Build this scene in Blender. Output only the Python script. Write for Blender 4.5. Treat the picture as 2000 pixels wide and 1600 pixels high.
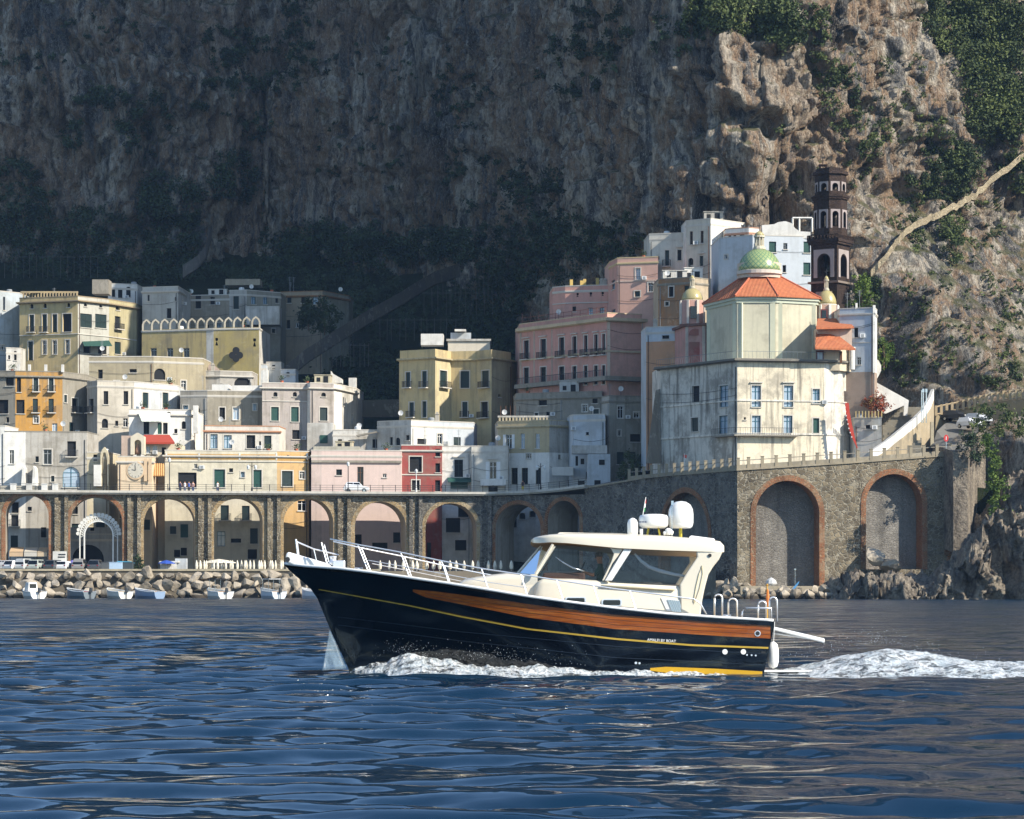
import bpy, bmesh, math, random
import numpy as np
from mathutils import Vector, Matrix
from mathutils.bvhtree import BVHTree
R = math.radians
for o in list(bpy.data.objects): bpy.data.objects.remove(o)
scene = bpy.context.scene
col = scene.collection
random.seed(7)

# ------------------------------------------------------------- camera, sky, sun, exposure
F = 5500.0      # focal length in photo pixels (2000 px wide): about 100 mm
H = 2.73        # eye height above the water
YH = 1131.0     # photo row of the horizon
cam_d = bpy.data.cameras.new('camera')
cam_d.sensor_width = 36.0
cam_d.lens = 36.0 * F / 2000.0
cam_d.shift_y = (YH - 800.0) / 2000.0
cam_d.clip_start = 0.5
cam_d.clip_end = 5000.0
cam = bpy.data.objects.new('camera', cam_d)
cam.location = (0, 0, H)
cam.rotation_euler = (R(90), 0, 0)
col.objects.link(cam)
scene.camera = cam

SUN_EL, SUN_AZ = R(34), R(31)          # azimuth measured from +X towards the camera
to_sun = Vector((math.cos(SUN_AZ) * math.cos(SUN_EL), -math.sin(SUN_AZ) * math.cos(SUN_EL), math.sin(SUN_EL)))
world = bpy.data.worlds.new('World')
scene.world = world
world.use_nodes = True
wn = world.node_tree.nodes
sky = wn.new('ShaderNodeTexSky')
sky.sky_type = 'NISHITA'
sky.sun_disc = False
sky.sun_elevation = SUN_EL
sky.sun_rotation = math.atan2(to_sun.x, to_sun.y)
sky.air_density = 1.0
sky.dust_density = 0.15
sky.ozone_density = 3.2
world.node_tree.links.new(sky.outputs[0], wn['Background'].inputs[0])
wn['Background'].inputs[1].default_value = 0.14
sun_d = bpy.data.lights.new('sun', 'SUN')
sun_d.energy = 5.0
sun_d.angle = R(0.5)
sun_d.color = (1.0, 0.92, 0.80)
sun = bpy.data.objects.new('sun', sun_d)
sun.rotation_euler = to_sun.to_track_quat('Z', 'Y').to_euler()
sun.location = (100, -100, 200)
col.objects.link(sun)
vs = scene.view_settings
vs.view_transform = 'Standard'
vs.look = 'None'
vs.exposure = 0.65
vs.gamma = 1.0
scene.cycles.use_denoising = True
scene.cycles.max_bounces = 6
scene.cycles.diffuse_bounces = 3
scene.cycles.glossy_bounces = 3
scene.cycles.transparent_max_bounces = 8
scene.cycles.caustics_reflective = False
scene.cycles.caustics_refractive = False

# ------------------------------------------------------------- helpers
def P(px, py, D):
    """point seen at photo pixel (px, py) at distance D"""
    return Vector(((px - 1000.0) / F * D, D, H + (YH - py) / F * D))
def Zp(py, D): return H + (YH - py) / F * D
def Xp(px, D): return (px - 1000.0) / F * D

ORI = {}
def tag(o, label, cat=None, group=None, kind=None):
    if label: o['label'] = label
    if cat: o['category'] = cat
    if group: o['group'] = group
    if kind: o['kind'] = kind
    return o
def thing(name, label, cat, loc=(0, 0, 0), rz=0.0, group=None):
    o = bpy.data.objects.new(name, None)
    o.empty_display_size = 0.3
    col.objects.link(o)
    o.location = loc
    o.rotation_euler = (0, 0, rz)
    ORI[o.name] = Vector(loc)
    return tag(o, label, cat, group)

class MB:
    """collects shapes for ONE mesh object"""
    def __init__(s): s.v = []; s.f = []; s.m = []
    def face(s, pts, m=0):
        n = len(s.v)
        s.v += [tuple(p) for p in pts]
        s.f.append(tuple(range(n, n + len(pts)))); s.m.append(m)
    def add(s, verts, faces, m=0):
        n = len(s.v)
        s.v += [tuple(p) for p in verts]
        for f in faces:
            s.f.append(tuple(i + n for i in f)); s.m.append(m)
    def hexa(s, p, m=0):      # 8 points: bottom 0-3, top 4-7
        s.add(p, [(0, 3, 2, 1), (4, 5, 6, 7), (0, 1, 5, 4), (1, 2, 6, 5), (2, 3, 7, 6), (3, 0, 4, 7)], m)
    def box(s, c, d, m=0, rz=0.0, M=None):
        hx, hy, hz = d[0] / 2, d[1] / 2, d[2] / 2
        p = [Vector(q) for q in ((-hx, -hy, -hz), (hx, -hy, -hz), (hx, hy, -hz), (-hx, hy, -hz), (-hx, -hy, hz), (hx, -hy, hz), (hx, hy, hz), (-hx, hy, hz))]
        if M is None: M = Matrix.Rotation(rz, 3, 'Z')
        c = Vector(c)
        s.hexa([c + M @ q for q in p], m)
    def tube(s, path, r, n=6, m=0, cap=True):
        path = [Vector(p) for p in path]
        rr = r if isinstance(r, (list, tuple)) else [r] * len(path)
        rings = []
        for i, p in enumerate(path):
            a = path[max(i - 1, 0)]; b = path[min(i + 1, len(path) - 1)]
            t = (b - a).normalized()
            up = Vector((0, 0, 1)) if abs(t.z) < .95 else Vector((1, 0, 0))
            x = t.cross(up).normalized(); y = x.cross(t)
            rings.append([p + (x * math.cos(2 * math.pi * k / n) + y * math.sin(2 * math.pi * k / n)) * rr[i] for k in range(n)])
        vs_ = [q for rg in rings for q in rg]
        fs = []
        for i in range(len(path) - 1):
            for k in range(n):
                fs.append((i * n + k, i * n + (k + 1) % n, (i + 1) * n + (k + 1) % n, (i + 1) * n + k))
        if cap:
            fs.append(tuple(range(n - 1, -1, -1))); fs.append(tuple((len(path) - 1) * n + k for k in range(n)))
        s.add(vs_, fs, m)
    def lathe(s, prof, c, n=16, m=0, sx=1.0, sy=1.0, a0=0.0):
        c = Vector(c)
        vs_ = []
        for (r, z) in prof:
            for k in range(n):
                a = a0 + 2 * math.pi * k / n
                vs_.append(c + Vector((r * math.cos(a) * sx, r * math.sin(a) * sy, z)))
        fs = []
        for i in range(len(prof) - 1):
            for k in range(n):
                fs.append((i * n + k, i * n + (k + 1) % n, (i + 1) * n + (k + 1) % n, (i + 1) * n + k))
        fs.append(tuple(range(n - 1, -1, -1))); fs.append(tuple((len(prof) - 1) * n + k for k in range(n)))
        s.add(vs_, fs, m)
    def prism(s, poly, off, m=0):     # poly: list of points, off: extrusion vector
        n = len(poly); off = Vector(off)
        a = [Vector(p) for p in poly]
        s.add(a + [p + off for p in a], [tuple(range(n - 1, -1, -1)), tuple(range(n, 2 * n))] + [(i, (i + 1) % n, n + (i + 1) % n, n + i) for i in range(n)], m)
    def build(s, name, mats, parent=None, smooth=False, local=False, bevel=0.0):
        me = bpy.data.meshes.new(name)
        o3 = ORI.get(parent.name, Vector()) if (parent is not None and not local) else Vector()
        vv = s.v if (o3.length == 0) else [(a - o3.x, b - o3.y, c - o3.z) for a, b, c in s.v]
        me.from_pydata(vv, [], s.f)
        if not isinstance(mats, (list, tuple)): mats = [mats]
        for q in mats: me.materials.append(q)
        if len(mats) > 1: me.polygons.foreach_set('material_index', s.m)
        if smooth: me.polygons.foreach_set('use_smooth', [True] * len(me.polygons))
        bm = bmesh.new(); bm.from_mesh(me)
        bmesh.ops.remove_doubles(bm, verts=bm.verts, dist=1e-5)
        bmesh.ops.recalc_face_normals(bm, faces=bm.faces)
        bm.to_mesh(me); bm.free()
        o = bpy.data.objects.new(name, me)
        col.objects.link(o)
        if parent is not None:
            o.parent = parent
            ORI[o.name] = o3
        if bevel:
            md = o.modifiers.new('bevel', 'BEVEL'); md.width = bevel; md.segments = 2; md.limit_method = 'ANGLE'; md.angle_limit = R(35)
        return o

def copy_tree(o, parent=None):
    c = o.copy(); col.objects.link(c)
    if parent is not None: c.parent = parent
    for ch in list(o.children): copy_tree(ch, c)
    return c

def grid_mesh(name, X, Y, Z, mat, smooth=True, parent=None):
    """X, Y, Z: 2-D numpy arrays"""
    r, c = X.shape
    me = bpy.data.meshes.new(name)
    V = np.stack([X, Y, Z], -1).reshape(-1, 3).astype(np.float32)
    idx = np.arange(r * c).reshape(r, c)
    q = np.stack([idx[:-1, :-1], idx[:-1, 1:], idx[1:, 1:], idx[1:, :-1]], -1).reshape(-1, 4)
    fast_mesh(me, V, q)
    me.materials.append(mat)
    if smooth: me.polygons.foreach_set('use_smooth', np.ones(len(q), dtype=bool))
    me.update()
    o = bpy.data.objects.new(name, me); col.objects.link(o)
    if parent is not None: o.parent = parent
    return o
def fast_mesh(me, V, q):
    k = q.shape[1]
    me.vertices.add(len(V)); me.vertices.foreach_set('co', V.astype(np.float32).ravel())
    me.loops.add(q.size); me.loops.foreach_set('vertex_index', q.astype(np.int32).ravel())
    me.polygons.add(len(q)); me.polygons.foreach_set('loop_start', np.arange(0, q.size, k, dtype=np.int32))
    me.update(calc_edges=True)

# numpy noise
def _h(ix, iy, iz, seed):
    n = (ix * 374761393 + iy * 668265263 + iz * 2147483647 + seed * 974634777) & 0xFFFFFFFF
    n = ((n ^ (n >> 13)) * 1274126177) & 0xFFFFFFFF
    n = n ^ (n >> 16)
    return (n & 0xFFFF) / 65535.0
def vnoise(x, y, z, seed=0):
    x = np.asarray(x, float); y = np.asarray(y, float) + 0 * x; z = np.asarray(z, float) + 0 * x
    ix, iy, iz = np.floor(x).astype(np.int64), np.floor(y).astype(np.int64), np.floor(z).astype(np.int64)
    fx, fy, fz = x - ix, y - iy, z - iz
    fx = fx * fx * (3 - 2 * fx); fy = fy * fy * (3 - 2 * fy); fz = fz * fz * (3 - 2 * fz)
    r = 0
    for dx in (0, 1):
        for dy in (0, 1):
            for dz in (0, 1):
                w = (fx if dx else 1 - fx) * (fy if dy else 1 - fy) * (fz if dz else 1 - fz)
                r = r + w * _h(ix + dx, iy + dy, iz + dz, seed)
    return r * 2 - 1
def fbm(x, y, z, oct=4, seed=0, ridge=False):
    s = 0; a = 1; t = 0; f = 1
    for i in range(oct):
        n = vnoise(x * f, y * f, z * f, seed + i * 17)
        if ridge: n = 1 - 2 * np.abs(n)
        s = s + a * n; t += a; a *= .5; f *= 2.03
    return s / t

def facets(u, v, seed, tilt=.35):
    """broken-rock relief: every jittered cell is a randomly tilted, randomly raised plane"""
    iu, iv = np.floor(u).astype(np.int64), np.floor(v).astype(np.int64)
    best = np.full(u.shape, 1e9); val = np.zeros_like(u)
    for du in (-1, 0, 1):
        for dv in (-1, 0, 1):
            cu, cv = iu + du, iv + dv
            pu = cu + .15 + .7 * _h(cu, cv, 0 * cu, seed); pv = cv + .15 + .7 * _h(cu, cv, 0 * cu + 1, seed)
            d = (u - pu) ** 2 + (v - pv) ** 2
            o = (_h(cu, cv, 0 * cu + 2, seed) * 2 - 1) + tilt * 2 * ((u - pu) * (_h(cu, cv, 0 * cu + 3, seed) * 2 - 1) + (v - pv) * (_h(cu, cv, 0 * cu + 4, seed) * 2 - 1)) * 2
            m = d < best; best = np.where(m, d, best); val = np.where(m, o, val)
    return val

# ------------------------------------------------------------- materials
def C(r, g=None, b=None):
    if g is None: r, g, b = (int(r[i:i + 2], 16) for i in (0, 2, 4))
    f = lambda c: (c / 255 / 12.92) if c / 255 <= .04045 else ((c / 255 + .055) / 1.055) ** 2.4
    return (f(r), f(g), f(b), 1.0)
def mul(c, k): return (min(c[0] * k, 1), min(c[1] * k, 1), min(c[2] * k, 1), 1)
MATS = {}
def new_mat(name):
    m = bpy.data.materials.new(name); m.use_nodes = True
    nt = m.node_tree
    return m, nt, nt.nodes, nt.links, nt.nodes['Principled BSDF']
def node(nt, typ, **kw):
    n = nt.nodes.new(typ)
    for k, v in kw.items(): setattr(n, k, v)
    return n
def noise_tex(nt, scale, detail=4, rough=.6, vec=None, dist=0.0):
    n = node(nt, 'ShaderNodeTexNoise'); n.inputs['Scale'].default_value = scale
    n.inputs['Detail'].default_value = detail; n.inputs['Roughness'].default_value = rough; n.inputs['Distortion'].default_value = dist
    if vec is not None: nt.links.new(vec, n.inputs['Vector'])
    return n
def coords(nt, scale=(1, 1, 1), which='Object'):
    t = node(nt, 'ShaderNodeTexCoord'); mp = node(nt, 'ShaderNodeMapping')
    mp.inputs['Scale'].default_value = scale
    nt.links.new(t.outputs[which], mp.inputs['Vector'])
    return mp.outputs[0]
def gcoords(nt, scale=(1, 1, 1)):
    g = node(nt, 'ShaderNodeNewGeometry'); mp = node(nt, 'ShaderNodeMapping')
    mp.inputs['Scale'].default_value = scale
    nt.links.new(g.outputs['Position'], mp.inputs['Vector'])
    return mp.outputs[0]
def ramp(nt, fac, stops):
    r = node(nt, 'ShaderNodeValToRGB')
    e = r.color_ramp.elements
    while len(e) < len(stops): e.new(0.5)
    for i, (p, c) in enumerate(stops): e[i].position = p; e[i].color = c if len(c) == 4 else (*c, 1)
    nt.links.new(fac, r.inputs[0])
    return r.outputs[0]
def mixc(nt, fac, a, b, blend='MIX'):
    n = node(nt, 'ShaderNodeMix', data_type='RGBA', blend_type=blend)
    for sock, v in ((n.inputs[0], fac), (n.inputs[6], a), (n.inputs[7], b)):
        if hasattr(v, 'links') or hasattr(v, 'is_linked'): nt.links.new(v, sock)
        elif isinstance(v, (int, float)): sock.default_value = v
        else: sock.default_value = v if len(v) == 4 else (*v, 1)
    return n.outputs[2]
def bump(nt, h, strength, dist, bsdf):
    b = node(nt, 'ShaderNodeBump'); b.inputs['Strength'].default_value = strength; b.inputs['Distance'].default_value = dist
    nt.links.new(h, b.inputs['Height']); nt.links.new(b.outputs[0], bsdf.inputs['Normal'])
    return b

def plain(name, c, rough=.6, metal=0.0, var=.12, scale=3.0, spec=.5):
    if name in MATS: return MATS[name]
    m, nt, N, L, b = new_mat(name)
    n = noise_tex(nt, scale, 3, vec=gcoords(nt))
    L.new(mixc(nt, n.outputs[0], mul(c, 1 - var), mul(c, 1 + var)), b.inputs['Base Color'])
    b.inputs['Roughness'].default_value = rough; b.inputs['Metallic'].default_value = metal
    b.inputs['Specular IOR Level'].default_value = spec
    MATS[name] = m
    return m
def stucco(hexc, stain=.35, dirt='8a8272', k=.78):
    """weathered lime plaster: blotches, vertical rain streaks, patches of bare render"""
    key = 'stucco_%s_%d' % (hexc, int(stain * 100))
    if key in MATS: return MATS[key]
    m, nt, N, L, b = new_mat(key)
    c = mul(C(hexc), k); d = mul(C(dirt), .8)
    big = noise_tex(nt, .22, 5, .65, gcoords(nt)); med = noise_tex(nt, 1.3, 4, .6, gcoords(nt))
    stk = noise_tex(nt, 1.0, 4, .6, gcoords(nt, (1.6, 1.6, .12)))
    c1 = mixc(nt, med.outputs[0], mul(c, .86), mul(c, 1.1))
    f1 = ramp(nt, big.outputs[0], [(.50, (0, 0, 0)), (.60, (.75, .75, .75)), (.75, (1, 1, 1))])
    c2 = mixc(nt, f1, c1, mixc(nt, .25 + .6 * stain, c1, d))
    pat = noise_tex(nt, .55, 6, .75, gcoords(nt, (1, 1, .8)), .8)
    c2 = mixc(nt, ramp(nt, pat.outputs[0], [(.56, (0, 0, 0)), (.60, (min(.9, stain * 1.1),) * 3)]), c2, mixc(nt, .5, mul(c, 1.08), mul(C('b5ad9d'), .9)))
    spk = noise_tex(nt, 5.0, 4, .7, gcoords(nt))
    c2 = mixc(nt, ramp(nt, spk.outputs[0], [(.58, (0, 0, 0)), (.72, (.5 * stain + .1,) * 3)]), c2, mul(d, .55))
    f2 = ramp(nt, stk.outputs[0], [(.50, (0, 0, 0)), (.70, (1, 1, 1))])
    mm = node(nt, 'ShaderNodeMath', operation='MULTIPLY'); L.new(f2, mm.inputs[0]); mm.inputs[1].default_value = stain
    c3 = mixc(nt, mm.outputs[0], c2 if stain > .01 else c1, mul(d, .75))
    if stain < .2: c3 = mixc(nt, mm.outputs[0], c1, mul(d, .9))
    L.new(c3, b.inputs['Base Color'])
    b.inputs['Roughness'].default_value = .92; b.inputs['Specular IOR Level'].default_value = .2
    bump(nt, med.outputs[0], .25, .05, b)
    MATS[key] = m
    return m
def stone(name, c1, c2, mortar, scale=1.6, stretch=(1, 1, 1.5)):
    """rubble masonry"""
    if name in MATS: return MATS[name]
    m, nt, N, L, b = new_mat(name)
    v = node(nt, 'ShaderNodeTexVoronoi'); v.inputs['Scale'].default_value = scale
    ve = node(nt, 'ShaderNodeTexVoronoi', feature='DISTANCE_TO_EDGE'); ve.inputs['Scale'].default_value = scale
    wob = noise_tex(nt, 1.1, 3, .6, gcoords(nt)); va = node(nt, 'ShaderNodeVectorMath', operation='MULTIPLY_ADD')
    L.new(wob.outputs['Color'], va.inputs[0]); va.inputs[1].default_value = (.9, .9, .9); L.new(gcoords(nt, stretch), va.inputs[2])
    gc = va.outputs[0]
    L.new(gc, v.inputs['Vector']); L.new(gc, ve.inputs['Vector'])
    sep = node(nt, 'ShaderNodeSeparateColor'); L.new(v.outputs['Color'], sep.inputs[0])
    cc = mixc(nt, sep.outputs[0], c1, c2)
    big = noise_tex(nt, .18, 4, .6, gcoords(nt))
    cc = mixc(nt, ramp(nt, big.outputs[0], [(.4, (0, 0, 0)), (.7, (.6, .6, .6))]), cc, mul(c1, .55))
    stn = noise_tex(nt, 1.0, 5, .65, gcoords(nt, (.5, .5, .07)))
    cc = mixc(nt, ramp(nt, stn.outputs[0], [(.46, (0, 0, 0)), (.62, (.75, .75, .75))]), cc, mul(c2, .5))
    gro = noise_tex(nt, .45, 6, .7, gcoords(nt)); cc = mixc(nt, ramp(nt, gro.outputs[0], [(.52, (0, 0, 0)), (.66, (.6, .6, .6))]), cc, mul(mortar, 1.1))
    e = ramp(nt, ve.outputs['Distance'], [(.02, (0, 0, 0)), (.10, (1, 1, 1))])
    L.new(mixc(nt, e, mortar, cc), b.inputs['Base Color'])
    b.inputs['Roughness'].default_value = .95; b.inputs['Specular IOR Level'].default_value = .15
    bump(nt, e, .9, .12, b)
    MATS[name] = m
    return m
def glassy(name, c, rough=.06):
    if name in MATS: return MATS[name]
    m, nt, N, L, b = new_mat(name)
    n = noise_tex(nt, .6, 2, vec=gcoords(nt))
    L.new(mixc(nt, n.outputs[0], mul(c, .6), mul(c, 1.3)), b.inputs['Base Color'])
    b.inputs['Roughness'].default_value = rough
    MATS[name] = m
    return m

M_DARK = glassy('dark_glass', C('14191d'), .15)
M_SKYGLASS = glassy('sky_reflection_glass', C('9fb0bf'), .08)  # pale blue base colour paints the sky reflected in the panes
M_INT = plain('dark_interior', C('16191c'), .9, var=.3)
M_GREEN = plain('green_shutter', C('1d4a40'), .6, var=.15)
M_GREEND = plain('dark_green_shutter', C('172e2d'), .6, var=.15)
M_GREY_SH = plain('grey_shutter', C('8d9192'), .6)
M_BLUEFR = plain('teal_frame', C('2c6272'), .5)
M_WHITEFR = plain('white_frame', C('d8d8d4'), .5)
M_BROWN = plain('brown_wood', C('5a3a22'), .6, var=.3)
M_IRON = plain('iron', C('22262a'), .6, var=.1)
M_TRIM = stucco('d9d3c6', .15)
M_WHITE = stucco('e9e6df', .12, k=.9)
M_TERRA = plain('terracotta', C('b8674a'), .9, var=.25, scale=6)
M_STEEL = plain('steel', C('c8ccd0'), .25, 1.0, var=.05)
# ============================================================= terrain, cliff, water
# cliff foot in plan, left to right (x, y); the nose near x=38 stands forward and shades the face to its left
FOOT = [(-420, 560), (-260, 590), (-160, 606), (-112, 612), (-78, 606), (-52, 622), (-30, 604), (-12, 598), (4, 572), (13, 540), (20, 508), (24, 484), (29, 466), (37, 457), (48, 460), (60, 468), (72, 477), (86, 484), (104, 486), (130, 474), (200, 430), (330, 400)]
def foot_curve(step_fine, step_coarse):
    pts = np.array(FOOT, float)
    seg = np.hypot(*np.diff(pts, axis=0).T); S = np.concatenate([[0], np.cumsum(seg)])
    out = []; s = 0.0
    while s < S[-1]:
        x = np.interp(s, S, pts[:, 0])
        out.append(s); s += step_fine if -135 < x < 100 else step_coarse
    s = np.array(out)
    k = 9.0   # smooth the corners
    x = sum(np.interp(s + d, S, pts[:, 0]) for d in np.linspace(-k, k, 9)) / 9
    y = sum(np.interp(s + d, S, pts[:, 1]) for d in np.linspace(-k, k, 9)) / 9
    return s, x, y

def ground_z(x, y):
    t = np.clip((x - 2) / 24.0, 0, 1); t = t * t * (3 - 2 * t)
    y0 = np.interp(x, [-10, 10, 20, 32, 60, 80], [444, 438, 429, 414, 402, 400]); z0 = 4 + 11.5 * t; sl = .42 + .26 * t
    r = np.clip((x - 40) / 12.0, 0, 1)
    z = z0 + sl * (1 - .95 * r) * np.maximum(y - y0, 0)
    return z

def cliff_mat():
    m, nt, N, L, b = new_mat('limestone_cliff')
    st = noise_tex(nt, 1.0, 6, .62, gcoords(nt, (.16, .16, .028)), .5)     # tall streaks
    st2 = noise_tex(nt, 1.0, 6, .65, gcoords(nt, (.8, .8, .17)), .5)
    big = noise_tex(nt, .035, 4, .6, gcoords(nt))
    fine = noise_tex(nt, 1.6, 8, .72, gcoords(nt, (1, 1, .6)))
    tan = C('ab9f8f'); grey = C('838382'); pale = C('dcd3c2'); dark = C('353433'); orange = C('ad9175')
    c = ramp(nt, st.outputs[0], [(.35, dark), (.42, grey), (.465, orange), (.51, tan), (.55, pale), (.60, grey), (.67, mul(dark, 1.2))])
    c = mixc(nt, ramp(nt, big.outputs[0], [(.48, (0, 0, 0)), (.62, (.55, .55, .55))]), c, orange)
    c = mixc(nt, ramp(nt, st2.outputs[0], [(.36, (.75, .75, .75)), (.47, (0, 0, 0))]), c, mul(dark, 1.1))
    c = mixc(nt, ramp(nt, fine.outputs[0], [(.35, (.45, .45, .45)), (.6, (0, 0, 0))]), c, mul(dark, .8))
    sh = noise_tex(nt, 4.5, 6, .75, gcoords(nt, (1, 1, .35)), .3)
    c = mixc(nt, ramp(nt, sh.outputs[0], [(.54, (0, 0, 0)), (.62, (.55, .55, .55))]), c, mul(pale, 1.05))
    c = mixc(nt, ramp(nt, sh.outputs[0], [(.36, (.7, .7, .7)), (.43, (0, 0, 0))]), c, mul(dark, .7))
    # moss and grass where the rock lies back
    g = node(nt, 'ShaderNodeNewGeometry'); sp = node(nt, 'ShaderNodeSeparateXYZ'); L.new(g.outputs['Normal'], sp.inputs[0])
    ad = node(nt, 'ShaderNodeMath', operation='ADD'); L.new(sp.outputs['Z'], ad.inputs[0])
    nn = noise_tex(nt, .12, 5, .7, gcoords(nt)); ad2 = node(nt, 'ShaderNodeMath', operation='MULTIPLY_ADD')
    L.new(nn.outputs[0], ad2.inputs[0]); ad2.inputs[1].default_value = .9; ad2.inputs[2].default_value = -.45
    L.new(ad2.outputs[0], ad.inputs[1])
    f = ramp(nt, ad.outputs[0], [(.66, (0, 0, 0)), (.85, (.8, .8, .8))])
    gr = mixc(nt, fine.outputs[0], C('4a5034'), C('737450'))
    c = mixc(nt, f, c, gr)
    c = mixc(nt, 1.0, c, (1.0, .98, .95, 1), 'MULTIPLY')
    L.new(c, b.inputs['Base Color'])
    b.inputs['Roughness'].default_value = .95; b.inputs['Specular IOR Level'].default_value = .12
    ha = node(nt, 'ShaderNodeMath', operation='MULTIPLY_ADD'); L.new(st2.outputs[0], ha.inputs[0]); ha.inputs[1].default_value = 1.2; L.new(fine.outputs[0], ha.inputs[2])
    bump(nt, ha.outputs[0], 1.0, 1.6, b)
    return m
M_CLIFF = cliff_mat()

def cliff():
    s, fx, fy = foot_curve(.42, 4.0)
    tx, ty = np.gradient(fx), np.gradient(fy); ln = np.hypot(tx, ty); nx, ny = ty / ln, -tx / ln
    z = np.concatenate([np.arange(-6, 136, .45), np.arange(136, 345, 3.5)])
    S, Z = np.meshgrid(s, z); FX, FY = np.meshgrid(fx, z)[0], np.meshgrid(fy, z)[0]
    NX, NY = np.meshgrid(nx, z)[0], np.meshgrid(ny, z)[0]
    # profile: foot slope on the right, hanging wall in the middle, steep mountain above
    r = np.clip((FX - 36) / 20.0, 0, 1); r = r * r * (3 - 2 * r)           # right part
    apron = r * np.clip((66 - Z) / 46.0, 0, 1.0) * (6 + 44 * np.clip((FX - 46) / 10, 0, 1))
    belly = (1 - r) * 3.0 * np.exp(-((Z - 95) / 30.0) ** 2)
    top = 80 + 30 * (1 - r) + 25 * np.exp(-((FX - 36) / 14.0) ** 2)
    set_back = np.maximum(Z - top, 0) * (.30 + .25 * r * np.clip((FX - 55) / 25, 0, 1))
    left_low = (1 - np.clip((FX + 140) / 60.0, 0, 1)) * np.maximum(Z - 150, 0) * .9
    out = apron + belly - set_back - left_low
    # relief
    w = S + 6 * fbm(S * .03, Z * .02, 0, 3, 5)
    lobes = fbm(w * .030, Z * .011, 1.3, 4, 11, True)                      # buttresses
    flute = fbm(w * .11, Z * .022, 4.1, 4, 31, True)                       # vertical fluting
    rough = fbm(w * .33, Z * .13, 9.0, 5, 71)
    pits = fbm(w * .20, Z * .13, 2.0, 3, 91); pits = np.clip(pits - .28, 0, 1)
    crag = fbm(w * .26, Z * .20, 5.0, 4, 133, True)
    base_out = out
    out = out + (5.0 - 2.4 * r) * lobes + (4.2 - 2.2 * r) * flute + .8 * rough + 1.5 * facets(w * .16, Z * .055 + w * .02, 401) + .8 * facets(w * .42, Z * .16 - w * .03, 402) + .42 * facets(w * .95, Z * .45, 403) + 1.3 * crag * r * (Z < 66) + .8 * crag - (12 - 5 * r) * pits
    blocks = np.abs(fbm(w * .16 + .04 * Z, Z * .07 - .02 * w, 7.0, 4, 211)); crack = np.clip(.10 - blocks, 0, .10) / .10      # joints between rock columns
    bed = (Z * .21 + 1.2 * fbm(w * .04, Z * .05, 2, 3, 57)); bed = bed - np.floor(bed)                                              # bedding ledges
    out = out - 2.4 * crack + .9 * bed * (.4 + .6 * r) + .55 * fbm(w * .9, Z * .45, 3.0, 3, 301, True)
    sm = r * np.clip((FX - 50) / 10, 0, 1) * np.clip((68 - Z) / 10, 0, 1)
    out = base_out + (out - base_out) * (1 - .55 * sm)
    # cave behind the white houses
    cave = np.exp(-(((FX - 44) / 3.4) ** 2 + ((Z - 61) / 8.0) ** 2))
    out = out - 9 * cave
    cap = np.interp(FX, [-420, -30, 12, 26], [185, 185, 240, 400])       # unseen cliff top lowered on the left so the sea mirrors more sky
    over = np.maximum(Z - cap, 0); out = out - over * 1.6; Z = Z - over * .9
    X = FX + NX * out; Y = FY + NY * out
    o = grid_mesh('cliff', X, Y, Z, M_CLIFF, smooth=False)
    tag(o, 'tall fluted limestone cliff, its right flank sunlit and the rest in shade', None, None, 'structure')
    return o
CLIFF = cliff()
def bvh_of(o):
    return BVHTree.FromPolygons([v.co[:] for v in o.data.vertices], [p.vertices[:] for p in o.data.polygons])
CL_BVH = bvh_of(CLIFF)
def hit(px, py, trees=None):
    d = (P(px, py, 1000.0) - Vector((0, 0, H))).normalized()
    best = None
    for t in (trees or [CL_BVH]):
        loc, nor, i, dist = t.ray_cast(Vector((0, 0, H)), d)
        if loc is not None and (best is None or dist < best[2]): best = (loc, nor, dist)
    return best

def hillside():
    m, nt, N, L, b = new_mat('terraced_hillside')
    n1 = noise_tex(nt, .25, 6, .7, gcoords(nt)); n2 = noise_tex(nt, 2.0, 5, .7, gcoords(nt))
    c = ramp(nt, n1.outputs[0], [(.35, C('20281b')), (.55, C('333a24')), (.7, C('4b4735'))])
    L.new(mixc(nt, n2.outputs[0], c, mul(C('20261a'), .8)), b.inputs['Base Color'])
    b.inputs['Roughness'].default_value = 1.0; b.inputs['Specular IOR Level'].default_value = .1
    bump(nt, n2.outputs[0], 1.0, .5, b)
    x = np.concatenate([np.arange(-420, -140, 12), np.arange(-140, 110, 1.2), np.arange(110, 330, 12)])
    y = np.arange(388, 690, 1.0)
    X, Y = np.meshgrid(x, y)
    Z = ground_z(X, Y)
    # terraces
    st = 3.2
    q = Z / st; fr = q - np.floor(q)
    Zt = (np.floor(q) + np.clip((fr - .55) / .45, 0, 1)) * st
    Z = np.where((X < 24) & (Y > 450), Zt, Z) + .5 * fbm(X * .15, Y * .15, 0, 3, 3)
    y0 = np.interp(X, [-10, 10, 20, 32, 60, 80], [444, 438, 429, 414, 402, 400])
    Z = np.where(Y < y0 - .5, -3.0, Z)
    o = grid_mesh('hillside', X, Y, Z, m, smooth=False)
    tag(o, 'dark terraced hillside rising behind the town', None, None, 'structure')
    return o
HILL = hillside()
HILL_BVH = bvh_of(HILL)

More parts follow.
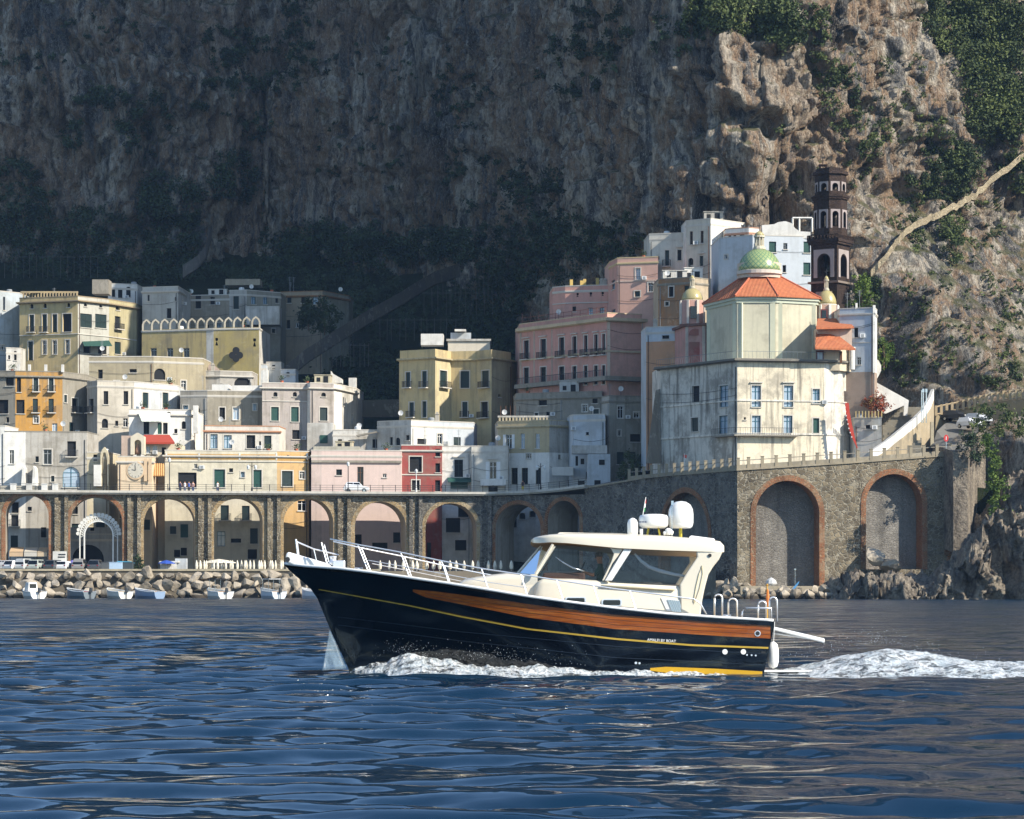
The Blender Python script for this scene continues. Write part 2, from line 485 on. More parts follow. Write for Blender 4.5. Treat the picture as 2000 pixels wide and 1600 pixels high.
# ------------------------------------------------------------- stucco colours
yel = stucco('d2bd8a', .4); ochre = stucco('c2a970', .4); org = stucco('cc9a50', .45); cream = stucco('ddd0b0', .3); beige = stucco('c9b893', .35)
greyw = stucco('c2bdb2', .6); pinkw = stucco('d8c4ba', .3); pink = stucco('d39a8e', .25); pinkl = stucco('e0b09c', .15); red = stucco('a4544e', .35)
white = stucco('e6e3da', .2, k=.9); whited = stucco('d8d5cc', .5); grey = stucco('a09a8c', .55); bluew = stucco('cfd6da', .2); paleg = stucco('d9d3b8', .2); peach = stucco('e3bd94', .12)
brownw = stucco('a97e57', .5); concrete = stucco('9d978a', .5)

# ============================================================= building kit
def seg_frame(p0, p1):
    d = Vector((p1[0] - p0[0], p1[1] - p0[1], 0)); L = d.length; d = d / L
    n = Vector((d.y, -d.x, 0))
    return d, n, L
def ribbon(mb, pts, z0, z1, o_in, o_out, m=0, closed=False):
    """mitred prism along a plan polyline; z0/z1 numbers or lists"""
    n = len(pts)
    z0 = z0 if isinstance(z0, (list, tuple)) else [z0] * n
    z1 = z1 if isinstance(z1, (list, tuple)) else [z1] * n
    nr = []
    for i in range(n):
        ns = []
        if i > 0 or closed: ns.append(seg_frame(pts[i - 1], pts[i])[1])
        if i < n - 1 or closed: ns.append(seg_frame(pts[i], pts[(i + 1) % n])[1])
        if len(ns) == 2:
            b = (ns[0] + ns[1]); b = b / max(b.length, 1e-6); b = b / max(b.dot(ns[0]), .35)
        else: b = ns[0]
        nr.append(b)
    V = []
    for i in range(n):
        p = Vector((pts[i][0], pts[i][1], 0))
        for o, z in ((o_in, z0[i]), (o_out, z0[i]), (o_out, z1[i]), (o_in, z1[i])):
            q = p + nr[i] * o; V.append((q.x, q.y, z))
    fs = []
    for i in range(n if closed else n - 1):
        a = i * 4; b = ((i + 1) % n) * 4
        for k in range(4): fs.append((a + k, b + k, b + (k + 1) % 4, a + (k + 1) % 4))
    if not closed:
        fs.append((0, 1, 2, 3)); e = (n - 1) * 4; fs.append((e + 3, e + 2, e + 1, e))
    mb.add(V, fs, m)

FRAME = {'k': M_IRON, 'g': M_GREEND, 'G': M_GREEN, 'b': M_BLUEFR, 'w': M_WHITEFR, 'n': M_BROWN, 'y': M_GREY_SH, 'm': M_GREEND, 'p': M_WHITEFR}
def window(B, fr, uc, w, z0, z1, kind, wallmat):
    """fr(u, z, out) -> world point. First letter of kind: filling; flags: a arched, o oval, s open shutters, B balcony, T trim, L hood, A awning"""
    k, fl = kind[0], kind[1:]
    rv = .30; a = w / 2
    mb = MB(); fm = FRAME[k]
    u0, u1 = uc - a, uc + a
    q = lambda u, z, o: fr(u, z, o)
    def bx(ua, ub, za, zb, oa, ob, m=0, mbx=None):
        (mbx or mb).hexa([q(ua, za, ob), q(ub, za, ob), q(ub, za, oa), q(ua, za, oa), q(ua, zb, ob), q(ub, zb, ob), q(ub, zb, oa), q(ua, zb, oa)], m)
    # reveal
    for (A, Bp) in (((u0, z0), (u1, z0)), ((u1, z0), (u1, z1)), ((u1, z1), (u0, z1)), ((u0, z1), (u0, z0))):
        mb.face([q(A[0], A[1], 0), q(Bp[0], Bp[1], 0), q(Bp[0], Bp[1], -rv), q(A[0], A[1], -rv)], 1)
    arc = []
    if 'a' in fl or 'o' in fl:
        rz = min(a, (z1 - z0) * (.5 if 'o' in fl else .6)); zs = z1 - rz
        arc = [(uc + a * math.cos(t), zs + rz * math.sin(t)) for t in [math.pi * i / 12 for i in range(13)]]
        for s, part in ((1, arc[:7]), (-1, arc[6:][::-1])):
            for i in range(6):
                mb.face([q(*part[i], -.02), q(*part[i + 1], -.02), q(uc + s * a, z1, -.02)], 1)
        if 'o' in fl:
            arc2 = [(u, 2 * zs - z) for u, z in arc]
            for s, part in ((1, arc2[:7]), (-1, arc2[6:][::-1])):
                for i in range(6): mb.face([q(*part[i], -.02), q(*part[i + 1], -.02), q(uc + s * a, z0, -.02)], 1)
    # frame
    if k != 'k' and 'o' not in fl:
        t = min(.09, w * .09)
        for ua, ub in ((u0, u0 + t), (u1 - t, u1), (uc - t * .5, uc + t * .5)): bx(ua, ub, z0, z1, -rv + .015, -rv + .09)
        zt = z0 + (z1 - z0) * .72
        for za, zb in ((z0, z0 + t), (z1 - t, z1), (zt - t * .4, zt + t * .4)): bx(u0 + t, u1 - t, za, zb, -rv + .012, -rv + .08)
    # trim
    if 'T' in fl:
        t = .16
        bx(u0 - t, u0, z0, z1 + t, .002, .05, 2); bx(u1, u1 + t, z0, z1 + t, .002, .05, 2); bx(u0, u1, z1, z1 + t, .002, .048, 2)
    if 'L' in fl: bx(u0 - .25, u1 + .25, z1 + .35, z1 + .5, .002, .28, 2)
    if 'B' not in fl and 'o' not in fl and z1 - z0 < 3.2: bx(u0 - .12, u1 + .12, z0 - .12, z0 - .003, .002, .16, 2)
    o = mb.build('window', [fm, wallmat, M_TRIM], B)
    pm = MB()
    if k in 'gG':       # closed louvred leaves, slats modelled
        for ua, ub in ((u0 + .02, uc - .015), (uc + .015, u1 - .02)):
            bx(ua, ub, z0 + .02, z1 - .02, -rv + .05, -rv + .10, 0, pm)
            n = max(4, int((z1 - z0) / .22))
            for i in range(n):
                zz = z0 + .1 + (z1 - z0 - .2) * i / n
                bx(ua + .06, ub - .06, zz, zz + .07, -rv + .10, -rv + .14, 0, pm)
        pm.build('shutter', [M_GREEN if k == 'G' else M_GREEND], o)
    else:
        pm.face([q(u0, z0, -rv), q(u1, z0, -rv), q(u1, z1, -rv), q(u0, z1, -rv)])
        pm.build('pane', [M_INT if k in 'km' else (M_SKYGLASS if k in 'bp' else M_DARK)], o)
    if 's' in fl:
        for ua, ub in ((u0 - a - .02, u0 - .03), (u1 + .03, u1 + a + .02)):
            sm = MB(); bx(ua, ub, z0, z1, .006, .06, 0, sm)
            n = max(4, int((z1 - z0) / .25))
            for i in range(n):
                zz = z0 + .08 + (z1 - z0 - .16) * i / n
                bx(ua + .05, ub - .05, zz, zz + .09, .06, .09, 0, sm)
            sm.build('shutter', [fm if k != 'k' else M_GREEND], o)
    if 'B' in fl:
        bm_ = MB(); e = .32
        bx(u0 - e, u1 + e, z0 - .16, z0 - .003, .002, .75, 0, bm_)
        bal = bm_.build('balcony', [M_TRIM], B)
        rm = MB(); zt = z0 + .95
        n = max(6, int((w + 2 * e) / .16))
        for i in range(n + 1):
            u = u0 - e + .04 + (w + 2 * e - .08) * i / n
            bx(u - .018, u + .018, z0, zt, .68, .715, 0, rm)
        for s in (u0 - e + .02, u1 + e - .05):
            for oo in (.15, .32, .5): bx(s, s + .03, z0, zt, oo, oo + .03, 0, rm)
            bx(s, s + .03, zt, zt + .05, .0, .69, 0, rm)
        bx(u0 - e, u1 + e, zt, zt + .05, .67, .73, 0, rm)
        rm.build('railing', [M_IRON], bal)
    if 'A' in fl:
        am = MB()
        am.prism([q(u0 - .5, z1 + .5, .02), q(u0 - .5, z1 - .1, 1.3), q(u0 - .5, z1 - .3, 1.3), q(u0 - .5, z1 + .42, .02)], q(u1 + .5, 0, 0) - q(u0 - .5, 0, 0))
        am.build('awning', [M_GREEN], o)
    return o

RG = random.Random(78)
M_PLANT = plain('pot_plant_leaves', C('3f4f2c'), .8, var=.4)
M_CHIM = stucco('cfc8ba', .3)
def roof_gear(B, pts, loop, zt):
    """chimneys, dishes, aerials and tanks on a flat roof"""
    x0, x1 = pts[0][0] + .8, pts[-1][0] - .8
    for k in range(RG.choice((1, 2, 2, 3, 4)) if x1 - x0 > 4 else 1):
        x = RG.uniform(x0, x1); y = float(np.interp(x, [p[0] for p in pts], [p[1] for p in pts])) + RG.uniform(.9, 2.6); kind = RG.choice('dcadtapprr'); z = zt - .45
        if kind == 'c':
            mb = MB(); h = RG.uniform(1.1, 1.7); mb.box((x, y, z + h / 2), (.6, .5, h)); mb.box((x, y, z + h + .06), (.75, .65, .1)); mb.box((x, y, z + h + .25), (.4, .35, .25)); mb.build('chimney', [M_CHIM], B)
        elif kind == 'd':
            h = RG.uniform(1.2, 2.0); mb = MB(); mb.tube([(x, y, z), (x, y, z + h)], .035, 5)
            c0 = Vector((x, y - .15, z + h)); n = 10; rim = [c0 + Vector((.42 * math.cos(t), -.1 - .05 * math.sin(t), .42 * math.sin(t))) for t in [2 * math.pi * i / n for i in range(n)]]
            mb.add([c0] + rim, [(0, i + 1, (i + 1) % n + 1) for i in range(n)], 1); mb.tube([c0 + Vector((0, -.1, -.4)), c0 + Vector((0, -.5, 0))], .02, 4); mb.build('satellite_dish', [M_IRON, M_WHITEFR], B)
        elif kind == 'r' and x1 - x0 > 6:
            w_ = RG.uniform(2.2, 4.0); h_ = RG.uniform(1.8, 2.5); y += 1.6; x = min(max(x, x0 + w_ / 2), x1 - w_ / 2); mb = MB(); mb.box((x, y + 1.5, z + h_ / 2), (w_, 3.0, h_)); mb.box((x, y + 1.5, z + h_ + .05), (w_ + .25, 3.25, .1)); mb.box((x + w_ * .2, y - .02, z + .95), (.8, .06, 1.9), 1); mb.box((x - w_ * .25, y - .02, z + 1.35), (.6, .06, .7), 1); mb.build('roof_room', [RG.choice((white, whited, cream, greyw)), M_INT], B)
        elif kind == 'p':
            mb = MB(); mb.lathe([(.22, 0), (.3, .45), (.33, .47)], (x, y - .5, z + .45), 8); mb.build('flower_pot', [M_TERRA], B); lp_ = MB()
            for i in range(70):
                p = Vector((x, y - .5, z + 1.25)) + Vector((RG.gauss(0, .28), RG.gauss(0, .28), RG.gauss(0, .26))); u_ = Vector((RG.gauss(0, 1), RG.gauss(0, 1), RG.gauss(0, 1))).normalized() * .13; w_ = u_.cross(Vector((RG.gauss(0, 1), RG.gauss(0, 1), RG.gauss(0, 1)))).normalized() * .08
                lp_.face([p - u_, p - w_, p + u_, p + w_])
            lp_.build('pot_plant', [M_PLANT], B)['kind'] = 'stuff'
        elif kind == 'a':
            h = RG.uniform(2.0, 3.6); mb = MB(); mb.tube([(x, y, z), (x, y, z + h)], .03, 4)
            for i in range(4): mb.tube([(x - .35 + .05 * i, y, z + h - .15 - .22 * i), (x + .35 - .05 * i, y, z + h - .15 - .22 * i)], .018, 4)
            mb.build('aerial', [M_GREY_SH], B)
        else:
            mb = MB(); mb.lathe([(.5, 0), (.52, .1), (.52, 1.0), (.45, 1.12), (.1, 1.18)], (x, y, z), 12); mb.build('water_tank', [RG.choice((M_WHITEFR, M_GREY_SH))], B)
def drainpipe(B, pts, zt, zb, todo):
    i = RG.randrange(len(pts) - 1); d, n, L = seg_frame(pts[i], pts[i + 1])
    if L < 3: return
    u = RG.choice((.35, L - .35)); x, y = pts[i][0] + d.x * u + n.x * .09, pts[i][1] + d.y * u + n.y * .09
    mb = MB(); mb.tube([(x, y, zt - 1.2), (x, y, zb)], .055, 5); mb.build('drainpipe', [RG.choice((M_GREY_SH, M_IRON, M_BROWN))], B)
    if todo and RG.random() < .7:
        fr, uc, w, z0, z1, kind, wm = RG.choice(todo); q = fr(uc + w / 2 + .7, z0 + .2, .2); mb = MB(); mb.box(q, (.75, .36, .55)); mb.box(q + Vector((0, -.2, 0)), (.4, .02, .4), 1); mb.build('air_conditioner', [M_WHITEFR, M_GREY_SH], B)
    for k in range(2):
        z = zb + (zt - zb) * RG.uniform(.5, .9); a = Vector((pts[i][0] + n.x * .12, pts[i][1] + n.y * .12, z)); b_ = Vector((pts[i + 1][0] + n.x * .12, pts[i + 1][1] + n.y * .12, z + RG.uniform(-.4, .4))); mb = MB(); mb.tube([a.lerp(b_, t / 6) - Vector((0, 0, .35 * math.sin(math.pi * t / 6))) for t in range(7)], .025, 4); mb.build('cable', [M_IRON], B)
def building(name, label, cor, ytop, ybot, mats, wins=(), depth=9.0, sink=5.0, bands=None, parapet=True, cornice=.22, cat='house', group=None, roof=None, trim=None, side_mat=None, back=None, cor_h=.22):
    """cor: facade corners (photo column, distance), left to right. wins: (column, width px, top row, bottom row, kind).
    mats: one stucco per facade segment (last repeats). bands: [(row, material)] = material above that row downwards"""
    D0 = cor[0][1]
    pts = [(Xp(px, D), D) for px, D in cor]
    zt = Zp(ytop, D0); zb = Zp(ybot, D0) - sink
    if not isinstance(mats, (list, tuple)): mats = [mats]
    B = thing(name, label, cat, (sum(p[0] for p in pts) / len(pts), pts[0][1], zb), group=group)
    bp = back or [(pts[-1][0] + .05 * depth, pts[-1][1] + depth), (pts[0][0] - .05 * depth, pts[0][1] + depth)]
    loop = pts + bp
    allm = list(mats); bz = []
    for (row, mt) in (bands or []):
        if mt not in allm: allm.append(mt)
        bz.append((Zp(row, D0), allm.index(mt)))
    if side_mat and side_mat not in allm: allm.append(side_mat)
    wall = MB(); todo = []
    for i in range(len(loop)):
        p0, p1 = loop[i], loop[(i + 1) % len(loop)]
        d, n, L = seg_frame(p0, p1)
        fr = (lambda p0, d, n: lambda u, z, o: Vector((p0[0] + d.x * u + n.x * o, p0[1] + d.y * u + n.y * o, z)))(p0, d, n)
        front = i < len(pts) - 1
        mi = min(i, len(mats) - 1) if front else (allm.index(side_mat) if side_mat else len(mats) - 1)
        holes = []
        if front:
            def u_at(px):
                k = (px - 1000.0) / F
                dx, dy = p1[0] - p0[0], p1[1] - p0[1]
                return (k * p0[1] - p0[0]) / (dx - k * dy) * L
            for wdw in wins:
                pxc, wpx, ya, yb, kind = wdw
                if not (cor[i][0] <= pxc < cor[i + 1][0]): continue
                uc = u_at(pxc); w = abs(u_at(pxc + wpx / 2) - u_at(pxc - wpx / 2))
                Dw = p0[1] + d.y * uc
                z1, z0 = Zp(ya, Dw), Zp(yb, Dw)
                if uc - w / 2 < .05 or uc + w / 2 > L - .05: continue
                holes.append((uc - w / 2, uc + w / 2, z0, z1))
                todo.append((fr, uc, w, z0, z1, kind, mats[min(i, len(mats) - 1)]))
            if cat == 'house' and L > 4.5:
                vis0 = Zp(min(ybot, 945), D0)
                for _ in range(int(L / 4.5) * 2):
                    uc = RG.uniform(.8, L - .8); w = RG.choice((.5, .6, .8, .9)); hh = w * RG.choice((1.0, 1.4, 1.8)); z0 = RG.uniform(vis0 + .3, zt - 1.9 - hh) if zt - 2.2 - hh > vis0 + .3 else None
                    if z0 is None: break
                    if any(uc + w / 2 + .55 > h[0] and uc - w / 2 - .55 < h[1] and z0 + hh + .6 > h[2] and z0 - .6 < h[3] for h in holes): continue
                    holes.append((uc - w / 2, uc + w / 2, z0, z0 + hh)); todo.append((fr, uc, w, z0, z0 + hh, RG.choice(('w', 'k', 'gT', 'wT', 'm', 'bT')), mats[min(i, len(mats) - 1)]))
        us = sorted({0.0, L} | {round(x, 4) for h in holes for x in h[:2]})
        zs = sorted({zb, zt} | {round(x, 4) for h in holes for x in h[2:]} | {z for z, _ in bz if zb < z < zt})
        for a in range(len(us) - 1):
            for c in range(len(zs) - 1):
                um, zm = (us[a] + us[a + 1]) / 2, (zs[c] + zs[c + 1]) / 2
                if any(h[0] < um < h[1] and h[2] < zm < h[3] for h in holes): continue
                m = mi
                if bz and front:
                    for z, q in bz:
                        if zm < z: m = q
                wall.face([fr(us[a], zs[c], 0), fr(us[a + 1], zs[c], 0), fr(us[a + 1], zs[c + 1], 0), fr(us[a], zs[c + 1], 0)], m)
    wall.build('wall', allm, B)
    for t in todo: window(B, *t)
    if roof is None:
        rf = MB(); rf.face([(x, y, zt - .45) for x, y in loop])
        rf.build('roof', [stucco('b9b4a8', .4)], B)
        if parapet:
            pm = MB(); ribbon(pm, loop, zt - .03, zt + .12, -.26, .05, closed=True)
            pm.build('parapet', [trim or M_TRIM], B)
    if cornice:
        cm = MB()
        pl = [(pts[0][0] - .02, pts[0][1] + 1.5)] + pts + [(pts[-1][0] + .02, pts[-1][1] + 1.5)]
        zc = zt - (.7 if parapet else .1)
        ribbon(cm, pl, zc - cor_h, zc, .004, cornice)
        ribbon(cm, pl, zc - cor_h - .14, zc - cor_h - .003, .004, cornice * .5)
        cm.build('cornice', [trim or M_TRIM], B)
    B['_zt'] = zt
    if roof is None and depth > 4.5: roof_gear(B, pts, loop, zt)
    if zt - zb > 8: drainpipe(B, pts, zt, zb, todo)
    return B
def part_box(B, name, px0, px1, y0, y1, D0, dep, mat, smooth=False):
    """box given by its front outline in the photo, at distance D0, as a part of B (or a thing when B is None)"""
    a, b = P(px0, y1, D0), P(px1, y0, D0)
    mb = MB(); mb.box(((a.x + b.x) / 2, D0 + dep / 2, (a.z + b.z) / 2), (b.x - a.x, dep, b.z - a.z))
    return mb.build(name, [mat], B)
def ledge(B, cor, row, h=.18, out=.25, mat=None, name='ledge'):
    pts = [(Xp(px, D), D) for px, D in cor]
    z = Zp(row, cor[0][1]); mb = MB(); ribbon(mb, pts, z - h, z, .004, out)
    return mb.build(name, [mat or M_TRIM], B)

def vD(px):      # distance of the viaduct's face
    return float(np.interp(px, [-100, 0, 450, 900, 1000, 1130, 1300, 1440, 1650, 1885], [418, 418, 423, 428, 428, 421, 406, 389, 391, 395]))

# ------------------------------------------------------------- row on the promenade (their feet show through the arches)
A = lambda px, e=0: (px, vD(px) + 15 + e)
building('house', 'bright white house cut by the left edge of the picture beside the old grey-white house', [A(-60), A(10)], 832, 1110, [white], [(-8, 12, 985, 1010, 'w'), ], cornice=0)
b = building('house', 'old peeling grey-white house with a pointed wooden door and tall blue arched gate', [A(10), A(50), A(170)], 843, 1112, [white, greyw],
    [(23, 9, 879, 906, 'w'), (58, 20, 883, 921, 'na'), (93, 16, 878, 907, 'yT'), (140, 17, 862, 892, 'kB'), (139, 33, 912, 952, 'ba'), (30, 13, 981, 1002, 'kT'), (58, 8, 990, 998, 'k'), (29, 14, 1006, 1028, 'kB'), (28, 14, 1046, 1070, 'g'), (85, 10, 1030, 1050, 'k'), (145, 14, 990, 1004, 'k'), (148, 16, 1023, 1042, 'g'), (118, 10, 996, 1006, 'k')], cornice=0, trim=grey)
for i, px in enumerate((45, 66)):
    D = vD(52) + 12.2; m_ = MB(); p = P(px, 948, D)
    m_.prism([p + Vector((-.35, 0, -1)), p + Vector((.35, 0, -1)), p + Vector((.2, 0, 2.6)), p + Vector((-.1, 0, 3.0))], (0, 2.6, 0)); m_.build('buttress', [white], b)
b = building('house', 'small cream annex with an open bell arch between the grey house and the clock tower', [A(170), A(213)], 884, 1112, [cream], [(186, 7, 888, 900, 'k'), (196, 17, 1018, 1035, 'g'), (228, 8, 1030, 1040, 'k')], cornice=.1)
m_ = MB(); D = vD(200) + 13.5
pr = [P(196, 950, D), P(196, 889, D), P(199, 879, D), P(204, 873, D), P(209, 880, D), P(212, 892, D), P(212, 950, D), P(209, 950, D), P(209, 897, D), P(206, 884, D), P(202, 884, D), P(199, 897, D), P(199, 950, D)]
m_.prism(pr, (0, .9, 0)); m_.build('bell_arch', [cream], b)
part_box(b, 'porch', 183, 197, 908, 950, vD(190) + 13, 1.9, white)

b = building('clock_tower', 'pale peach clock house with a round clock face and a niche on its roof', [A(230, -3), A(297, -3)], 892, 1115, [stucco('e2cdae', .12)],
    [(258, 12, 990, 1000, 'k'), (240, 11, 995, 1012, 'k'), (285, 16, 1015, 1035, 'g'), (257, 9, 1033, 1041, 'k')], depth=7, cat='clock tower', cornice=.3)
D = vD(265) + 11.9
m_ = MB(); cpt = P(265, 919, D)
ang = [2 * math.pi * i / 32 for i in range(32)]
m_.prism([cpt + Vector((1.42 * math.cos(t), 0, 1.42 * math.sin(t))) for t in ang], (0, -.16, 0)); m_.build('clock_rim', [stucco('e6c9a4', .1)], b)
m_ = MB(); cp2 = cpt + Vector((0, -.17, 0)); m_.prism([cp2 + Vector((1.18 * math.cos(t), 0, 1.18 * math.sin(t))) for t in ang], (0, -.03, 0)); cf = m_.build('clock_face', [stucco('d9d2c0', .1)], b)
m_ = MB()
for k in range(12):
    t = k * math.pi / 6; r = 1.0; m_.box(cp2 + Vector((r * math.sin(t), -.05, r * math.cos(t))), (.05, .02, .2), M=Matrix.Rotation(t, 3, 'Y'))
m_.build('hour_mark', [M_IRON], cf)
for (t, l) in ((R(-4), .85), (R(-78), .6)):
    m_ = MB(); m_.box(cp2 + Vector((math.sin(t) * l / 2, -.06, math.cos(t) * l / 2)), (.07, .03, l), M=Matrix.Rotation(t, 3, 'Y')); m_.build('clock_hand', [M_IRON], cf)
for px in (234, 244, 284, 293): part_box(b, 'pilaster', px - 3, px + 3, 896, 940, D - .12, .118, stucco('e6c9a4', .1))
part_box(b, 'gable_wing', 237, 256, 851, 891.6, D + .6, 3, stucco('dcc0ab', .2))
m_ = MB(); D1 = D + .3
op = [P(262, 888, D1), P(262, 868, D1)] + [P(269 - 7 * math.cos(t), 866 - 7 * math.sin(t), D1) for t in [math.pi * i / 8 for i in range(9)]] + [P(276, 868, D1), P(276, 888, D1)]
ou = [P(255, 888, D1), P(255, 853, D1), P(268, 845, D1), P(282, 853, D1), P(282, 888, D1)]
m_.prism(ou[:3] + [P(269, 859, D1)] + op[:7][::-1], (0, 1.6, 0)); m_.prism([ou[2], ou[3], ou[4]] + op[6:][::-1] + [P(269, 859, D1)], (0, 1.6, 0))
m_.prism([P(262, 888, D1 + 1.2), P(276, 888, D1 + 1.2), P(276, 860, D1 + 1.2), P(262, 860, D1 + 1.2)], (0, .3, 0))
m_.build('niche', [stucco('e8dcc2', .1)], b)
m_ = MB(); c0 = P(269, 887, D1 + .7)
m_.lathe([(.32, 0), (.36, .5), (.28, .9), (.2, 1.15), (.14, 1.2), (.17, 1.32), (.12, 1.5), (.02, 1.56)], c0, 10); m_.build('statue', [plain('statue_paint', C('9a7560'))], b, smooth=True)

b = building('house', 'small house with a red tiled roof and two arched panes right of the clock niche', [A(281, 2), A(345, 2)], 866, 950, [stucco('d8cdb4', .2)], [(303, 9, 870, 888, 'pa'), (290, 8, 872, 886, 'pa'), (320, 8, 874, 890, 'k')], depth=8, roof=1, cornice=0, sink=20)
m_ = MB(); D = vD(300) + 16.2
m_.prism([P(279, 867.5, D), P(341, 867.5, D), P(331, 853, D + 4), P(281, 853, D + 4)], (0, 0, .3))
m_.prism([P(279, 868, D + 8), P(341, 868, D + 8), P(331, 853, D + 4.02), P(281, 853, D + 4.02)], (0, 0, .3)); m_.build('roof', [plain('red_tiles', C('a8432f'), .9, var=.25, scale=5)], b)
m_ = MB(); D = vD(308) + 13
for i in range(6):
    p = P(299 + i * 4, 906, D + 1.4); q = P(299 + i * 4, 930, D - .2); m_.tube([p, q], .14, 6)
m_.build('tile_canopy', [plain('ochre_tiles', C('c79a63'), .9, var=.2)], b)

ylow = stucco('e4dbc2', .2); yorg = stucco('d2a660', .3)
fa = [A(322, -1), A(541, -1), A(603, 0)]
b = building('house', 'long low cream house with an orange frieze, oval vents and green doors on the promenade', fa, 880, 1118, [ylow, stucco('dcb67e', .25)],
    [(366, 36, 923, 952, 'k'), (429, 21, 917, 952, 'GT'), (503, 16, 918, 952, 'GT'), (561, 21, 920, 950, 'gT'),
     (331, 20, 969, 992, 'k'), (318, 17, 1024, 1042, 'p'), (338, 12, 1028, 1043, 'g'), (360, 15, 1024, 1050, 'G'), (359, 12, 1070, 1085, 'k'), (290, 10, 1030, 1050, 'k'), (346, 12, 1074, 1088, 'k'),
     (439, 16, 987, 1016, 'gB'), (480, 15, 988, 1016, 'gB'), (432, 16, 1038, 1067, 'b'), (496, 15, 1032, 1062, 'g'), (493, 18, 1073, 1092, 'k'), (461, 20, 1052, 1060, 'k'),
     (590, 17, 978, 998, 'w'), ], depth=10, cat='house', bands=None, cornice=.35)
m_ = MB(); pl = [(Xp(px, D), D) for px, D in fa]; Dz = fa[0][1]
ribbon(m_, pl, Zp(897, Dz), Zp(886.5, Dz), .004, .06); fz = m_.build('frieze', [yorg], b)
for px in (354, 432, 505, 562):
    m_ = MB(); D = np.interp(px, [322, 541, 603], [fa[0][1], fa[1][1], fa[2][1]]) - .08; c0 = P(px, 891.5, D)
    m_.prism([c0 + Vector((.32 * math.cos(t), 0, .2 * math.sin(t))) for t in ang], (0, -.03, 0)); m_.build('vent', [M_INT], b)
for px in (325, 389, 468, 540, 600): part_box(b, 'frieze_block', px - 1.6, px + 1.6, 885, 898, float(np.interp(px, [322, 541, 603], [fa[0][1], fa[1][1], fa[2][1]])) - .1, .09, white)
ledge(b, fa, 900, .12, .14)

b = building('house', 'low pale pink house with a brown door and a terrace parapet above the white car', [A(608, -1), A(628, -1), A(784, -1)], 880, 1120, [pinkw, stucco('e2cbc0', .15)],
    [(704, 12, 912, 952, 'n'), (571, 16, 1021, 1050, 'g'), (631, 16, 1020, 1050, 'bT'), (575, 10, 980, 990, 'k'), (700, 13, 1044, 1068, 'k'), (742, 30, 1060, 1075, 'k'), (775, 14, 1040, 1060, 'k')], depth=10, cornice=.1)
ledge(b, [A(608, -1), A(628, -1), A(784, -1)], 899, .35, .3, grey)
b = building('house', 'raspberry red house with a dark awninged window beside the white lamp column', [A(784), A(848), A(863)], 870, 1120, [red], [(812, 24, 892, 922, 'kT'), (855, 9, 877, 892, 'k'), (855, 9, 905, 923, 'k'), (812, 15, 938, 958, 'kT'), (855, 10, 938, 960, 'k'), (843, 12, 1020, 1045, 'k'), (838, 8, 1060, 1090, 'k')], depth=9, cornice=.25)
ledge(b, [A(784), A(848), A(863)], 926, .18, .12)
b = building('house', 'narrow white house with a single dark door above a green striped awning', [A(863, .5), A(920, .5)], 872, 1122, [white], [(896, 17, 898, 932, 'mL'), (897, 34, 939, 955, 'GA'), (885, 28, 1012, 1040, 'k'), (868, 10, 1015, 1050, 'k'), (905, 20, 985, 1010, 'k'), (900, 22, 1055, 1075, 'k')], depth=9, cornice=.08)
b = building('house', 'white house with one wide shuttered window over a white balcony near the street lamp', [A(921, -1.5), A(992, -1.5)], 872, 1122, [stucco('e3ded0', .2)], [(963, 14, 902, 936, 'wsL'), (963, 18, 950, 962, 'k'), (1010, 8, 1000, 1010, 'k')], depth=9, cornice=.08)
part_box(b, 'balcony', 938, 988, 936, 949, vD(960) + 12.3, 1.2, white)
b = building('house', 'two-tone house, ochre above and white below, with a balustraded roof terrace', [A(972, 3), A(1073, 3), A(1118, 9)], 824, 1122, [beige, greyw],
    [(994, 11, 849, 876, 'ws'), (1021, 8, 847, 876, 'p'), (1050, 8, 847, 876, 'p'), (1005, 12, 914, 946, 'm'), (1025, 12, 914, 946, 'm'), (1051, 9, 914, 946, 'm'), (1004, 10, 1008, 1030, 'ka'), (1020, 12, 1002, 1014, 'ka'), (1040, 12, 998, 1010, 'ka')], bands=[(886, white)], depth=10, cornice=.3, trim=stucco('cdbf9c', .4))
m_ = MB(); D = A(1000, 3)[1]
for i in range(15): p = P(976 + i * 6.6, 823, D + .15); m_.box(p + Vector((0, 0, .35)), (.3, .25, .7))
m_.build('baluster', [stucco('cdbf9c', .4)], b)
part_box(b, 'parapet_rail', 972, 1073, 812, 815.4, D, .4, whited)
part_box(b, 'penthouse', 1077, 1133, 782, 818, D + 7, 5, pinkl); part_box(b, 'canopy', 1028, 1062, 786, 798, D + 6, 4, bluew); part_box(b, 'penthouse_door', 1094, 1105, 796, 812, D + 6.95, .04, M_GREEN)
for px in (978, 988, 997, 1006, 1015): part_box(b, 'pergola_post', px - .6, px + .6, 793, 812, D + 3, .12, M_BROWN)
b = building('house', 'bluish white stepped house with a box terrace between the ochre house and the stone house', [A(1114, 4), A(1120, 3), A(1182, 6)], 812, 1122, [bluew, bluew], [(1118, 3, 833, 840, 'k'), (1147, 6, 844, 850, 'k')], depth=8, cornice=.05)
part_box(b, 'terrace', 1117, 1186, 870, 886, vD(1150) + 15, 3.5, whited); part_box(b, 'lower_block', 1148, 1192, 887, 948, vD(1160) + 13.5, 5, bluew)
part_box(b, 'lower_balcony', 1079, 1120, 912, 929, vD(1100) + 14, 3, whited)
for (x0, x1, y0, y1) in ((1124, 1129, 891, 910), (1134, 1141, 896, 907)): part_box(b, 'doorway', x0, x1, y0, y1, vD(1150) + 16.9, .05, M_INT)
for (x0, x1, y0, y1) in ((1170, 1181, 898, 908), (1129, 1142, 939, 951), (1161, 1173, 938, 948)): part_box(b, 'hatch', x0, x1, y0, y1, vD(1160) + 13.4, .08, M_INT)
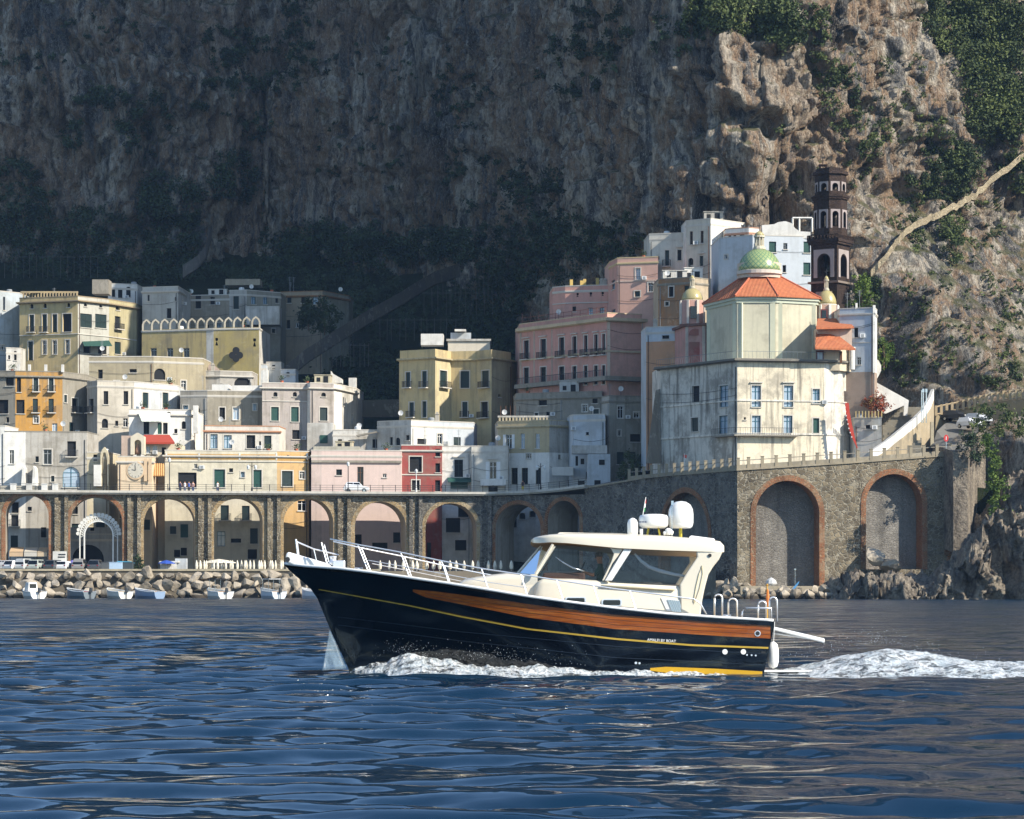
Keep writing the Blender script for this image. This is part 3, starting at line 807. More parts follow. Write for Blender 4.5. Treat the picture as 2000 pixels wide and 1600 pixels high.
building('house', 'tall bare grey stone house standing against the church rampart', [A(1176, 12), A(1190, 10), A(1262, 18)], 776, 1010, [greyw, stucco('a8a496', .7)], [(1212, 11, 793, 817, 'wT'), (1241, 20, 848, 863, 'k'), (1212, 14, 883, 907, 'g'), (1235, 13, 883, 907, 'g')], depth=10, cornice=.15, trim=concrete)

# ------------------------------------------------------------- rows behind
b = building('house', 'sunlit white house with a pale striped awning over its terrace doors', [(252, 452), (372, 454), (380, 458)], 800, 868, [white, white], [(286, 11, 824, 848, 'm'), (312, 8, 826, 848, 'G'), (323, 9, 826, 848, 'k'), (359, 8, 823, 838, 'ka'), (330, 6, 805, 812, 'k')], depth=9, sink=9, cornice=.3)
m_ = MB(); p0, p1 = P(270, 807, 451.9), P(332, 807, 452.4); q0, q1 = P(277, 823, 450), P(334, 823, 450.5)
for i in range(12):
    s = i / 12; t = (i + .92) / 12
    m_.prism([p0.lerp(p1, s), p0.lerp(p1, t), q0.lerp(q1, t), q0.lerp(q1, s)], (0, 0, -.04), i % 2)
m_.build('awning', [plain('awning_pale', C('cfd8c2'), .8), plain('awning_white', C('e6e6dc'), .8)], b)
part_box(b, 'chimney_wall', 377, 386, 792, 846, 453, 1.2, white)
b = building('house', 'low white terrace house with four framed doors and a terracotta roof edge', [(400, 448), (545, 450)], 832, 880, [stucco('e1dccf', .2)], [(418, 14, 848, 876, 'bT'), (445, 15, 850, 876, 'bT'), (490, 17, 850, 876, 'kT'), (523, 14, 851, 876, 'gT'), (508, 4, 862, 876, 'k')], depth=8, sink=10, cornice=.3, trim=stucco('cf9a78', .2))
b = building('house', 'crumbling pale grey palazzo with green doors and a white chimney on its roof', [(512, 468), (600, 470), (606, 468.5), (652, 470), (668, 474), (696, 482)], 748, 868, [stucco('bdb3aa', .6), white, stucco('bdb3aa', .6), white, whited],
    [(538, 8, 766, 775, 'ka'), (576, 8, 766, 775, 'ka'), (632, 9, 767, 775, 'ka'), (537, 15, 795, 822, 'GT'), (576, 15, 795, 824, 'GT'), (632, 15, 796, 822, 'gT'), (537, 14, 838, 850, 'k'), (578, 14, 840, 858, 'k')], depth=12, sink=9, cornice=.4)
part_box(b, 'chimney', 513, 523, 722, 748, 470, 1.6, white); part_box(b, 'roof_wall', 681, 696, 738, 758, 484, 1.2, white)
m_ = MB(); m_.prism([P(646, 748, 476), P(668, 748, 476), P(668, 740, 476), P(650, 730, 476), P(646, 724, 476)], (0, 3, 0)); m_.build('stair_head', [white], b)
ledge(b, [(512, 468), (600, 470)], 782, .15, .12)
building('house', 'white house with four tall shutters below the long beige wall', [(170, 466), (190, 463), (262, 465), (346, 474)], 747, 840, [greyw, stucco('d8cfbd', .3), stucco('d4d8d8', .2)], [(207, 9, 764, 790, 'k'), (246, 9, 764, 790, 'k'), (284, 11, 767, 797, 'gT'), (323, 11, 767, 797, 'gT'), (205, 12, 818, 836, 'ka'), (228, 6, 822, 832, 'k'), (178, 9, 779, 806, 'kB')], depth=10, sink=10, cornice=.12)  # warm and bluish stucco paint the sunlit and shaded faces of one white house
building('house', 'orange ochre house with small iron balconies at the left edge of the town', [(-30, 462), (30, 461), (122, 463), (170, 470)], 726, 850, [grey, org, grey], [(19, 16, 737, 754, 'k'), (37, 8, 738, 766, 'k'), (70, 9, 738, 765, 'gTB'), (100, 9, 738, 765, 'gTB'), (69, 10, 779, 806, 'gB'), (100, 10, 779, 806, 'gB'), (6, 20, 781, 808, 'k'), (40, 16, 781, 808, 'k'), (146, 12, 778, 806, 'kTB'), (107, 10, 827, 845, 'p'), (140, 9, 825, 845, 'g')], depth=10, sink=10, cornice=.35, trim=grey)  # grey on the right-hand face paints its shade
for px in (36, 57, 89, 122): part_box(None, 'chimney_post', px - 2.5, px + 2.5, 712, 727, 462.5, .5, white)
for i, o in enumerate([o for o in col.objects if o.name.startswith('chimney_post')]):
    tag(o, ('leftmost', 'second', 'third', 'rightmost')[i] + ' white post on the roof edge of the orange house', 'post', 'white posts on the orange house')
building('house', 'long beige house with a plain wall below the scalloped villa', [(174, 478), (300, 478), (396, 482)], 697, 770, [stucco('b7ab8e', .4)], [(196, 9, 722, 740, 'k'), (312, 22, 720, 742, 'ka'), (260, 14, 721, 728, 'k')], depth=9, sink=10, cornice=.1)
b = building('house', 'yellow three-storey palazzo high on the left with dark balconies and glazed bays', [(38, 506), (152, 502), (213, 508), (266, 516)], 583, 712, [stucco('d4bd8a', .45), stucco('c6c4b8', .4), stucco('c2b78f', .4)],
    [(62, 6, 594, 603, 'ka'), (88, 6, 593, 602, 'ka'), (134, 6, 592, 600, 'ka'), (167, 6, 592, 599, 'ka'), (197, 6, 594, 601, 'ka'), (230, 8, 596, 606, 'ka'), (62, 9, 615, 649, 'gTB'), (87, 9, 614, 649, 'gTB'), (107, 9, 614, 649, 'gT'), (131, 17, 613, 648, 'kT'), (168, 23, 613, 640, 'g'), (197, 22, 614, 641, 'g'), (230, 11, 618, 643, 'kB'), (60, 9, 667, 704, 'gT'), (87, 8, 665, 692, 'wT'), (107, 8, 665, 692, 'wT'), (132, 8, 664, 691, 'wT'), (170, 14, 676, 690, 'k'), (200, 16, 674, 692, 'k'), (230, 12, 668, 692, 'g')], depth=12, sink=10, cornice=.6, trim=stucco('a9977a', .4))
ledge(b, [(38, 506), (152, 502), (213, 508), (266, 516)], 655, .15, .15)
m_ = MB(); m_.prism([P(160, 665, 503.5), P(213, 665, 508), P(219, 675, 505), P(164, 675, 500.5)], (0, 0, -.12)); m_.build('awning', [M_GREEN], b)
m_ = MB()
for i in range(19): p = P(46 + i * 5.8, 577, 506 - i * .2); m_.box(p, (.28, .3, 1.1))
m_.build('baluster', [stucco('c9b389', .3)], b)
part_box(b, 'roof_room', 180, 212, 546, 574, 509, 4, concrete); part_box(b, 'parapet_rail', 40, 152, 569, 572, 504.7, .4, stucco('c9b389', .3))
b = building('villa', 'yellow villa with a scalloped parapet of pointed arches and a quatrefoil window', [(277, 500), (403, 496), (417, 495.5), (506, 494), (514, 500)], 645, 712, [stucco('c4b07c', .6), whited, stucco('b2a26c', .4), whited], [(300, 12, 680, 696, 'y'), (332, 12, 680, 698, 'y'), (364, 12, 680, 698, 'y'), (423, 6, 660, 675, 'ko'), (497, 6, 661, 677, 'ko')], depth=9, sink=8, cat='villa', cornice=.15, parapet=False)
zt = b['_zt']
for i in range(13):     # scalloped parapet, arch by arch
    px = 286 + i * 17.8; D = float(np.interp(px, [277, 506], [500, 494])) - .05; w = 17.4 / F * D; c0 = Vector((Xp(px, D), D, zt)); hgt = 1.75
    out_ = [(-.5, -.1), (-.5, .55), (-.36, .86), (0, 1.12), (.36, .86), (.5, .55), (.5, -.1)]
    in_ = [(-.34, -.1), (-.34, .5), (-.25, .72), (0, .93), (.25, .72), (.34, .5), (.34, -.1)]
    m_ = MB(); mk = lambda q: c0 + Vector((q[0] * w, 0, q[1] * hgt))
    for k in range(6): m_.prism([mk(out_[k]), mk(out_[k + 1]), mk(in_[k + 1]), mk(in_[k])], (0, .35, 0))
    m_.build('parapet_arch', [stucco('cfc6b0', .3)], b)
m_ = MB(); c0 = P(461, 693, 494.1)
for (dx, dz, r) in ((-.62, -.1, .62), (.62, -.1, .62), (0, .75, .62), (0, -.7, .6)): m_.prism([c0 + Vector((dx + r * math.cos(t), 0, dz + r * math.sin(t))) for t in ang], (0, -.06 - dx * .004 - dz * .005, 0))
m_.build('quatrefoil_window', [M_INT], b)
building('house', 'small white hut with a dark window right of the yellow palazzo roof', [(278, 516), (348, 514), (359, 520)], 562, 640, [stucco('c9c8bf', .3), whited], [(330, 9, 602, 622, 'k'), (343, 3, 580, 588, 'k'), (290, 4, 576, 588, 'k')], depth=8, sink=8, cornice=.25)
building('house', 'small white roof pavilion with three arches behind the yellow palazzo', [(211, 520), (268, 522)], 554, 620, [white], [(222, 7, 562, 580, 'ka'), (235, 9, 562, 582, 'ka'), (251, 9, 560, 580, 'ka')], depth=6, sink=8, cornice=.1)
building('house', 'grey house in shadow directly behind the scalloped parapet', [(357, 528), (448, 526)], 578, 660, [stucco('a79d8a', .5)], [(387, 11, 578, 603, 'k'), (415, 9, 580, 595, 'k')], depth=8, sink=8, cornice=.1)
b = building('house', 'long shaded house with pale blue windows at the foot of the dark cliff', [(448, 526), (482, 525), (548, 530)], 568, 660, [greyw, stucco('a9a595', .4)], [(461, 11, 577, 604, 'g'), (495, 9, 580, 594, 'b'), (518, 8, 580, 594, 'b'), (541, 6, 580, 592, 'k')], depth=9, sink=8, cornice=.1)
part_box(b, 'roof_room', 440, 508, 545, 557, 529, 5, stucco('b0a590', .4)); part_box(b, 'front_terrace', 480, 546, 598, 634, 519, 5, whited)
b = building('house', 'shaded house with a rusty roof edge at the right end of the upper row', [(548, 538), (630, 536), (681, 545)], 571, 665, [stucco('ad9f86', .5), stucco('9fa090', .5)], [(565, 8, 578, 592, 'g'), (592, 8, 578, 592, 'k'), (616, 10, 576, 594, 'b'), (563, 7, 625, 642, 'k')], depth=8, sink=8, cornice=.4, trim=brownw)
building('house', 'bluish white house with a rounded roof cut by the left edge, above the orange house', [(-40, 505), (38, 512)], 565, 730, [stucco('c3cdd2', .3)], [(8, 4, 580, 606, 'k'), (30, 6, 690, 700, 'k')], depth=9, sink=8, cornice=0)
building('house', 'tiny white annex under the bluish house left of the yellow palazzo', [(12, 499), (40, 500)], 680, 720, [whited], [(18, 4, 694, 702, 'k'), (30, 5, 686, 704, 'k')], depth=4, sink=8, cornice=.05)
b = building('house', 'grey plastered house with two framed windows left of the crumbling palazzo', [(352, 470), (405, 469), (512, 471)], 764, 850, [stucco('b3ada0', .6), stucco('a49c8a', .7)], [(434, 11, 796, 820, 'kT'), (461, 12, 796, 820, 'pT'), (386, 8, 798, 820, 'k')], depth=9, sink=9, cornice=.08)
part_box(b, 'roof_terrace', 414, 447, 751, 763, 471, 5, white); part_box(b, 'roof_slab', 453, 511, 753, 763, 470.5, 5, white)
b = building('house', 'white domed house with a big arched loggia above the grey plastered house', [(346, 486), (430, 485), (492, 487)], 726, 790, [whited, stucco('c3bfb6', .4)], [(474, 33, 737, 760, 'ka'), (390, 14, 742, 754, 'y'), (365, 12, 742, 754, 'y')], depth=9, sink=9, cornice=.3)
m_ = MB(); c0 = P(390, 727, 490); m_.lathe([(3.6, 0), (3.4, .5), (2.8, 1.0), (1.8, 1.4), (.6, 1.6), (.05, 1.62)], c0, 20, sy=.8); m_.build('low_dome', [stucco('9a8a80', .4)], b, smooth=True)
for i, (x0, x1, y0, y1, D, m, l) in enumerate(((452, 482, 707, 722, 496, cream, 'small cream roof room below the quatrefoil window'), (487, 520, 712, 733, 497, bluew, 'pale blue water-tank room behind the crumbling palazzo'), (520, 549, 708, 722, 499, whited, 'white tank room left of the hillside stair'), (548, 577, 722, 738, 497, bluew, 'small bluish hut behind the crumbling palazzo roof'))):
    building('roof_hut', l, [(x0, D), (x1, D)], y0, y1 + 10, [m], [((x0 + x1) / 2, 6, y0 + 5, y0 + 13, 'k')], depth=4, sink=5, cornice=.05, cat='hut')

# yellow palazzo in the middle
yl = stucco('d6c190', .4)
b = building('palazzo', 'tall yellow palazzo with stepped facade and white penthouse in the middle of the town', [(781, 470), (850, 466), (881, 471), (932, 470), (960, 467), (998, 473), (1014, 480)], 700, 830, [yl, stucco('d5c69c', .3), yl, stucco('d5c69c', .3), stucco('bfb694', .4), yl],  # paler and duller yellows paint sun and shade on the facade sections
    [(797, 9, 727, 757, 'gTB'), (829, 9, 725, 757, 'gTB'), (866, 14, 724, 757, 'gTB'), (908, 17, 725, 758, 'gT'), (948, 14, 724, 757, 'gTB'), (804, 9, 786, 815, 'gTB'), (829, 8, 784, 815, 'gT'), (908, 10, 785, 815, 'gTB'), (946, 14, 785, 816, 'kTB'), (976, 5, 770, 776, 'k')], depth=13, sink=10, cat='palazzo', cornice=.55, parapet=False, trim=stucco('cdbf98', .5))
zt = b['_zt']
m_ = MB(); pl = [(Xp(px, D), D) for px, D in [(781, 470), (850, 466), (881, 471), (932, 470), (960, 467), (998, 473)]]
ribbon(m_, pl, zt - .1, zt + 1.25, -.3, -.02); m_.build('parapet', [yl], b)
part_box(b, 'penthouse', 875, 957, 665, 702, 474, 7, stucco('e2d8c4', .15)); part_box(b, 'penthouse_roof', 872, 959, 662, 666, 473.7, 8, whited); part_box(b, 'water_tank', 822, 866, 652, 674, 473, 4, white)
part_box(b, 'rooftop_room', 880, 920, 650, 662, 476, 4, bluew); part_box(b, 'skylight', 888, 910, 643, 647, 475, 3, white)
b = building('house', 'pale house with a gabled sun-struck corner below the yellow palazzo', [(737, 452), (803, 448), (846, 451), (925, 455)], 824, 880, [whited, white, bluew], [(764, 6, 854, 870, 'k'), (777, 9, 855, 870, 'ka'), (796, 7, 850, 860, 'k'), (824, 18, 857, 868, 'k'), (893, 14, 854, 870, 'g'), (846, 3, 850, 856, 'k')], depth=9, sink=9, cornice=.08)
b = building('house', 'low white house with a dark canopy left of the red house roof', [(650, 452), (738, 453)], 840, 890, [whited], [(664, 8, 858, 868, 'k'), (683, 6, 860, 870, 'k'), (732, 9, 858, 875, 'k')], depth=8, sink=9, cornice=.08)
m_ = MB(); m_.prism([P(695, 850, 450.8), P(735, 842, 450.8), P(738, 845, 450.8), P(697, 853, 450.8)], (0, 1.1, 0)); m_.build('canopy', [concrete], b)
part_box(b, 'terrace_wall', 612, 702, 872, 888, 440, 1.0, stucco('c7c1ae', .4))
part_box(b, 'side_house', 600, 650, 826, 880, 456, 7, whited)
for (x0, x1, y0, y1) in ((625, 640, 850, 866),): part_box(b, 'green_door', x0, x1, y0, y1, 455.9, .06, M_GREEN)

# pink palazzo
pk = stucco('d6a294', .25)
uw = [(1028, 10), (1061, 11), (1097, 10), (1122, 8), (1144, 7), (1164, 7), (1179, 6)]
b = building('palazzo', 'pink palazzo with two rows of tall dark windows and iron balconies', [(1015, 466), (1186, 446), (1258, 449)], 634, 770, [pk, stucco('dfae9c', .2)],  # lighter pink on the right face paints the stronger sun there
    [(x, w, 665 - (x - 1028) * .085, 702 - (x - 1028) * .06, 'kTLB') for x, w in uw] + [(x, w, 718 - (x - 1028) * .03, 754 - (x - 1028) * .02, 'mT') for x, w in uw], depth=14, sink=6, cat='palazzo', cornice=.7, trim=stucco('d8c3a0', .25), cor_h=.5)
ledge(b, [(1015, 466), (1186, 446), (1258, 449)], 703, .3, .2, stucco('d8c3a0', .25))
ledge(b, [(1015, 466), (1186, 446), (1258, 449)], 752, .7, 1.1, concrete, 'balcony_slab')
for px in (1018, 1045, 1080, 1188.5, 1255): 
    D = float(np.interp(px, [1015, 1186, 1258], [466, 446, 449])); m_ = MB(); p = P(px, 640, D)
    zt_, zb_ = b['_zt'] - 1.4, b['_zt'] - 10.2
    m_.box((p.x, D - .03, (zt_ + zb_) / 2), (.55, .12, zt_ - zb_)); m_.build('pilaster', [stucco('dcc6ae', .2)], b)
m_ = MB(); pl = [(Xp(px, D), D) for px, D in [(1015, 466), (1186, 446)]]
zr = Zp(752, 466)
ribbon(m_, pl, zr + .9, zr + 1.0, 1.0, 1.08)
for i in range(60):
    t = (i + .5) / 60; x = pl[0][0] * (1 - t) + pl[1][0] * t; y = pl[0][1] * (1 - t) + pl[1][1] * t; m_.box((x - .1, y - 1.03, zr + .45), (.05, .05, .9))
m_.build('railing', [M_IRON], b)
m_ = MB()
for i in range(11): p = P(1020 + i * 16.2, 0, 466 - i * 1.85); m_.box((p.x, p.y + .5, b['_zt'] + .6), (.09, .09, 1.3 if i > 2 else 2.6))
for zz in (.5, 1.1):
    p, q = P(1018, 0, 466.7), P(1184, 0, 447); m_.tube([(p.x, p.y, b['_zt'] + zz), (q.x, q.y, b['_zt'] + zz)], .04, 4)
m_.build('roof_railing', [plain('rust_iron', C('7a4b3a'))], b)
pk2 = stucco('dca898', .2)
b = building('house', 'pink upper house with three round vents and yellow chimney posts on the roof', [(1080, 462), (1104, 460), (1192, 458)], 562, 640, [pk2], [(1128, 5, 572, 580, 'ko'), (1154, 5, 571, 579, 'ko'), (1177, 5, 570, 578, 'ko'), (1102, 7, 602, 618, 'k'), (1153, 10, 601, 618, 'b'), (1176, 9, 601, 618, 'b')], depth=9, sink=6, cornice=.12)
ledge(b, [(1080, 462), (1104, 460), (1192, 458)], 594, .15, .14)
for px, t_ in ((1116, 546), (1136, 548), (1142, 545), (1167, 543), (1155, 556)): part_box(b, 'chimney', px - 3, px + 3, t_, 562, 461, .5, stucco('e2c274', .1))
b = building('house', 'sunlit pink tower house with one small window, highest of the pink houses', [(1190, 456), (1206, 450), (1285, 448)], 513, 625, [pk2, stucco('e2b6a2', .1)], [(1246, 9, 524, 546, 'pT'), (1198, 6, 547, 566, 'b'), (1198, 7, 605, 618, 'b')], depth=9, sink=8, cornice=.12, trim=stucco('e0c89a', .1))  # paler copy of the pink paints sunlight on the right face
ledge(b, [(1190, 456), (1206, 450), (1285, 448)], 556, .25, .08, stucco('e0c4b0', .1))

# white houses under the cliff
b = building('house', 'white stepped house with a balcony, leftmost under the sunlit cliff', [(1268, 458), (1342, 456)], 458, 552, [stucco('ddd9cc', .3)], [(1285, 6, 500, 508, 'y'), (1303, 8, 489, 520, 'gTB'), (1327, 8, 488, 509, 'kL')], depth=9, sink=8, cornice=.06)
building('house', 'tall cream-white house with two upper shutters behind the church dome', [(1340, 452), (1388, 449), (1456, 455)], 432, 552, [stucco('ddd5c2', .25), white], [(1350, 6, 452, 478, 'n'), (1371, 6, 451, 475, 'n'), (1349, 10, 504, 522, 'ka'), (1370, 7, 500, 520, 'gL'), (1400, 9, 495, 525, 'baL')], depth=9, sink=8, cornice=.06)
building('house', 'topmost white house with a single dark window beneath the cliff', [(1396, 460), (1444, 458), (1486, 460)], 405, 470, [white, white], [(1423, 9, 415, 426, 'k')], depth=7, sink=8, cornice=.06)
b = building('house', 'low white house with three dark windows left of the dome lantern', [(1417, 448), (1462, 446), (1484, 447)], 448, 500, [white, white], [(1425, 6, 456, 469, 'k'), (1435, 6, 455, 469, 'k'), (1449, 10, 454, 470, 'k'), (1470, 8, 455, 463, 'p')], depth=7, sink=8, cornice=.12, trim=stucco('cf9f83', .2))
b = building('house', 'broad white house with green shutters and a curved gable left of the bell tower', [(1404, 436), (1470, 432), (1600, 434)], 466, 570, [bluew, stucco('d3dade', .15)], [(1509, 14, 472, 493, 'G'), (1534, 8, 475, 487, 'y'), (1576, 13, 472, 494, 'G'), (1576, 14, 513, 537, 'G'), (1532, 7, 518, 532, 'k')], depth=10, sink=10, cornice=0)
m_ = MB(); D = 433.5
m_.prism([P(1490, 466, D), P(1488, 440, D), P(1512, 438, D), P(1520, 434, D), P(1534, 432, D), P(1546, 436, D), P(1553, 446, D), P(1562, 452, D), P(1583, 453, D), P(1583, 466, D)], (0, .8, 0)); m_.build('curved_gable', [white], b)
m_ = MB()
for (x0, y0, x1, y1) in ((1548, 426, 1586, 426), (1548, 426, 1548, 452), (1561, 426, 1561, 453), (1586, 426, 1586, 453)): m_.tube([P(x0, y0, 437), P(x1, y1, 437)], .16, 4)
m_.build('pergola', [white], b)
building('house', 'brown stone house between the pink tower house and the left chapel', [(1286, 436), (1350, 433), (1384, 436)], 546, 700, [brownw, stucco('c9b79c', .3)], [(1311, 9, 560, 580, 'kT'), (1341, 9, 558, 572, 'g'), (1287, 3, 565, 580, 'k'), (1290, 8, 700, 712, 'k')], depth=8, sink=10, cornice=.15, trim=concrete)
building('house', 'white terrace house squeezed between the pink palazzo and the left chapel', [(1262, 428), (1326, 426)], 640, 790, [bluew], [(1300, 14, 655, 662, 'k')], bands=[(668, stucco('d3a27c', .2))], depth=8, sink=10, cornice=.05)
building('house', 'low green-roofed house below the pink palazzo', [(1008, 452), (1100, 448), (1176, 446)], 770, 840, [grey, concrete], [(1162, 10, 777, 788, 'k'), (1060, 16, 782, 792, 'k')], depth=8, sink=8, cornice=.3, trim=concrete)
b = building('house', 'blue-white side house with a corner pilaster right of the bell tower', [(1640, 404), (1708, 402), (1713, 406)], 604, 760, [stucco('cdd6dd', .2), white], [(1672, 8, 640, 659, 'k')], bands=[(728, stucco('b9a391', .4))], depth=9, sink=6, cornice=.15)
part_box(b, 'corner_pilaster', 1705, 1710, 596, 728, 401.9, .4, white); part_box(b, 'roof_urn', 1671, 1675, 592, 604, 403, .3, white)
ledge(b, [(1640, 404), (1708, 402)], 670, .12, .1)
# ============================================================= masonry arches
M_RUBBLE = stone('rubble_stone', C('8d8068'), C('5d5547'), C('9a9280'), 1.25)
M_RUBBLE_SHADE = stone('rubble_stone_shaded', C('7a746a'), C('4f4c47'), C('8a867c'), 1.3)  # greyer, darker copy of the rubble, painting shade on the shaded stretches
M_BRICK = stone('arch_brick', C('a5714f'), C('8b5f45'), C('a89478'), 2.6, (1, 1, 2))
M_TANB = stone('tan_arch_stone', C('b39a72'), C('97805d'), C('b8ab90'), 2.2, (1, 1, 2))
M_PLASTER = stucco('b9b1a2', .5)
M_NICHE = stone('niche_masonry', C('8a867e'), C('78746d'), C('8f8b82'), 2.0, (1, 1, 1.8))
def archwall(mb, fr, L, z0, zt, arches, thick, mf=0, mi=1, steps=18, back=True):
    """wall with arched openings; zt(u) top; arches: (uc, a, spring z, foot z)"""
    zt = zt if callable(zt) else (lambda z: (lambda u: z))(zt)
    u = 0.0
    sides = (0.0, -thick) if back else (0.0,)
    def colq(ua, ub, za, zb, za2, zb2):
        for o in sides: mb.face([fr(ua, za, o), fr(ub, za2, o), fr(ub, zb2, o), fr(ua, zb, o)], mf)
    for (uc, a, zs, zf) in sorted(arches):
        if uc - a > u: colq(u, uc - a, z0, zt(u), z0, zt(uc - a))
        pts = [(uc - a * math.cos(math.pi * i / steps), zs + a * math.sin(math.pi * i / steps)) for i in range(steps + 1)]
        for i in range(steps):
            (ua, za), (ub, zb) = pts[i], pts[i + 1]
            colq(ua, ub, za, zt(ua), zb, zt(ub))
            mb.face([fr(ua, za, 0), fr(ub, zb, 0), fr(ub, zb, -thick), fr(ua, za, -thick)], mi)
        if zf > z0: colq(uc - a, uc + a, z0, zf, z0, zf)
        for s in (-a, a): mb.face([fr(uc + s, zf, 0), fr(uc + s, zs, 0), fr(uc + s, zs, -thick), fr(uc + s, zf, -thick)], mi)
        if zf > z0: mb.face([fr(uc - a, zf, 0), fr(uc + a, zf, 0), fr(uc + a, zf, -thick), fr(uc - a, zf, -thick)], mi)
        u = uc + a
    if u < L: colq(u, L, z0, zt(u), z0, zt(L))
def ring(mb, fr, uc, a, zs, zf, w, out, steps=18, o0=.004, m=0, jamb=True):
    """raised band of bricks round an arch"""
    inn = [(uc - a * math.cos(math.pi * i / steps), zs + a * math.sin(math.pi * i / steps)) for i in range(steps + 1)]
    ou = [(uc - (a + w) * math.cos(math.pi * i / steps), zs + (a + w) * math.sin(math.pi * i / steps)) for i in range(steps + 1)]
    if jamb:
        inn = [(uc - a, zf)] + inn + [(uc + a, zf)]; ou = [(uc - a - w, zf)] + ou + [(uc + a + w, zf)]
    for i in range(len(inn) - 1):
        A4 = [inn[i], inn[i + 1], ou[i + 1], ou[i]]
        mb.add([fr(*p, out) for p in A4] + [fr(*p, o0) for p in A4], [(0, 1, 2, 3), (0, 4, 5, 1), (3, 2, 6, 7), (1, 5, 6, 2), (0, 3, 7, 4)], m)
def frame_of(p0, p1):
    d, n, L = seg_frame(p0, p1)
    return (lambda u, z, o: Vector((p0[0] + d.x * u + n.x * o, p0[1] + d.y * u + n.y * o, z))), d, n, L
def u_of(px, p0, p1, L):
    k = (px - 1000.0) / F; dx, dy = p1[0] - p0[0], p1[1] - p0[1]
    return (k * p0[1] - p0[0]) / (dx - k * dy) * L
VP = lambda px: (Xp(px, vD(px)), vD(px))

# ------------------------------------------------------------- viaduct
QZ = 3.9
DECK = Zp(959, 420)
V = thing('viaduct', 'long stone road viaduct with round arches standing on the waterfront quay', 'viaduct', (Xp(450, 421), 421, QZ))
piers = [-22, 120, 262, 400, 535, 672, 812, 950, 1066, 1142]
openings = [(11, 95, 966), (137, 239, 970), (281, 381, 973), (418, 513, 972), (554, 651, 973), (693, 793, 980), (831, 931, 983), (968, 1056, 985), (1070, 1132, 978)]
for i, (xa, xb, yc) in enumerate(openings):
    p0, p1 = VP(piers[i]), VP(piers[i + 1]); fr, d, n, L = frame_of(p0, p1)
    ua, ub = u_of(xa, p0, p1, L), u_of(xb, p0, p1, L); a = (ub - ua) / 2; uc = (ua + ub) / 2
    zc = Zp(yc, p0[1] + d.y * uc); zs = zc - a
    mb = MB(); archwall(mb, fr, L, QZ - 2, DECK - .5, [(uc, a, zs, QZ - 2)], 7.5)
    w = mb.build('arch_wall', [M_RUBBLE_SHADE if i > 5 else M_RUBBLE, M_PLASTER], V)
    mb = MB(); ring(mb, fr, uc, a, zs, QZ - 2, .62, .07, 16); mb.build('arch_ring', [M_BRICK if i in (0, 1, 7, 8) else M_TANB], w)
    if i > 0 and i < 8:      # twin pilasters with a dark slot between them, under the deck brackets
        for s in (-1, 1):
            mb = MB(); wd = .55
            uq = s * .72
            q = lambda u, z, o: fr(u, z, o)
            mb.hexa([q(uq - wd / 2, QZ - 2, .55), q(uq + wd / 2, QZ - 2, .55), q(uq + wd / 2, QZ - 2, -.3), q(uq - wd / 2, QZ - 2, -.3), q(uq - wd / 2, DECK - .52, .45), q(uq + wd / 2, DECK - .52, .45), q(uq + wd / 2, DECK - .52, -.3), q(uq - wd / 2, DECK - .52, -.3)])
            mb.build('pilaster', [M_RUBBLE_SHADE if i > 5 else M_RUBBLE], V)
vp = [VP(px) for px in (-40, 0, 120, 262, 400, 535, 672, 812, 950, 1040, 1100, 1150)]
mb = MB(); dz = [DECK + (0 if i < 9 else (.15 if i == 9 else (.45 if i == 10 else .85))) for i in range(12)]
ribbon(mb, vp, [z - .5 for z in dz], dz, -10.2, .95); mb.build('deck', [stucco('b9b4a6', .35)], V)
mb = MB(); ribbon(mb, vp, [z - .28 for z in dz], [z + .06 for z in dz], .96, 1.12); mb.build('deck_edge', [stucco('d6d1c4', .3)], V)
# promenade railing, post by post
rail_post = None
def along(pts, step):
    out = []; acc = 0.0
    for a, b in zip(pts[:-1], pts[1:]):
        d, n, L = seg_frame(a, b); u = acc
        while u < L:
            out.append((a[0] + d.x * u, a[1] + d.y * u, d, n, u / L)); u += step
        acc = u - L
    return out
pm = MB(); pm.box((0, 0, .5), (.09, .09, 1.0)); pm.box((0, 0, 1.03), (.16, .16, .06))
for (x, y, d, n, t) in along(vp[1:], 1.9):
    zz = float(np.interp(x, [q[0] for q in vp], dz))
    if rail_post is None:
        rail_post = pm.build('railing_post', [M_IRON], V, local=True); o = rail_post
    else:
        o = rail_post.copy(); col.objects.link(o); o.parent = V
    o.location = Vector((x + n.x * .7, y + n.y * .7, zz)) - ORI[V.name]
for h in (.35, .66, .98):
    mb = MB(); ribbon(mb, vp[1:], [z + h for z in dz[1:]], [z + h + .045 for z in dz[1:]], .68, .73); mb.build('railing_bar', [M_IRON], V)
for px in (26, 57, 87, 108):
    D = vD(px) - .55; p = P(px, 0, D); mb = MB(); mb.box((p.x, D, DECK + .5), (.85, .5, .85)); mb.box((p.x, D, DECK + .97), (.95, .6, .1))
    o = mb.build('planter_block', [white]); tag(o, {26: 'leftmost', 57: 'second', 87: 'third', 108: 'rightmost'}[px] + ' of four white concrete blocks on the viaduct edge', 'block', 'white blocks on the viaduct edge')
mb = MB()
ribbon(mb, [VP(-30), VP(60), VP(112)], DECK, DECK + .75, -.2, .3); mb.build('parapet', [stucco('c9c4b6', .3)], V)

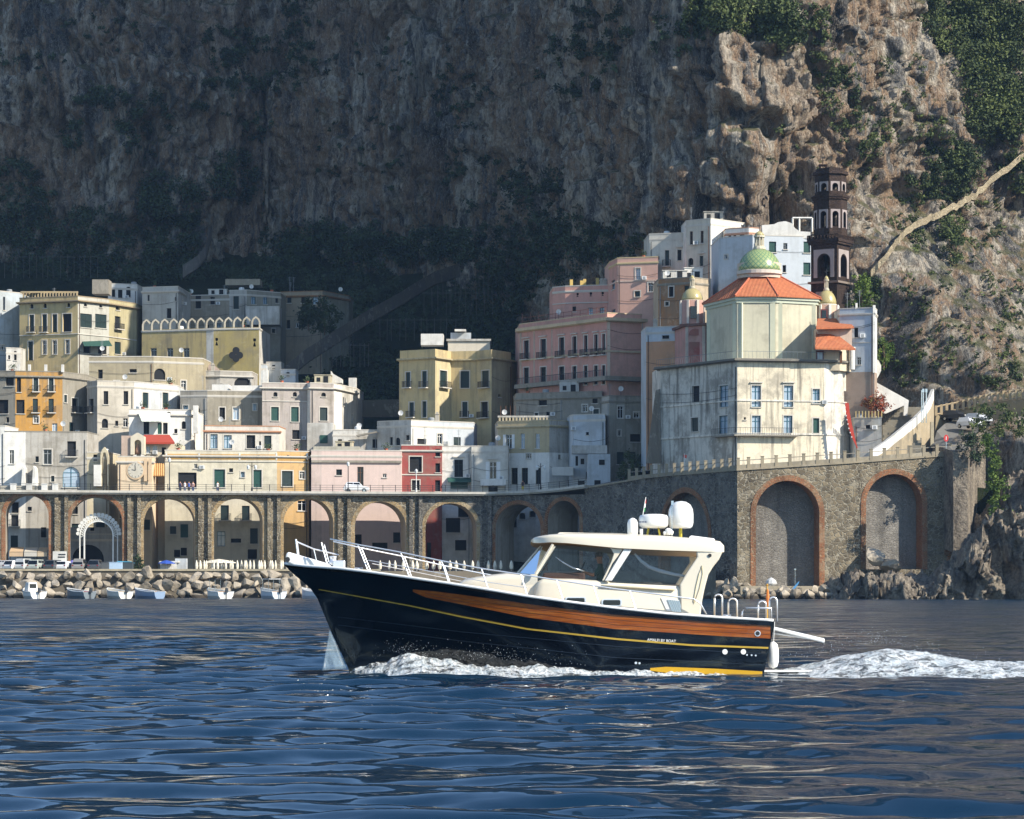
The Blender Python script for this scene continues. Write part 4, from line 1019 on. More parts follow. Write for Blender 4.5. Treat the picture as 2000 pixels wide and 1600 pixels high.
# ------------------------------------------------------------- bastion below the church
BA = thing('bastion', 'tall rubble-stone rampart with three blind arches carrying the coast road', 'rampart', (Xp(1660, 384), 384, 0))
bx = [1142, 1270, 1440, 1660, 1885]
cop = {1142: 952, 1270: 930, 1440: 916, 1660: 902, 1885: 885}
bp = [VP(p) for p in bx]; bz = [Zp(cop[p], vD(p)) for p in bx]
blind = {1: [(1338, 46, 962, 1145, 1.6)], 2: [(1538, 62, 939, 1145, 3.0)], 3: [(1746, 55, 926, 1112, 2.3)]}
for i in range(4):
    fr, d, n, L = frame_of(bp[i], bp[i + 1]); ar = []
    for (px, hw, yc, yb, dep) in blind.get(i, []):
        ua, ub = u_of(px - hw, bp[i], bp[i + 1], L), u_of(px + hw, bp[i], bp[i + 1], L); a = (ub - ua) / 2; uc = (ua + ub) / 2; D = bp[i][1] + d.y * uc
        ar.append((uc, a, Zp(yc, D) - a, Zp(yb, D), dep))
    mb = MB(); zt = (lambda z0, z1, L: lambda u: z0 + (z1 - z0) * u / L)(bz[i], bz[i + 1], L)
    archwall(mb, fr, L, -3.0, zt, [q[:4] for q in ar], ar[0][4] if ar else 2.0, back=False)
    w = mb.build('wall', [M_RUBBLE_SHADE if i < 2 else M_RUBBLE, M_BRICK], BA)
    for (uc, a, zs, zf, dep) in ar:
        mb = MB(); ring(mb, fr, uc, a, zs, zf, .75, .09, 22); mb.build('arch_ring', [M_BRICK], w)
        mb = MB(); mb.face([fr(uc - a - .3, zf - .3, -dep), fr(uc + a + .3, zf - .3, -dep), fr(uc + a + .3, zs + a + .3, -dep), fr(uc - a - .3, zs + a + .3, -dep)]); mb.build('niche_back', [M_NICHE], w)
fr, d, n, L = frame_of(bp[4], (bp[4][0] + 3.0, bp[4][1] + 16))
mb = MB(); archwall(mb, fr, L, -3, bz[4], [], 1, back=False); mb.build('return_wall', [M_RUBBLE], BA)
# quoins up the corner
fr, d, n, L = frame_of(bp[3], bp[4])
for k in range(22):
    mb = MB(); ww = .9 if k % 2 else .6; z = .6 + k * .78
    if z > bz[4] - .9: break
    mb.hexa([fr(L - ww - 2.2, z, .07), fr(L - 2.2, z, .07), fr(L - 2.2, z, .004), fr(L - ww - 2.2, z, .004), fr(L - ww - 2.2, z + .7, .07), fr(L - 2.2, z + .7, .07), fr(L - 2.2, z + .7, .004), fr(L - ww - 2.2, z + .7, .004)]); mb.build('quoin', [M_BRICK], BA)
mb = MB(); ribbon(mb, bp, [z - .25 for z in bz], bz, -1.2, .18); mb.build('coping', [stucco('a89c84', .5)], BA)
mb = MB()
for i in range(4):
    a0, a1 = bp[i], bp[i + 1]; dd, nn, LL = seg_frame(a0, a1)
    b0, b1 = (a0[0] - nn.x * 0 + 0, a0[1] + 16), (a1[0], a1[1] + 16)
    mb.face([(a0[0], a0[1] + .3, bz[i] - .05), (a1[0], a1[1] + .3, bz[i + 1] - .05), (b1[0], b1[1], bz[i + 1] + .6), (b0[0], b0[1], bz[i] + .6)])
o = mb.build('road', [plain('asphalt', C('6a6862'), .9, var=.15, scale=.8)]); tag(o, 'coast road on top of the rampart', None, None, 'structure')
proto = None
zline = lambda x: float(np.interp(x, [q[0] for q in bp], bz))
pts_ = along([VP(1225)] + bp[2:], 1.95)
pm = MB(); pm.box((0, 0, .75), (.42, .42, 1.5)); pm.box((0, 0, 1.53), (.52, .52, .09))
for (x, y, d, n, t) in pts_:
    if proto is None: proto = pm.build('parapet_post', [stucco('b3a68c', .4)], BA, local=True); o = proto
    else: o = proto.copy(); col.objects.link(o); o.parent = BA
    o.location = Vector((x - n.x * .35, y - n.y * .35, zline(x))) - ORI[BA.name]
mb = MB(); pl = [VP(1225)] + bp[2:]; zz = [zline(p[0]) for p in pl]
ribbon(mb, pl, zz, [z + .55 for z in zz], -.45, -.25); mb.build('parapet_wall', [stucco('a39a86', .5)], BA)
mb = MB(); ribbon(mb, pl, [z + 1.1 for z in zz], [z + 1.2 for z in zz], -.4, -.3); mb.build('parapet_bar', [concrete], BA)

# ------------------------------------------------------------- big white base building under the church
wst = stucco('dad5c8', .95, '857f74', .86); wst2 = stucco('e6dabf', .8, '8a8478', .9); wst3 = stucco('e8e1d2', .7, '8a8478', .9)
cb = [(1290, 414), (1440, 398), (1610, 400.5), (1640, 402), (1684, 408)]
b = building('convent', 'big weathered white building with two rows of blue-framed windows below the church', cb, 716, 912, [wst, wst2, wst3, wst3],
    [(1359, 15, 754, 786, 'kT'), (1414, 17, 753, 795, 'bT'), (1477, 18, 753, 795, 'bTL'), (1540, 18, 753, 795, 'bTL'), (1594, 14, 760, 788, 'bT'), (1357, 14, 816, 843, 'gT'), (1413, 17, 812, 850, 'bT'), (1477, 17, 812, 850, 'bT'), (1539, 17, 812, 850, 'bT'), (1594, 12, 817, 846, 'GT'), (1455, 4, 815, 820, 'k'), (1651, 5, 764, 787, 'n')], depth=12, sink=8, cat='building', cornice=.9, cor_h=.3, trim=stucco('7d7a72', .4), parapet=False)
ledge(b, cb, 794, .2, .12, wst3); ledge(b, cb, 856, .25, .14, wst3)
ledge(b, [(1400, 402.3), (1440, 398), (1556, 399.7)], 852, .22, 1.0, concrete, 'balcony_slab')
m_ = MB(); pl = [(Xp(px, D), D) for px, D in [(1400, 402.3), (1440, 398), (1556, 399.7)]]; z0 = Zp(852, 402)
ribbon(m_, pl, z0 + .95, z0 + 1.0, .9, .95)
for (x, y, d, n, t) in along(pl, .35): m_.box((x + n.x * .93, y + n.y * .93, z0 + .48), (.03, .03, .96))
m_.build('railing', [M_IRON], b)
m_ = MB(); pl = [(Xp(px, D), D) for px, D in cb[:3]]; z0 = b['_zt'] - .1
ribbon(m_, pl, z0 + 1.0, z0 + 1.05, .7, .76)
for (x, y, d, n, t) in along(pl, .55): m_.box((x + n.x * .73, y + n.y * .73, z0 + .5), (.03, .03, 1.0))
m_.build('terrace_railing', [plain('grey_iron', C('6f7679'))], b)
m_ = MB()
m_.prism([P(1262, 905, 412), P(1291, 905, 413.5), P(1289, 760, 414), P(1281, 762, 414)], (0, 1, 0)); m_.build('buttress', [stucco('8f877a', .7)], b)

# red garland boat-shaped banner on the corner
m_ = MB(); cur = [(1654, 787), (1656, 805), (1659, 822), (1663, 840), (1668, 858), (1675, 876)]
L_, R_ = [], []
for (x, y) in cur:
    wv = 3.6 if y < 850 else (2.4 if y < 870 else .5); L_.append(P(x - wv, y, 398.5)); R_.append(P(x + wv, y, 398.5))
for i in range(len(cur) - 1): m_.prism([L_[i], R_[i], R_[i + 1], L_[i + 1]], (0, .25, 0))
rb = thing('banner', 'long curved red banner hanging on the corner of the white church building', 'banner', P(1665, 876, 397)); m_.build('cloth', [plain('banner_red', C('b23a26'), .7, var=.2)], rb)
for i in range(9):
    t = i / 8.5 * 4; k = int(t); p = L_[k].lerp(L_[min(k + 1, 5)], t - k); mm = MB(); mm.box(p + Vector((-.06, -.05, 0)), (.14, .1, .16)); mm.build('tassel', [M_WHITEFR], rb)

# ------------------------------------------------------------- church
CH = thing('church', 'pale green church drum with orange tiled roof, tiled dome and two small chapels', 'church', (Xp(1490, 405), 405, 30))
M_TILE = None
def tile_mat():
    m, nt, N, L, bb = new_mat('orange_roof_tiles')
    wv = node(nt, 'ShaderNodeTexWave', wave_type='BANDS', bands_direction='X'); wv.inputs['Scale'].default_value = 1.6; wv.inputs['Distortion'].default_value = 1.0
    L.new(gcoords(nt), wv.inputs['Vector'])
    n1 = noise_tex(nt, 1.2, 6, .7, gcoords(nt)); n2 = noise_tex(nt, 5, 3, .6, gcoords(nt))
    c = ramp(nt, n1.outputs[0], [(.3, C('8a5138')), (.5, C('b5663f')), (.7, C('c08257'))])
    c = mixc(nt, n2.outputs[0], c, C('b06a45')); L.new(c, bb.inputs['Base Color']); bb.inputs['Roughness'].default_value = .9
    bump(nt, wv.outputs['Color'], .6, .12, bb)
    return m
M_TILE = tile_mat()
def majolica(name, c1, c2, c3):
    """glazed tiles laid in diamonds"""
    m, nt, N, L, bb = new_mat(name)
    t = node(nt, 'ShaderNodeTexCoord'); sp = node(nt, 'ShaderNodeSeparateXYZ'); L.new(t.outputs['Generated'], sp.inputs[0])
    def mth(op, a, b=None, c=None):
        n = node(nt, 'ShaderNodeMath', operation=op)
        for k, v in enumerate((a, b, c)):
            if v is None: continue
            if isinstance(v, (int, float)): n.inputs[k].default_value = v
            else: L.new(v, n.inputs[k])
        return n.outputs[0]
    an = mth('ARCTAN2', mth('SUBTRACT', sp.outputs[1], .5), mth('SUBTRACT', sp.outputs[0], .5))
    u = mth('MULTIPLY', an, 12 / math.pi); v = mth('MULTIPLY', mth('ARCSINE', mth('MULTIPLY', sp.outputs[2], .98)), 4.2)
    p = mth('PINGPONG', mth('ADD', u, v), .5); q = mth('PINGPONG', mth('SUBTRACT', u, v), .5)
    f = mth('MINIMUM', p, q)
    c = ramp(nt, f, [(.06, c2), (.10, c1), (.36, c1), (.42, c3)])
    n1 = noise_tex(nt, 6, 3, .6, gcoords(nt)); c = mixc(nt, ramp(nt, n1.outputs[0], [(.4, (.35, .35, .35)), (.6, (0, 0, 0))]), c, mul(c1, .7))
    L.new(c, bb.inputs['Base Color']); bb.inputs['Roughness'].default_value = .3
    return m
M_DOME = majolica('green_majolica', C('93a472'), C('3f6b52'), C('b5a860'))
M_DOMEY = majolica('yellow_majolica', C('b3a676'), C('8d8a5e'), C('bfa85c'))
drum = [(1380, 416), (1440, 405), (1516, 405), (1594, 408)]
dpts = [(Xp(px, D), D) for px, D in drum]; dpts += [(dpts[-1][0] + 2.0, 417), (dpts[0][0] + 2, 421)]
z0, z1 = Zp(716, 402) - .3, Zp(578, 404)
m_ = MB()
for i in range(len(dpts)):
    a, c = dpts[i], dpts[(i + 1) % len(dpts)]; m_.face([(*a, z0), (*c, z0), (*c, z1), (*a, z1)])
m_.build('wall', [paleg], CH)
m_ = MB(); ribbon(m_, dpts, z1 - .9, z1 - .45, .004, .18, closed=True); ribbon(m_, dpts, z1 - .447, z1, .004, .42, closed=True); m_.build('cornice', [stucco('cdd3bd', .1)], CH)
for px in (1386, 1436, 1446, 1509, 1523, 1588):
    D = float(np.interp(px, [q[0] for q in drum], [q[1] for q in drum])); m_ = MB(); x = Xp(px, D); m_.box((x, D + .02, (z0 + z1 - .9) / 2), (.75, .3, z1 - .9 - z0), rz=-.1 if px > 1450 else -.7); m_.build('pilaster', [stucco('dcdcc0', .1)], CH)
cx, cy = Xp(1483, 412), 411.5
za = Zp(541, 411)
ev = []
for p in dpts:
    v = Vector((p[0] - cx, p[1] - cy, 0)); v = v * (1 + .75 / v.length); ev.append((cx + v.x, cy + v.y, z1 + .02))
tp = [(cx + (p[0] - cx) * .33, cy + (p[1] - cy) * .33, za) for p in ev]
m_ = MB()
for i in range(6):
    j = (i + 1) % 6; m_.face([ev[i], ev[j], tp[j], tp[i]]); m_.face([ev[i], ev[j], (ev[j][0], ev[j][1], z1 + .2 - .3), (ev[i][0], ev[i][1], z1 + .2 - .3)])
m_.face(tp); rf = m_.build('roof', [M_TILE], CH)
for i in range(6):
    m_ = MB(); m_.tube([Vector(ev[i]) + Vector((0, 0, .06)), Vector(tp[i]) + Vector((0, 0, .06))], .13, 6); m_.build('ridge', [M_TERRA], rf)
def dome(parent, px, ybase, wpx, htpx, D, mat, lh, ringm, n=28):
    s = D / F; r = wpx * s / 2; c0 = P(px, ybase, D); h = htpx * s
    mb = MB(); mb.lathe([(r * 1.06, -.55), (r * 1.06, -.05), (r * 1.0, 0)], c0, n); mb.build('dome_ring', [ringm], parent)
    mb = MB(); mb.lathe([(r * math.cos(t), h * math.sin(t)) for t in [R(90) * i / 9 * .97 for i in range(10)]], c0, n); d = mb.build('dome', [mat], parent, smooth=True)
    ct = c0 + Vector((0, 0, h * .97)); lr = r * .22
    mb = MB(); mb.lathe([(lr * 1.35, 0), (lr * 1.25, lh * .1), (lr, lh * .12), (lr, lh * .16)], ct, 12)
    for k in range(8):
        a = k * math.pi / 4; mb.tube([ct + Vector((lr * .85 * math.cos(a), lr * .85 * math.sin(a), lh * .15)), ct + Vector((lr * .85 * math.cos(a), lr * .85 * math.sin(a), lh * .55))], lr * .17, 5)
    mb.lathe([(lr * .45, lh * .15), (lr * .45, lh * .55)], ct, 8)
    mb.lathe([(lr * 1.2, lh * .55), (lr * 1.15, lh * .62)], ct, 12); l = mb.build('lantern', [stucco('d9d0b8', .2)], parent)
    mb = MB(); mb.lathe([(lr * 1.05, lh * .62), (lr * .95, lh * .7), (lr * .6, lh * .78), (lr * .2, lh * .83)], ct, 12); mb.build('lantern_cap', [M_DOMEY], l, smooth=True)
    mb = MB(); mb.tube([ct + Vector((0, 0, lh * .82)), ct + Vector((0, 0, lh * 1.2))], .05, 5); mb.tube([ct + Vector((-.3, 0, lh * 1.08)), ct + Vector((.3, 0, lh * 1.08))], .05, 5); mb.build('cross', [M_IRON], l)
    return d
dome(CH, 1483, 530, 84, 44, 411, M_DOME, 3.2, stucco('e0d3c4', .1))
mb = MB(); mb.lathe([(3.2, 0), (3.2, 2.2)], P(1483, 545, 411.3), 28); mb.build('dome_drum', [stucco('d9c9b6', .1)], CH)
# left chapel
lc = [(1318, 426), (1340, 419), (1378, 417), (1384, 424)]
lp = [(Xp(px, D), D) for px, D in lc]; m_ = MB(); zl1 = Zp(634, 419); zl0 = Zp(725, 419)
for a, c in zip(lp[:-1], lp[1:]): m_.face([(*a, zl0), (*c, zl0), (*c, zl1), (*a, zl1)])
m_.face([(*q, zl1) for q in lp] + [(lp[-1][0], 428, zl1), (lp[0][0], 430, zl1)]); m_.build('chapel_wall', [stucco('cf9c92', .3)], CH)
m_ = MB(); ribbon(m_, lp, zl1 - .3, zl1 + .05, .004, .45); m_.build('chapel_cornice', [stucco('7d5a50', .3)], CH)
for px in (1342, 1375): part_box(CH, 'chapel_pilaster', px - 3, px + 3, 636, 722, float(np.interp(px, [1340, 1378], [419, 417])) - .12, .3, stucco('ddd0c0', .2))
m_ = MB(); c0 = P(1358, 655, 417.8)
m_.prism([c0 + Vector((1.0 * math.cos(t), 0, 1.0 * math.sin(t))) for t in [math.pi * i / 12 for i in range(13)]], (0, -.1, 0)); m_.build('chapel_lunette', [stucco('b5695f', .2)], CH)
part_box(CH, 'chapel_panel', 1346, 1372, 668, 712, 417.6, .3, stucco('a8655e', .3))
zz0, zz1 = Zp(634, 421), Zp(588, 421); c0 = P(1352, 634, 421.5)
m_ = MB(); m_.lathe([(1.85, 0), (1.85, zz1 - zz0)], c0, 8, a0=R(22)); m_.build('chapel_drum', [stucco('d6a89a', .3)], CH)
for k in range(8):
    a = R(22) + k * math.pi / 4; m_ = MB(); m_.box(c0 + Vector((1.83 * math.cos(a), 1.83 * math.sin(a), (zz1 - zz0) / 2)), (.35, .35, zz1 - zz0 - .01), rz=a); m_.build('drum_pilaster', [stucco('e0d6c8', .2)], CH)
part_box(CH, 'drum_window', 1348.5, 1361, 598, 622, 419.5, .4, M_DARK)
dome(CH, 1352, 587, 42, 24, 421.5, M_DOMEY, 2.4, stucco('d9cbb8', .2), 20)
# right chapel: drum, small dome, two tiled lean-to roofs
c0 = P(1614, 632, 410.5); zh = Zp(597, 410.5) - c0.z
m_ = MB(); m_.lathe([(1.8, -2.5), (1.8, zh)], c0, 8, a0=R(10)); m_.build('chapel_drum', [stucco('e3bba2', .1)], CH)
for k in range(8):
    a = R(10) + k * math.pi / 4; m_ = MB(); m_.box(c0 + Vector((1.78 * math.cos(a), 1.78 * math.sin(a), zh / 2)), (.34, .34, zh - .01), rz=a); m_.build('drum_pilaster', [white], CH)
part_box(CH, 'drum_window', 1603, 1616, 604, 627, 408.65, .4, plain('window_red', C('6b2e2a')))
part_box(CH, 'window_pane', 1605, 1614, 606, 625, 408.6, .04, M_DARK)
part_box(CH, 'drum_panel', 1627, 1632, 606, 626, 409.6, .4, stucco('d9785c', .1))
dome(CH, 1614, 595, 40, 28, 410.5, M_DOMEY, 2.6, stucco('e6dccb', .1), 20)
def slab(name, pts, th, mat): 
    mb = MB(); mb.prism(pts, (0, 0, -th)); return mb.build(name, [mat], CH)
slab('lean_to_roof', [P(1594, 640, 400), P(1668, 638, 402), P(1650, 622, 407), P(1597, 622, 407)], .25, M_TILE)
slab('lean_to_roof', [P(1592, 679, 397.5), P(1671, 681, 399), P(1637, 655, 403), P(1630, 645, 404), P(1594, 645, 404)], .25, M_TILE)
part_box(CH, 'side_wall', 1596, 1664, 640.5, 676, 402.6, 5, stucco('e0c7b2', .2))
m_ = MB(); pl = [(Xp(1593, 401), 401), (Xp(1640, 401), 401), (Xp(1668, 404), 404), (Xp(1670, 410), 410)]
for a, c in zip(pl[:-1], pl[1:]): m_.face([(*a, Zp(722, 399)), (*c, Zp(722, 399)), (*c, Zp(677, 399)), (*a, Zp(677, 399))])
m_.build('side_block', [stucco('e2d3b8', .2)], CH)
part_box(CH, 'terrace_door', 1594, 1609, 685, 714, 400.8, .25, plain('door_red', C('5d2b2a'))); part_box(CH, 'door_pane', 1596.5, 1606.5, 688, 712, 400.75, .06, M_SKYGLASS)
part_box(CH, 'side_window', 1640, 1645, 686, 709, 400.85, .3, M_BROWN)
m_ = MB(); m_.lathe([(.42, 0), (.42, 2.9), (.5, 3.0), (.5, 3.2)], P(1664, 722, 402.4), 10); m_.build('corner_column', [white], CH)

# ------------------------------------------------------------- bell tower
M_TUFF = stone('dark_tuff', C('52433b'), C('3b312c'), C('4a3f39'), 2.2, (1, 1, 2))
BT = thing('bell_tower', 'dark brown bell tower with octagonal upper stages and pale arched panels', 'bell tower', (Xp(1622, 413), 413, 45))
Dt = 413.0; th = R(33); cx, cy = Xp(1622, Dt), Dt; hw = 2.12
panel = stucco('b5a8a4', .2)
def sq(hw_):
    cs = [Vector((-hw_, -hw_)), Vector((hw_, -hw_)), Vector((hw_, hw_)), Vector((-hw_, hw_))]
    return [(cx + c.x * math.cos(th) + c.y * math.sin(th), cy - c.x * math.sin(th) + c.y * math.cos(th)) for c in cs]
zr = lambda y: Zp(y, Dt)
S = sq(hw)
def stage(z0, z1, loop, arch, thick=.7, pn=True):
    for i in range(len(loop)):
        p0, p1 = loop[i], loop[(i + 1) % len(loop)]; fr, d, n, L = frame_of(p0, p1)
        a, zs, zf = arch(L)
        mb = MB(); archwall(mb, fr, L, z0, z1, [(L / 2, a, zs, zf)], thick, 0, 0, 12); w = mb.build('stage_wall', [M_TUFF], BT)
        if pn:
            e = (L / 2 - a) * .62
            mb = MB()
            fr2 = lambda u, z, o: fr(u, z, o)
            u0, u1 = L / 2 - a - e, L / 2 + a + e; zt_ = min(z1 - .25, zs + a + e)
            for (ua, ub) in ((u0, L / 2 - a * 1.18), (L / 2 + a * 1.18, u1)): mb.hexa([fr(ua, zf - .2, .05), fr(ub, zf - .2, .05), fr(ub, zf - .2, .004), fr(ua, zf - .2, .004), fr(ua, zt_, .05), fr(ub, zt_, .05), fr(ub, zt_, .004), fr(ua, zt_, .004)])
            st = 10
            for k in range(st):
                t0, t1 = math.pi * k / st, math.pi * (k + 1) / st; aa = a * 1.18
                A4 = [(L / 2 - aa * math.cos(t0), zs + aa * math.sin(t0)), (L / 2 - aa * math.cos(t1), zs + aa * math.sin(t1))]
                A4 += [(A4[1][0], zt_), (A4[0][0], zt_)]
                if A4[2][1] - A4[1][1] > .01 or A4[3][1] - A4[0][1] > .01: mb.face([fr(*p, .048) for p in A4])
            mb.build('panel', [panel], w)
m_ = MB()
for i in range(4):
    a, c = S[i], S[(i + 1) % 4]; m_.face([(*a, 25), (*c, 25), (*c, zr(555)), (*a, zr(555))])
m_.build('tower_base', [M_TUFF], BT)
fr, d, n, L = frame_of(S[0], S[1]); mb = MB()
mb.hexa([fr(.8, 30, .06), fr(L - .8, 30, .06), fr(L - .8, 30, .004), fr(.8, 30, .004), fr(.8, zr(572), .06), fr(L - .8, zr(572), .06), fr(L - .8, zr(572), .004), fr(.8, zr(572), .004)]); mb.build('panel', [panel], BT)
mb = MB(); ribbon(mb, S, zr(556), zr(552), -.1, .35, closed=True); mb.build('ledge', [stucco('8a7c72', .3)], BT)
stage(zr(552), zr(480), S, lambda L: (.9, zr(512), zr(542)))
m_ = MB(); c0 = Vector((cx, cy, zr(532))); m_.lathe([(.75, 0), (.68, .12), (.5, .5), (.42, 1.0), (.3, 1.25), (.05, 1.32)], c0, 14); m_.build('bell', [plain('bronze', C('3f4238'), .5, .8)], BT, smooth=True)
mb = MB(); ribbon(mb, S, zr(480), zr(476), -.2, .3, closed=True); ribbon(mb, S, zr(475.8), zr(470), -.2, .45, closed=True); mb.face([(*p, zr(471)) for p in S]); mb.build('cornice', [M_TUFF], BT)
mb = MB(); S2 = sq(hw + .35); ribbon(mb, S2, zr(463), zr(461.5), -.15, .05, closed=True)
for i in range(4):
    for k in range(9):
        t = k / 9; p0, p1 = S2[i], S2[(i + 1) % 4]; mb.box((p0[0] + (p1[0] - p0[0]) * t, p0[1] + (p1[1] - p0[1]) * t, (zr(470) + zr(463)) / 2), (.22, .22, zr(463) - zr(470)))
mb.build('balustrade', [M_TUFF], BT)
def octo(r, rot): return [(cx + r * math.cos(rot + k * math.pi / 4), cy + r * math.sin(rot + k * math.pi / 4)) for k in range(8)]
rot = -th + R(22.5)
O1 = octo(2.45, rot)
stage(zr(470), zr(392), O1, lambda L: (.40, zr(422), zr(446)), .5)
mb = MB(); ribbon(mb, O1, zr(392), zr(388.5), -.2, .2, closed=True); ribbon(mb, O1, zr(388.3), zr(384), -.2, .34, closed=True); mb.face([(*p, zr(385)) for p in O1]); mb.build('cornice', [M_TUFF], BT)
O2 = octo(2.3, rot)
stage(zr(384.5), zr(343), O2, lambda L: (.38, zr(367), zr(374)), .5)
mb = MB(); ribbon(mb, O2, zr(343), zr(337), -.3, .3, closed=True); mb.face([(*p, zr(338)) for p in O2]); mb.build('cornice', [M_TUFF], BT)
mb = MB(); ribbon(mb, octo(2.1, rot), zr(337.5), zr(331), -.2, .0, closed=True); mb.build('crown', [M_TUFF], BT)
c0 = Vector((cx - 1.15, cy - .4, zr(337))); mb = MB()
for (dx, dy) in ((-.45, -.45), (.45, -.45), (.45, .45), (-.45, .45)): mb.box(c0 + Vector((dx, dy, .45)), (.22, .22, .9))
mb.box(c0 + Vector((0, 0, .98)), (1.25, 1.25, .18)); mb.lathe([(.08, 1.07), (.05, 1.9), (.01, 2.3)], c0, 6); mb.build('turret', [M_TUFF], BT)
# ============================================================= quay, rocks
def ico(seed, sub=2, sc=(1, 1, .75), rough=.28):
    bm = bmesh.new(); bmesh.ops.create_icosphere(bm, subdivisions=sub, radius=1.0)
    V = np.array([v.co[:] for v in bm.verts]); n = fbm(V[:, 0] * 1.1 + seed * 7.3, V[:, 1] * 1.1, V[:, 2] * 1.1, 3, seed)
    # chop with random planes so that the block is angular
    rng = np.random.RandomState(seed)
    for k in range(13):
        d = rng.normal(size=3); d /= np.linalg.norm(d); lim = rng.uniform(.42, .74)
        dd = V @ d; ov = np.maximum(dd - lim, 0); V = V - np.outer(ov, d)
    V = V * (1 + rough * n[:, None]) * np.array(sc)
    for v, q in zip(bm.verts, V): v.co = q
    me = bpy.data.meshes.new('boulder'); bm.to_mesh(me); bm.free()
    return me
def rock_mat():
    m, nt, N, L, b = new_mat('shore_rock')
    n1 = noise_tex(nt, .9, 6, .7, gcoords(nt)); oi = node(nt, 'ShaderNodeObjectInfo')
    c = ramp(nt, n1.outputs[0], [(.3, C('5a5044')), (.5, C('9a8c76')), (.7, C('b8ab94'))])
    c2 = mixc(nt, oi.outputs['Random'], C('6f675a'), C('b8b0a2'))
    c = mixc(nt, .45, c, c2)
    g = node(nt, 'ShaderNodeNewGeometry'); sp = node(nt, 'ShaderNodeSeparateXYZ'); L.new(g.outputs['Position'], sp.inputs[0])
    wet = ramp(nt, sp.outputs['Z'], [(.35, (1, 1, 1)), (.75, (0, 0, 0))])
    c = mixc(nt, wet, c, C('3a3226'))
    L.new(c, b.inputs['Base Color']); b.inputs['Roughness'].default_value = .9
    bump(nt, n1.outputs[0], .8, .3, b)
    return m
M_ROCK = rock_mat()
mb = MB(); qp = [(Xp(px, vD(px)), vD(px) - (13 if px < 900 else 8)) for px in (-140, 0, 250, 500, 750, 950, 1130, 1250, 1390)]
for a, c in zip(qp[:-1], qp[1:]):
    mb.face([(*a, QZ), (*c, QZ), (c[0], c[1] + 60, QZ), (a[0], a[1] + 60, QZ)]); mb.face([(*a, -2), (*c, -2), (*c, QZ), (*a, QZ)])
o = mb.build('quay', [stucco('7a7264', .6)]); tag(o, 'stone quay below the viaduct', None, None, 'structure')
mb = MB(); ribbon(mb, qp[:5], QZ, QZ + .28, -.4, .25); o = mb.build('quay_kerb', [stucco('b3a88e', .5)]); tag(o, 'pale kerb along the quay edge', None, None, 'structure')
mb = MB(); q2 = [(Xp(px, vD(px)), vD(px) - 5.5) for px in (1385, 1440, 1560, 1655)]
for a, c in zip(q2[:-1], q2[1:]):
    mb.face([(*a, 1.75), (*c, 1.75), (c[0], c[1] + 9, 1.75), (a[0], a[1] + 9, 1.75)]); mb.face([(*a, -2), (*c, -2), (*c, 1.75), (*a, 1.75)])
o = mb.build('bathing_terrace', [stucco('b0a58e', .5)]); tag(o, 'low stone bathing terrace at the foot of the rampart', None, None, 'structure')

rocks = [ico(40 + i, 2, (1.25, 1.05, .75 + .14 * (i % 4)), .10) for i in range(8)]
for r_ in rocks: r_.materials.append(M_ROCK)
rng = random.Random(5)
def boulder(x, y, z, s, label, group):
    o = bpy.data.objects.new('boulder', rocks[rng.randrange(8)]); col.objects.link(o)
    o.location = (x, y, z); o.scale = (s * rng.uniform(.8, 1.25), s * rng.uniform(.8, 1.2), s * rng.uniform(.75, 1.2)); o.rotation_euler = (rng.uniform(-.5, .5), rng.uniform(-.5, .5), rng.uniform(0, 6.28))
    return tag(o, label, 'boulder', group)
ONES = ['', 'first', 'second', 'third', 'fourth', 'fifth', 'sixth', 'seventh', 'eighth', 'ninth', 'tenth', 'eleventh', 'twelfth', 'thirteenth', 'fourteenth', 'fifteenth', 'sixteenth', 'seventeenth', 'eighteenth', 'nineteenth']
def nth(n):
    if n < 20: return ONES[n]
    t = {2: 'twent', 3: 'thirt', 4: 'fort', 5: 'fift'}[n // 10]
    return t + 'ieth' if n % 10 == 0 else t + 'y-' + ONES[n % 10]
for (row, dd, z, s, step, ph) in (('top', -.5, 3.15, .85, 19, 0), ('middle', -1.5, 1.8, .95, 19.5, 9), ('waterline', -2.7, .5, 1.05, 20, 4)):
    px = 2 + ph; k = 0
    while px < 700:
        D = vD(px) - 13; k += 1
        boulder(Xp(px, D) + rng.uniform(-.3, .3), D + dd + rng.uniform(-.4, .4), z + rng.uniform(-.35, .35), s * rng.uniform(.75, 1.35), nth(k) + ' boulder from the left in the ' + row + ' row of the breakwater', 'boulders of the breakwater')
        px += step + rng.uniform(-2, 2)
for (row, dd, z, s, step) in (('upper', -.3, 1.1, .85, 17), ('waterline', -1.4, .3, 1.0, 18)):
    px = 1384; k = 0
    while px < 1655:
        D = vD(px) - 6; k += 1
        boulder(Xp(px, D) + rng.uniform(-.25, .25), D + dd + rng.uniform(-.3, .3), z + rng.uniform(-.2, .25), s * rng.uniform(.6, 1.25), nth(k) + ' rock from the left in the ' + row + ' row below the bathing terrace', 'boulders by the bathing terrace')
        px += step
px = 1380; k = 0
while px < 1470:
    D = vD(px) - 4.5; k += 1; boulder(Xp(px, D), D, 1.9, rng.uniform(.7, 1.1), nth(k) + ' rock from the left in the heap on the end of the bathing terrace', 'boulders heaped at the terrace end'); px += 13

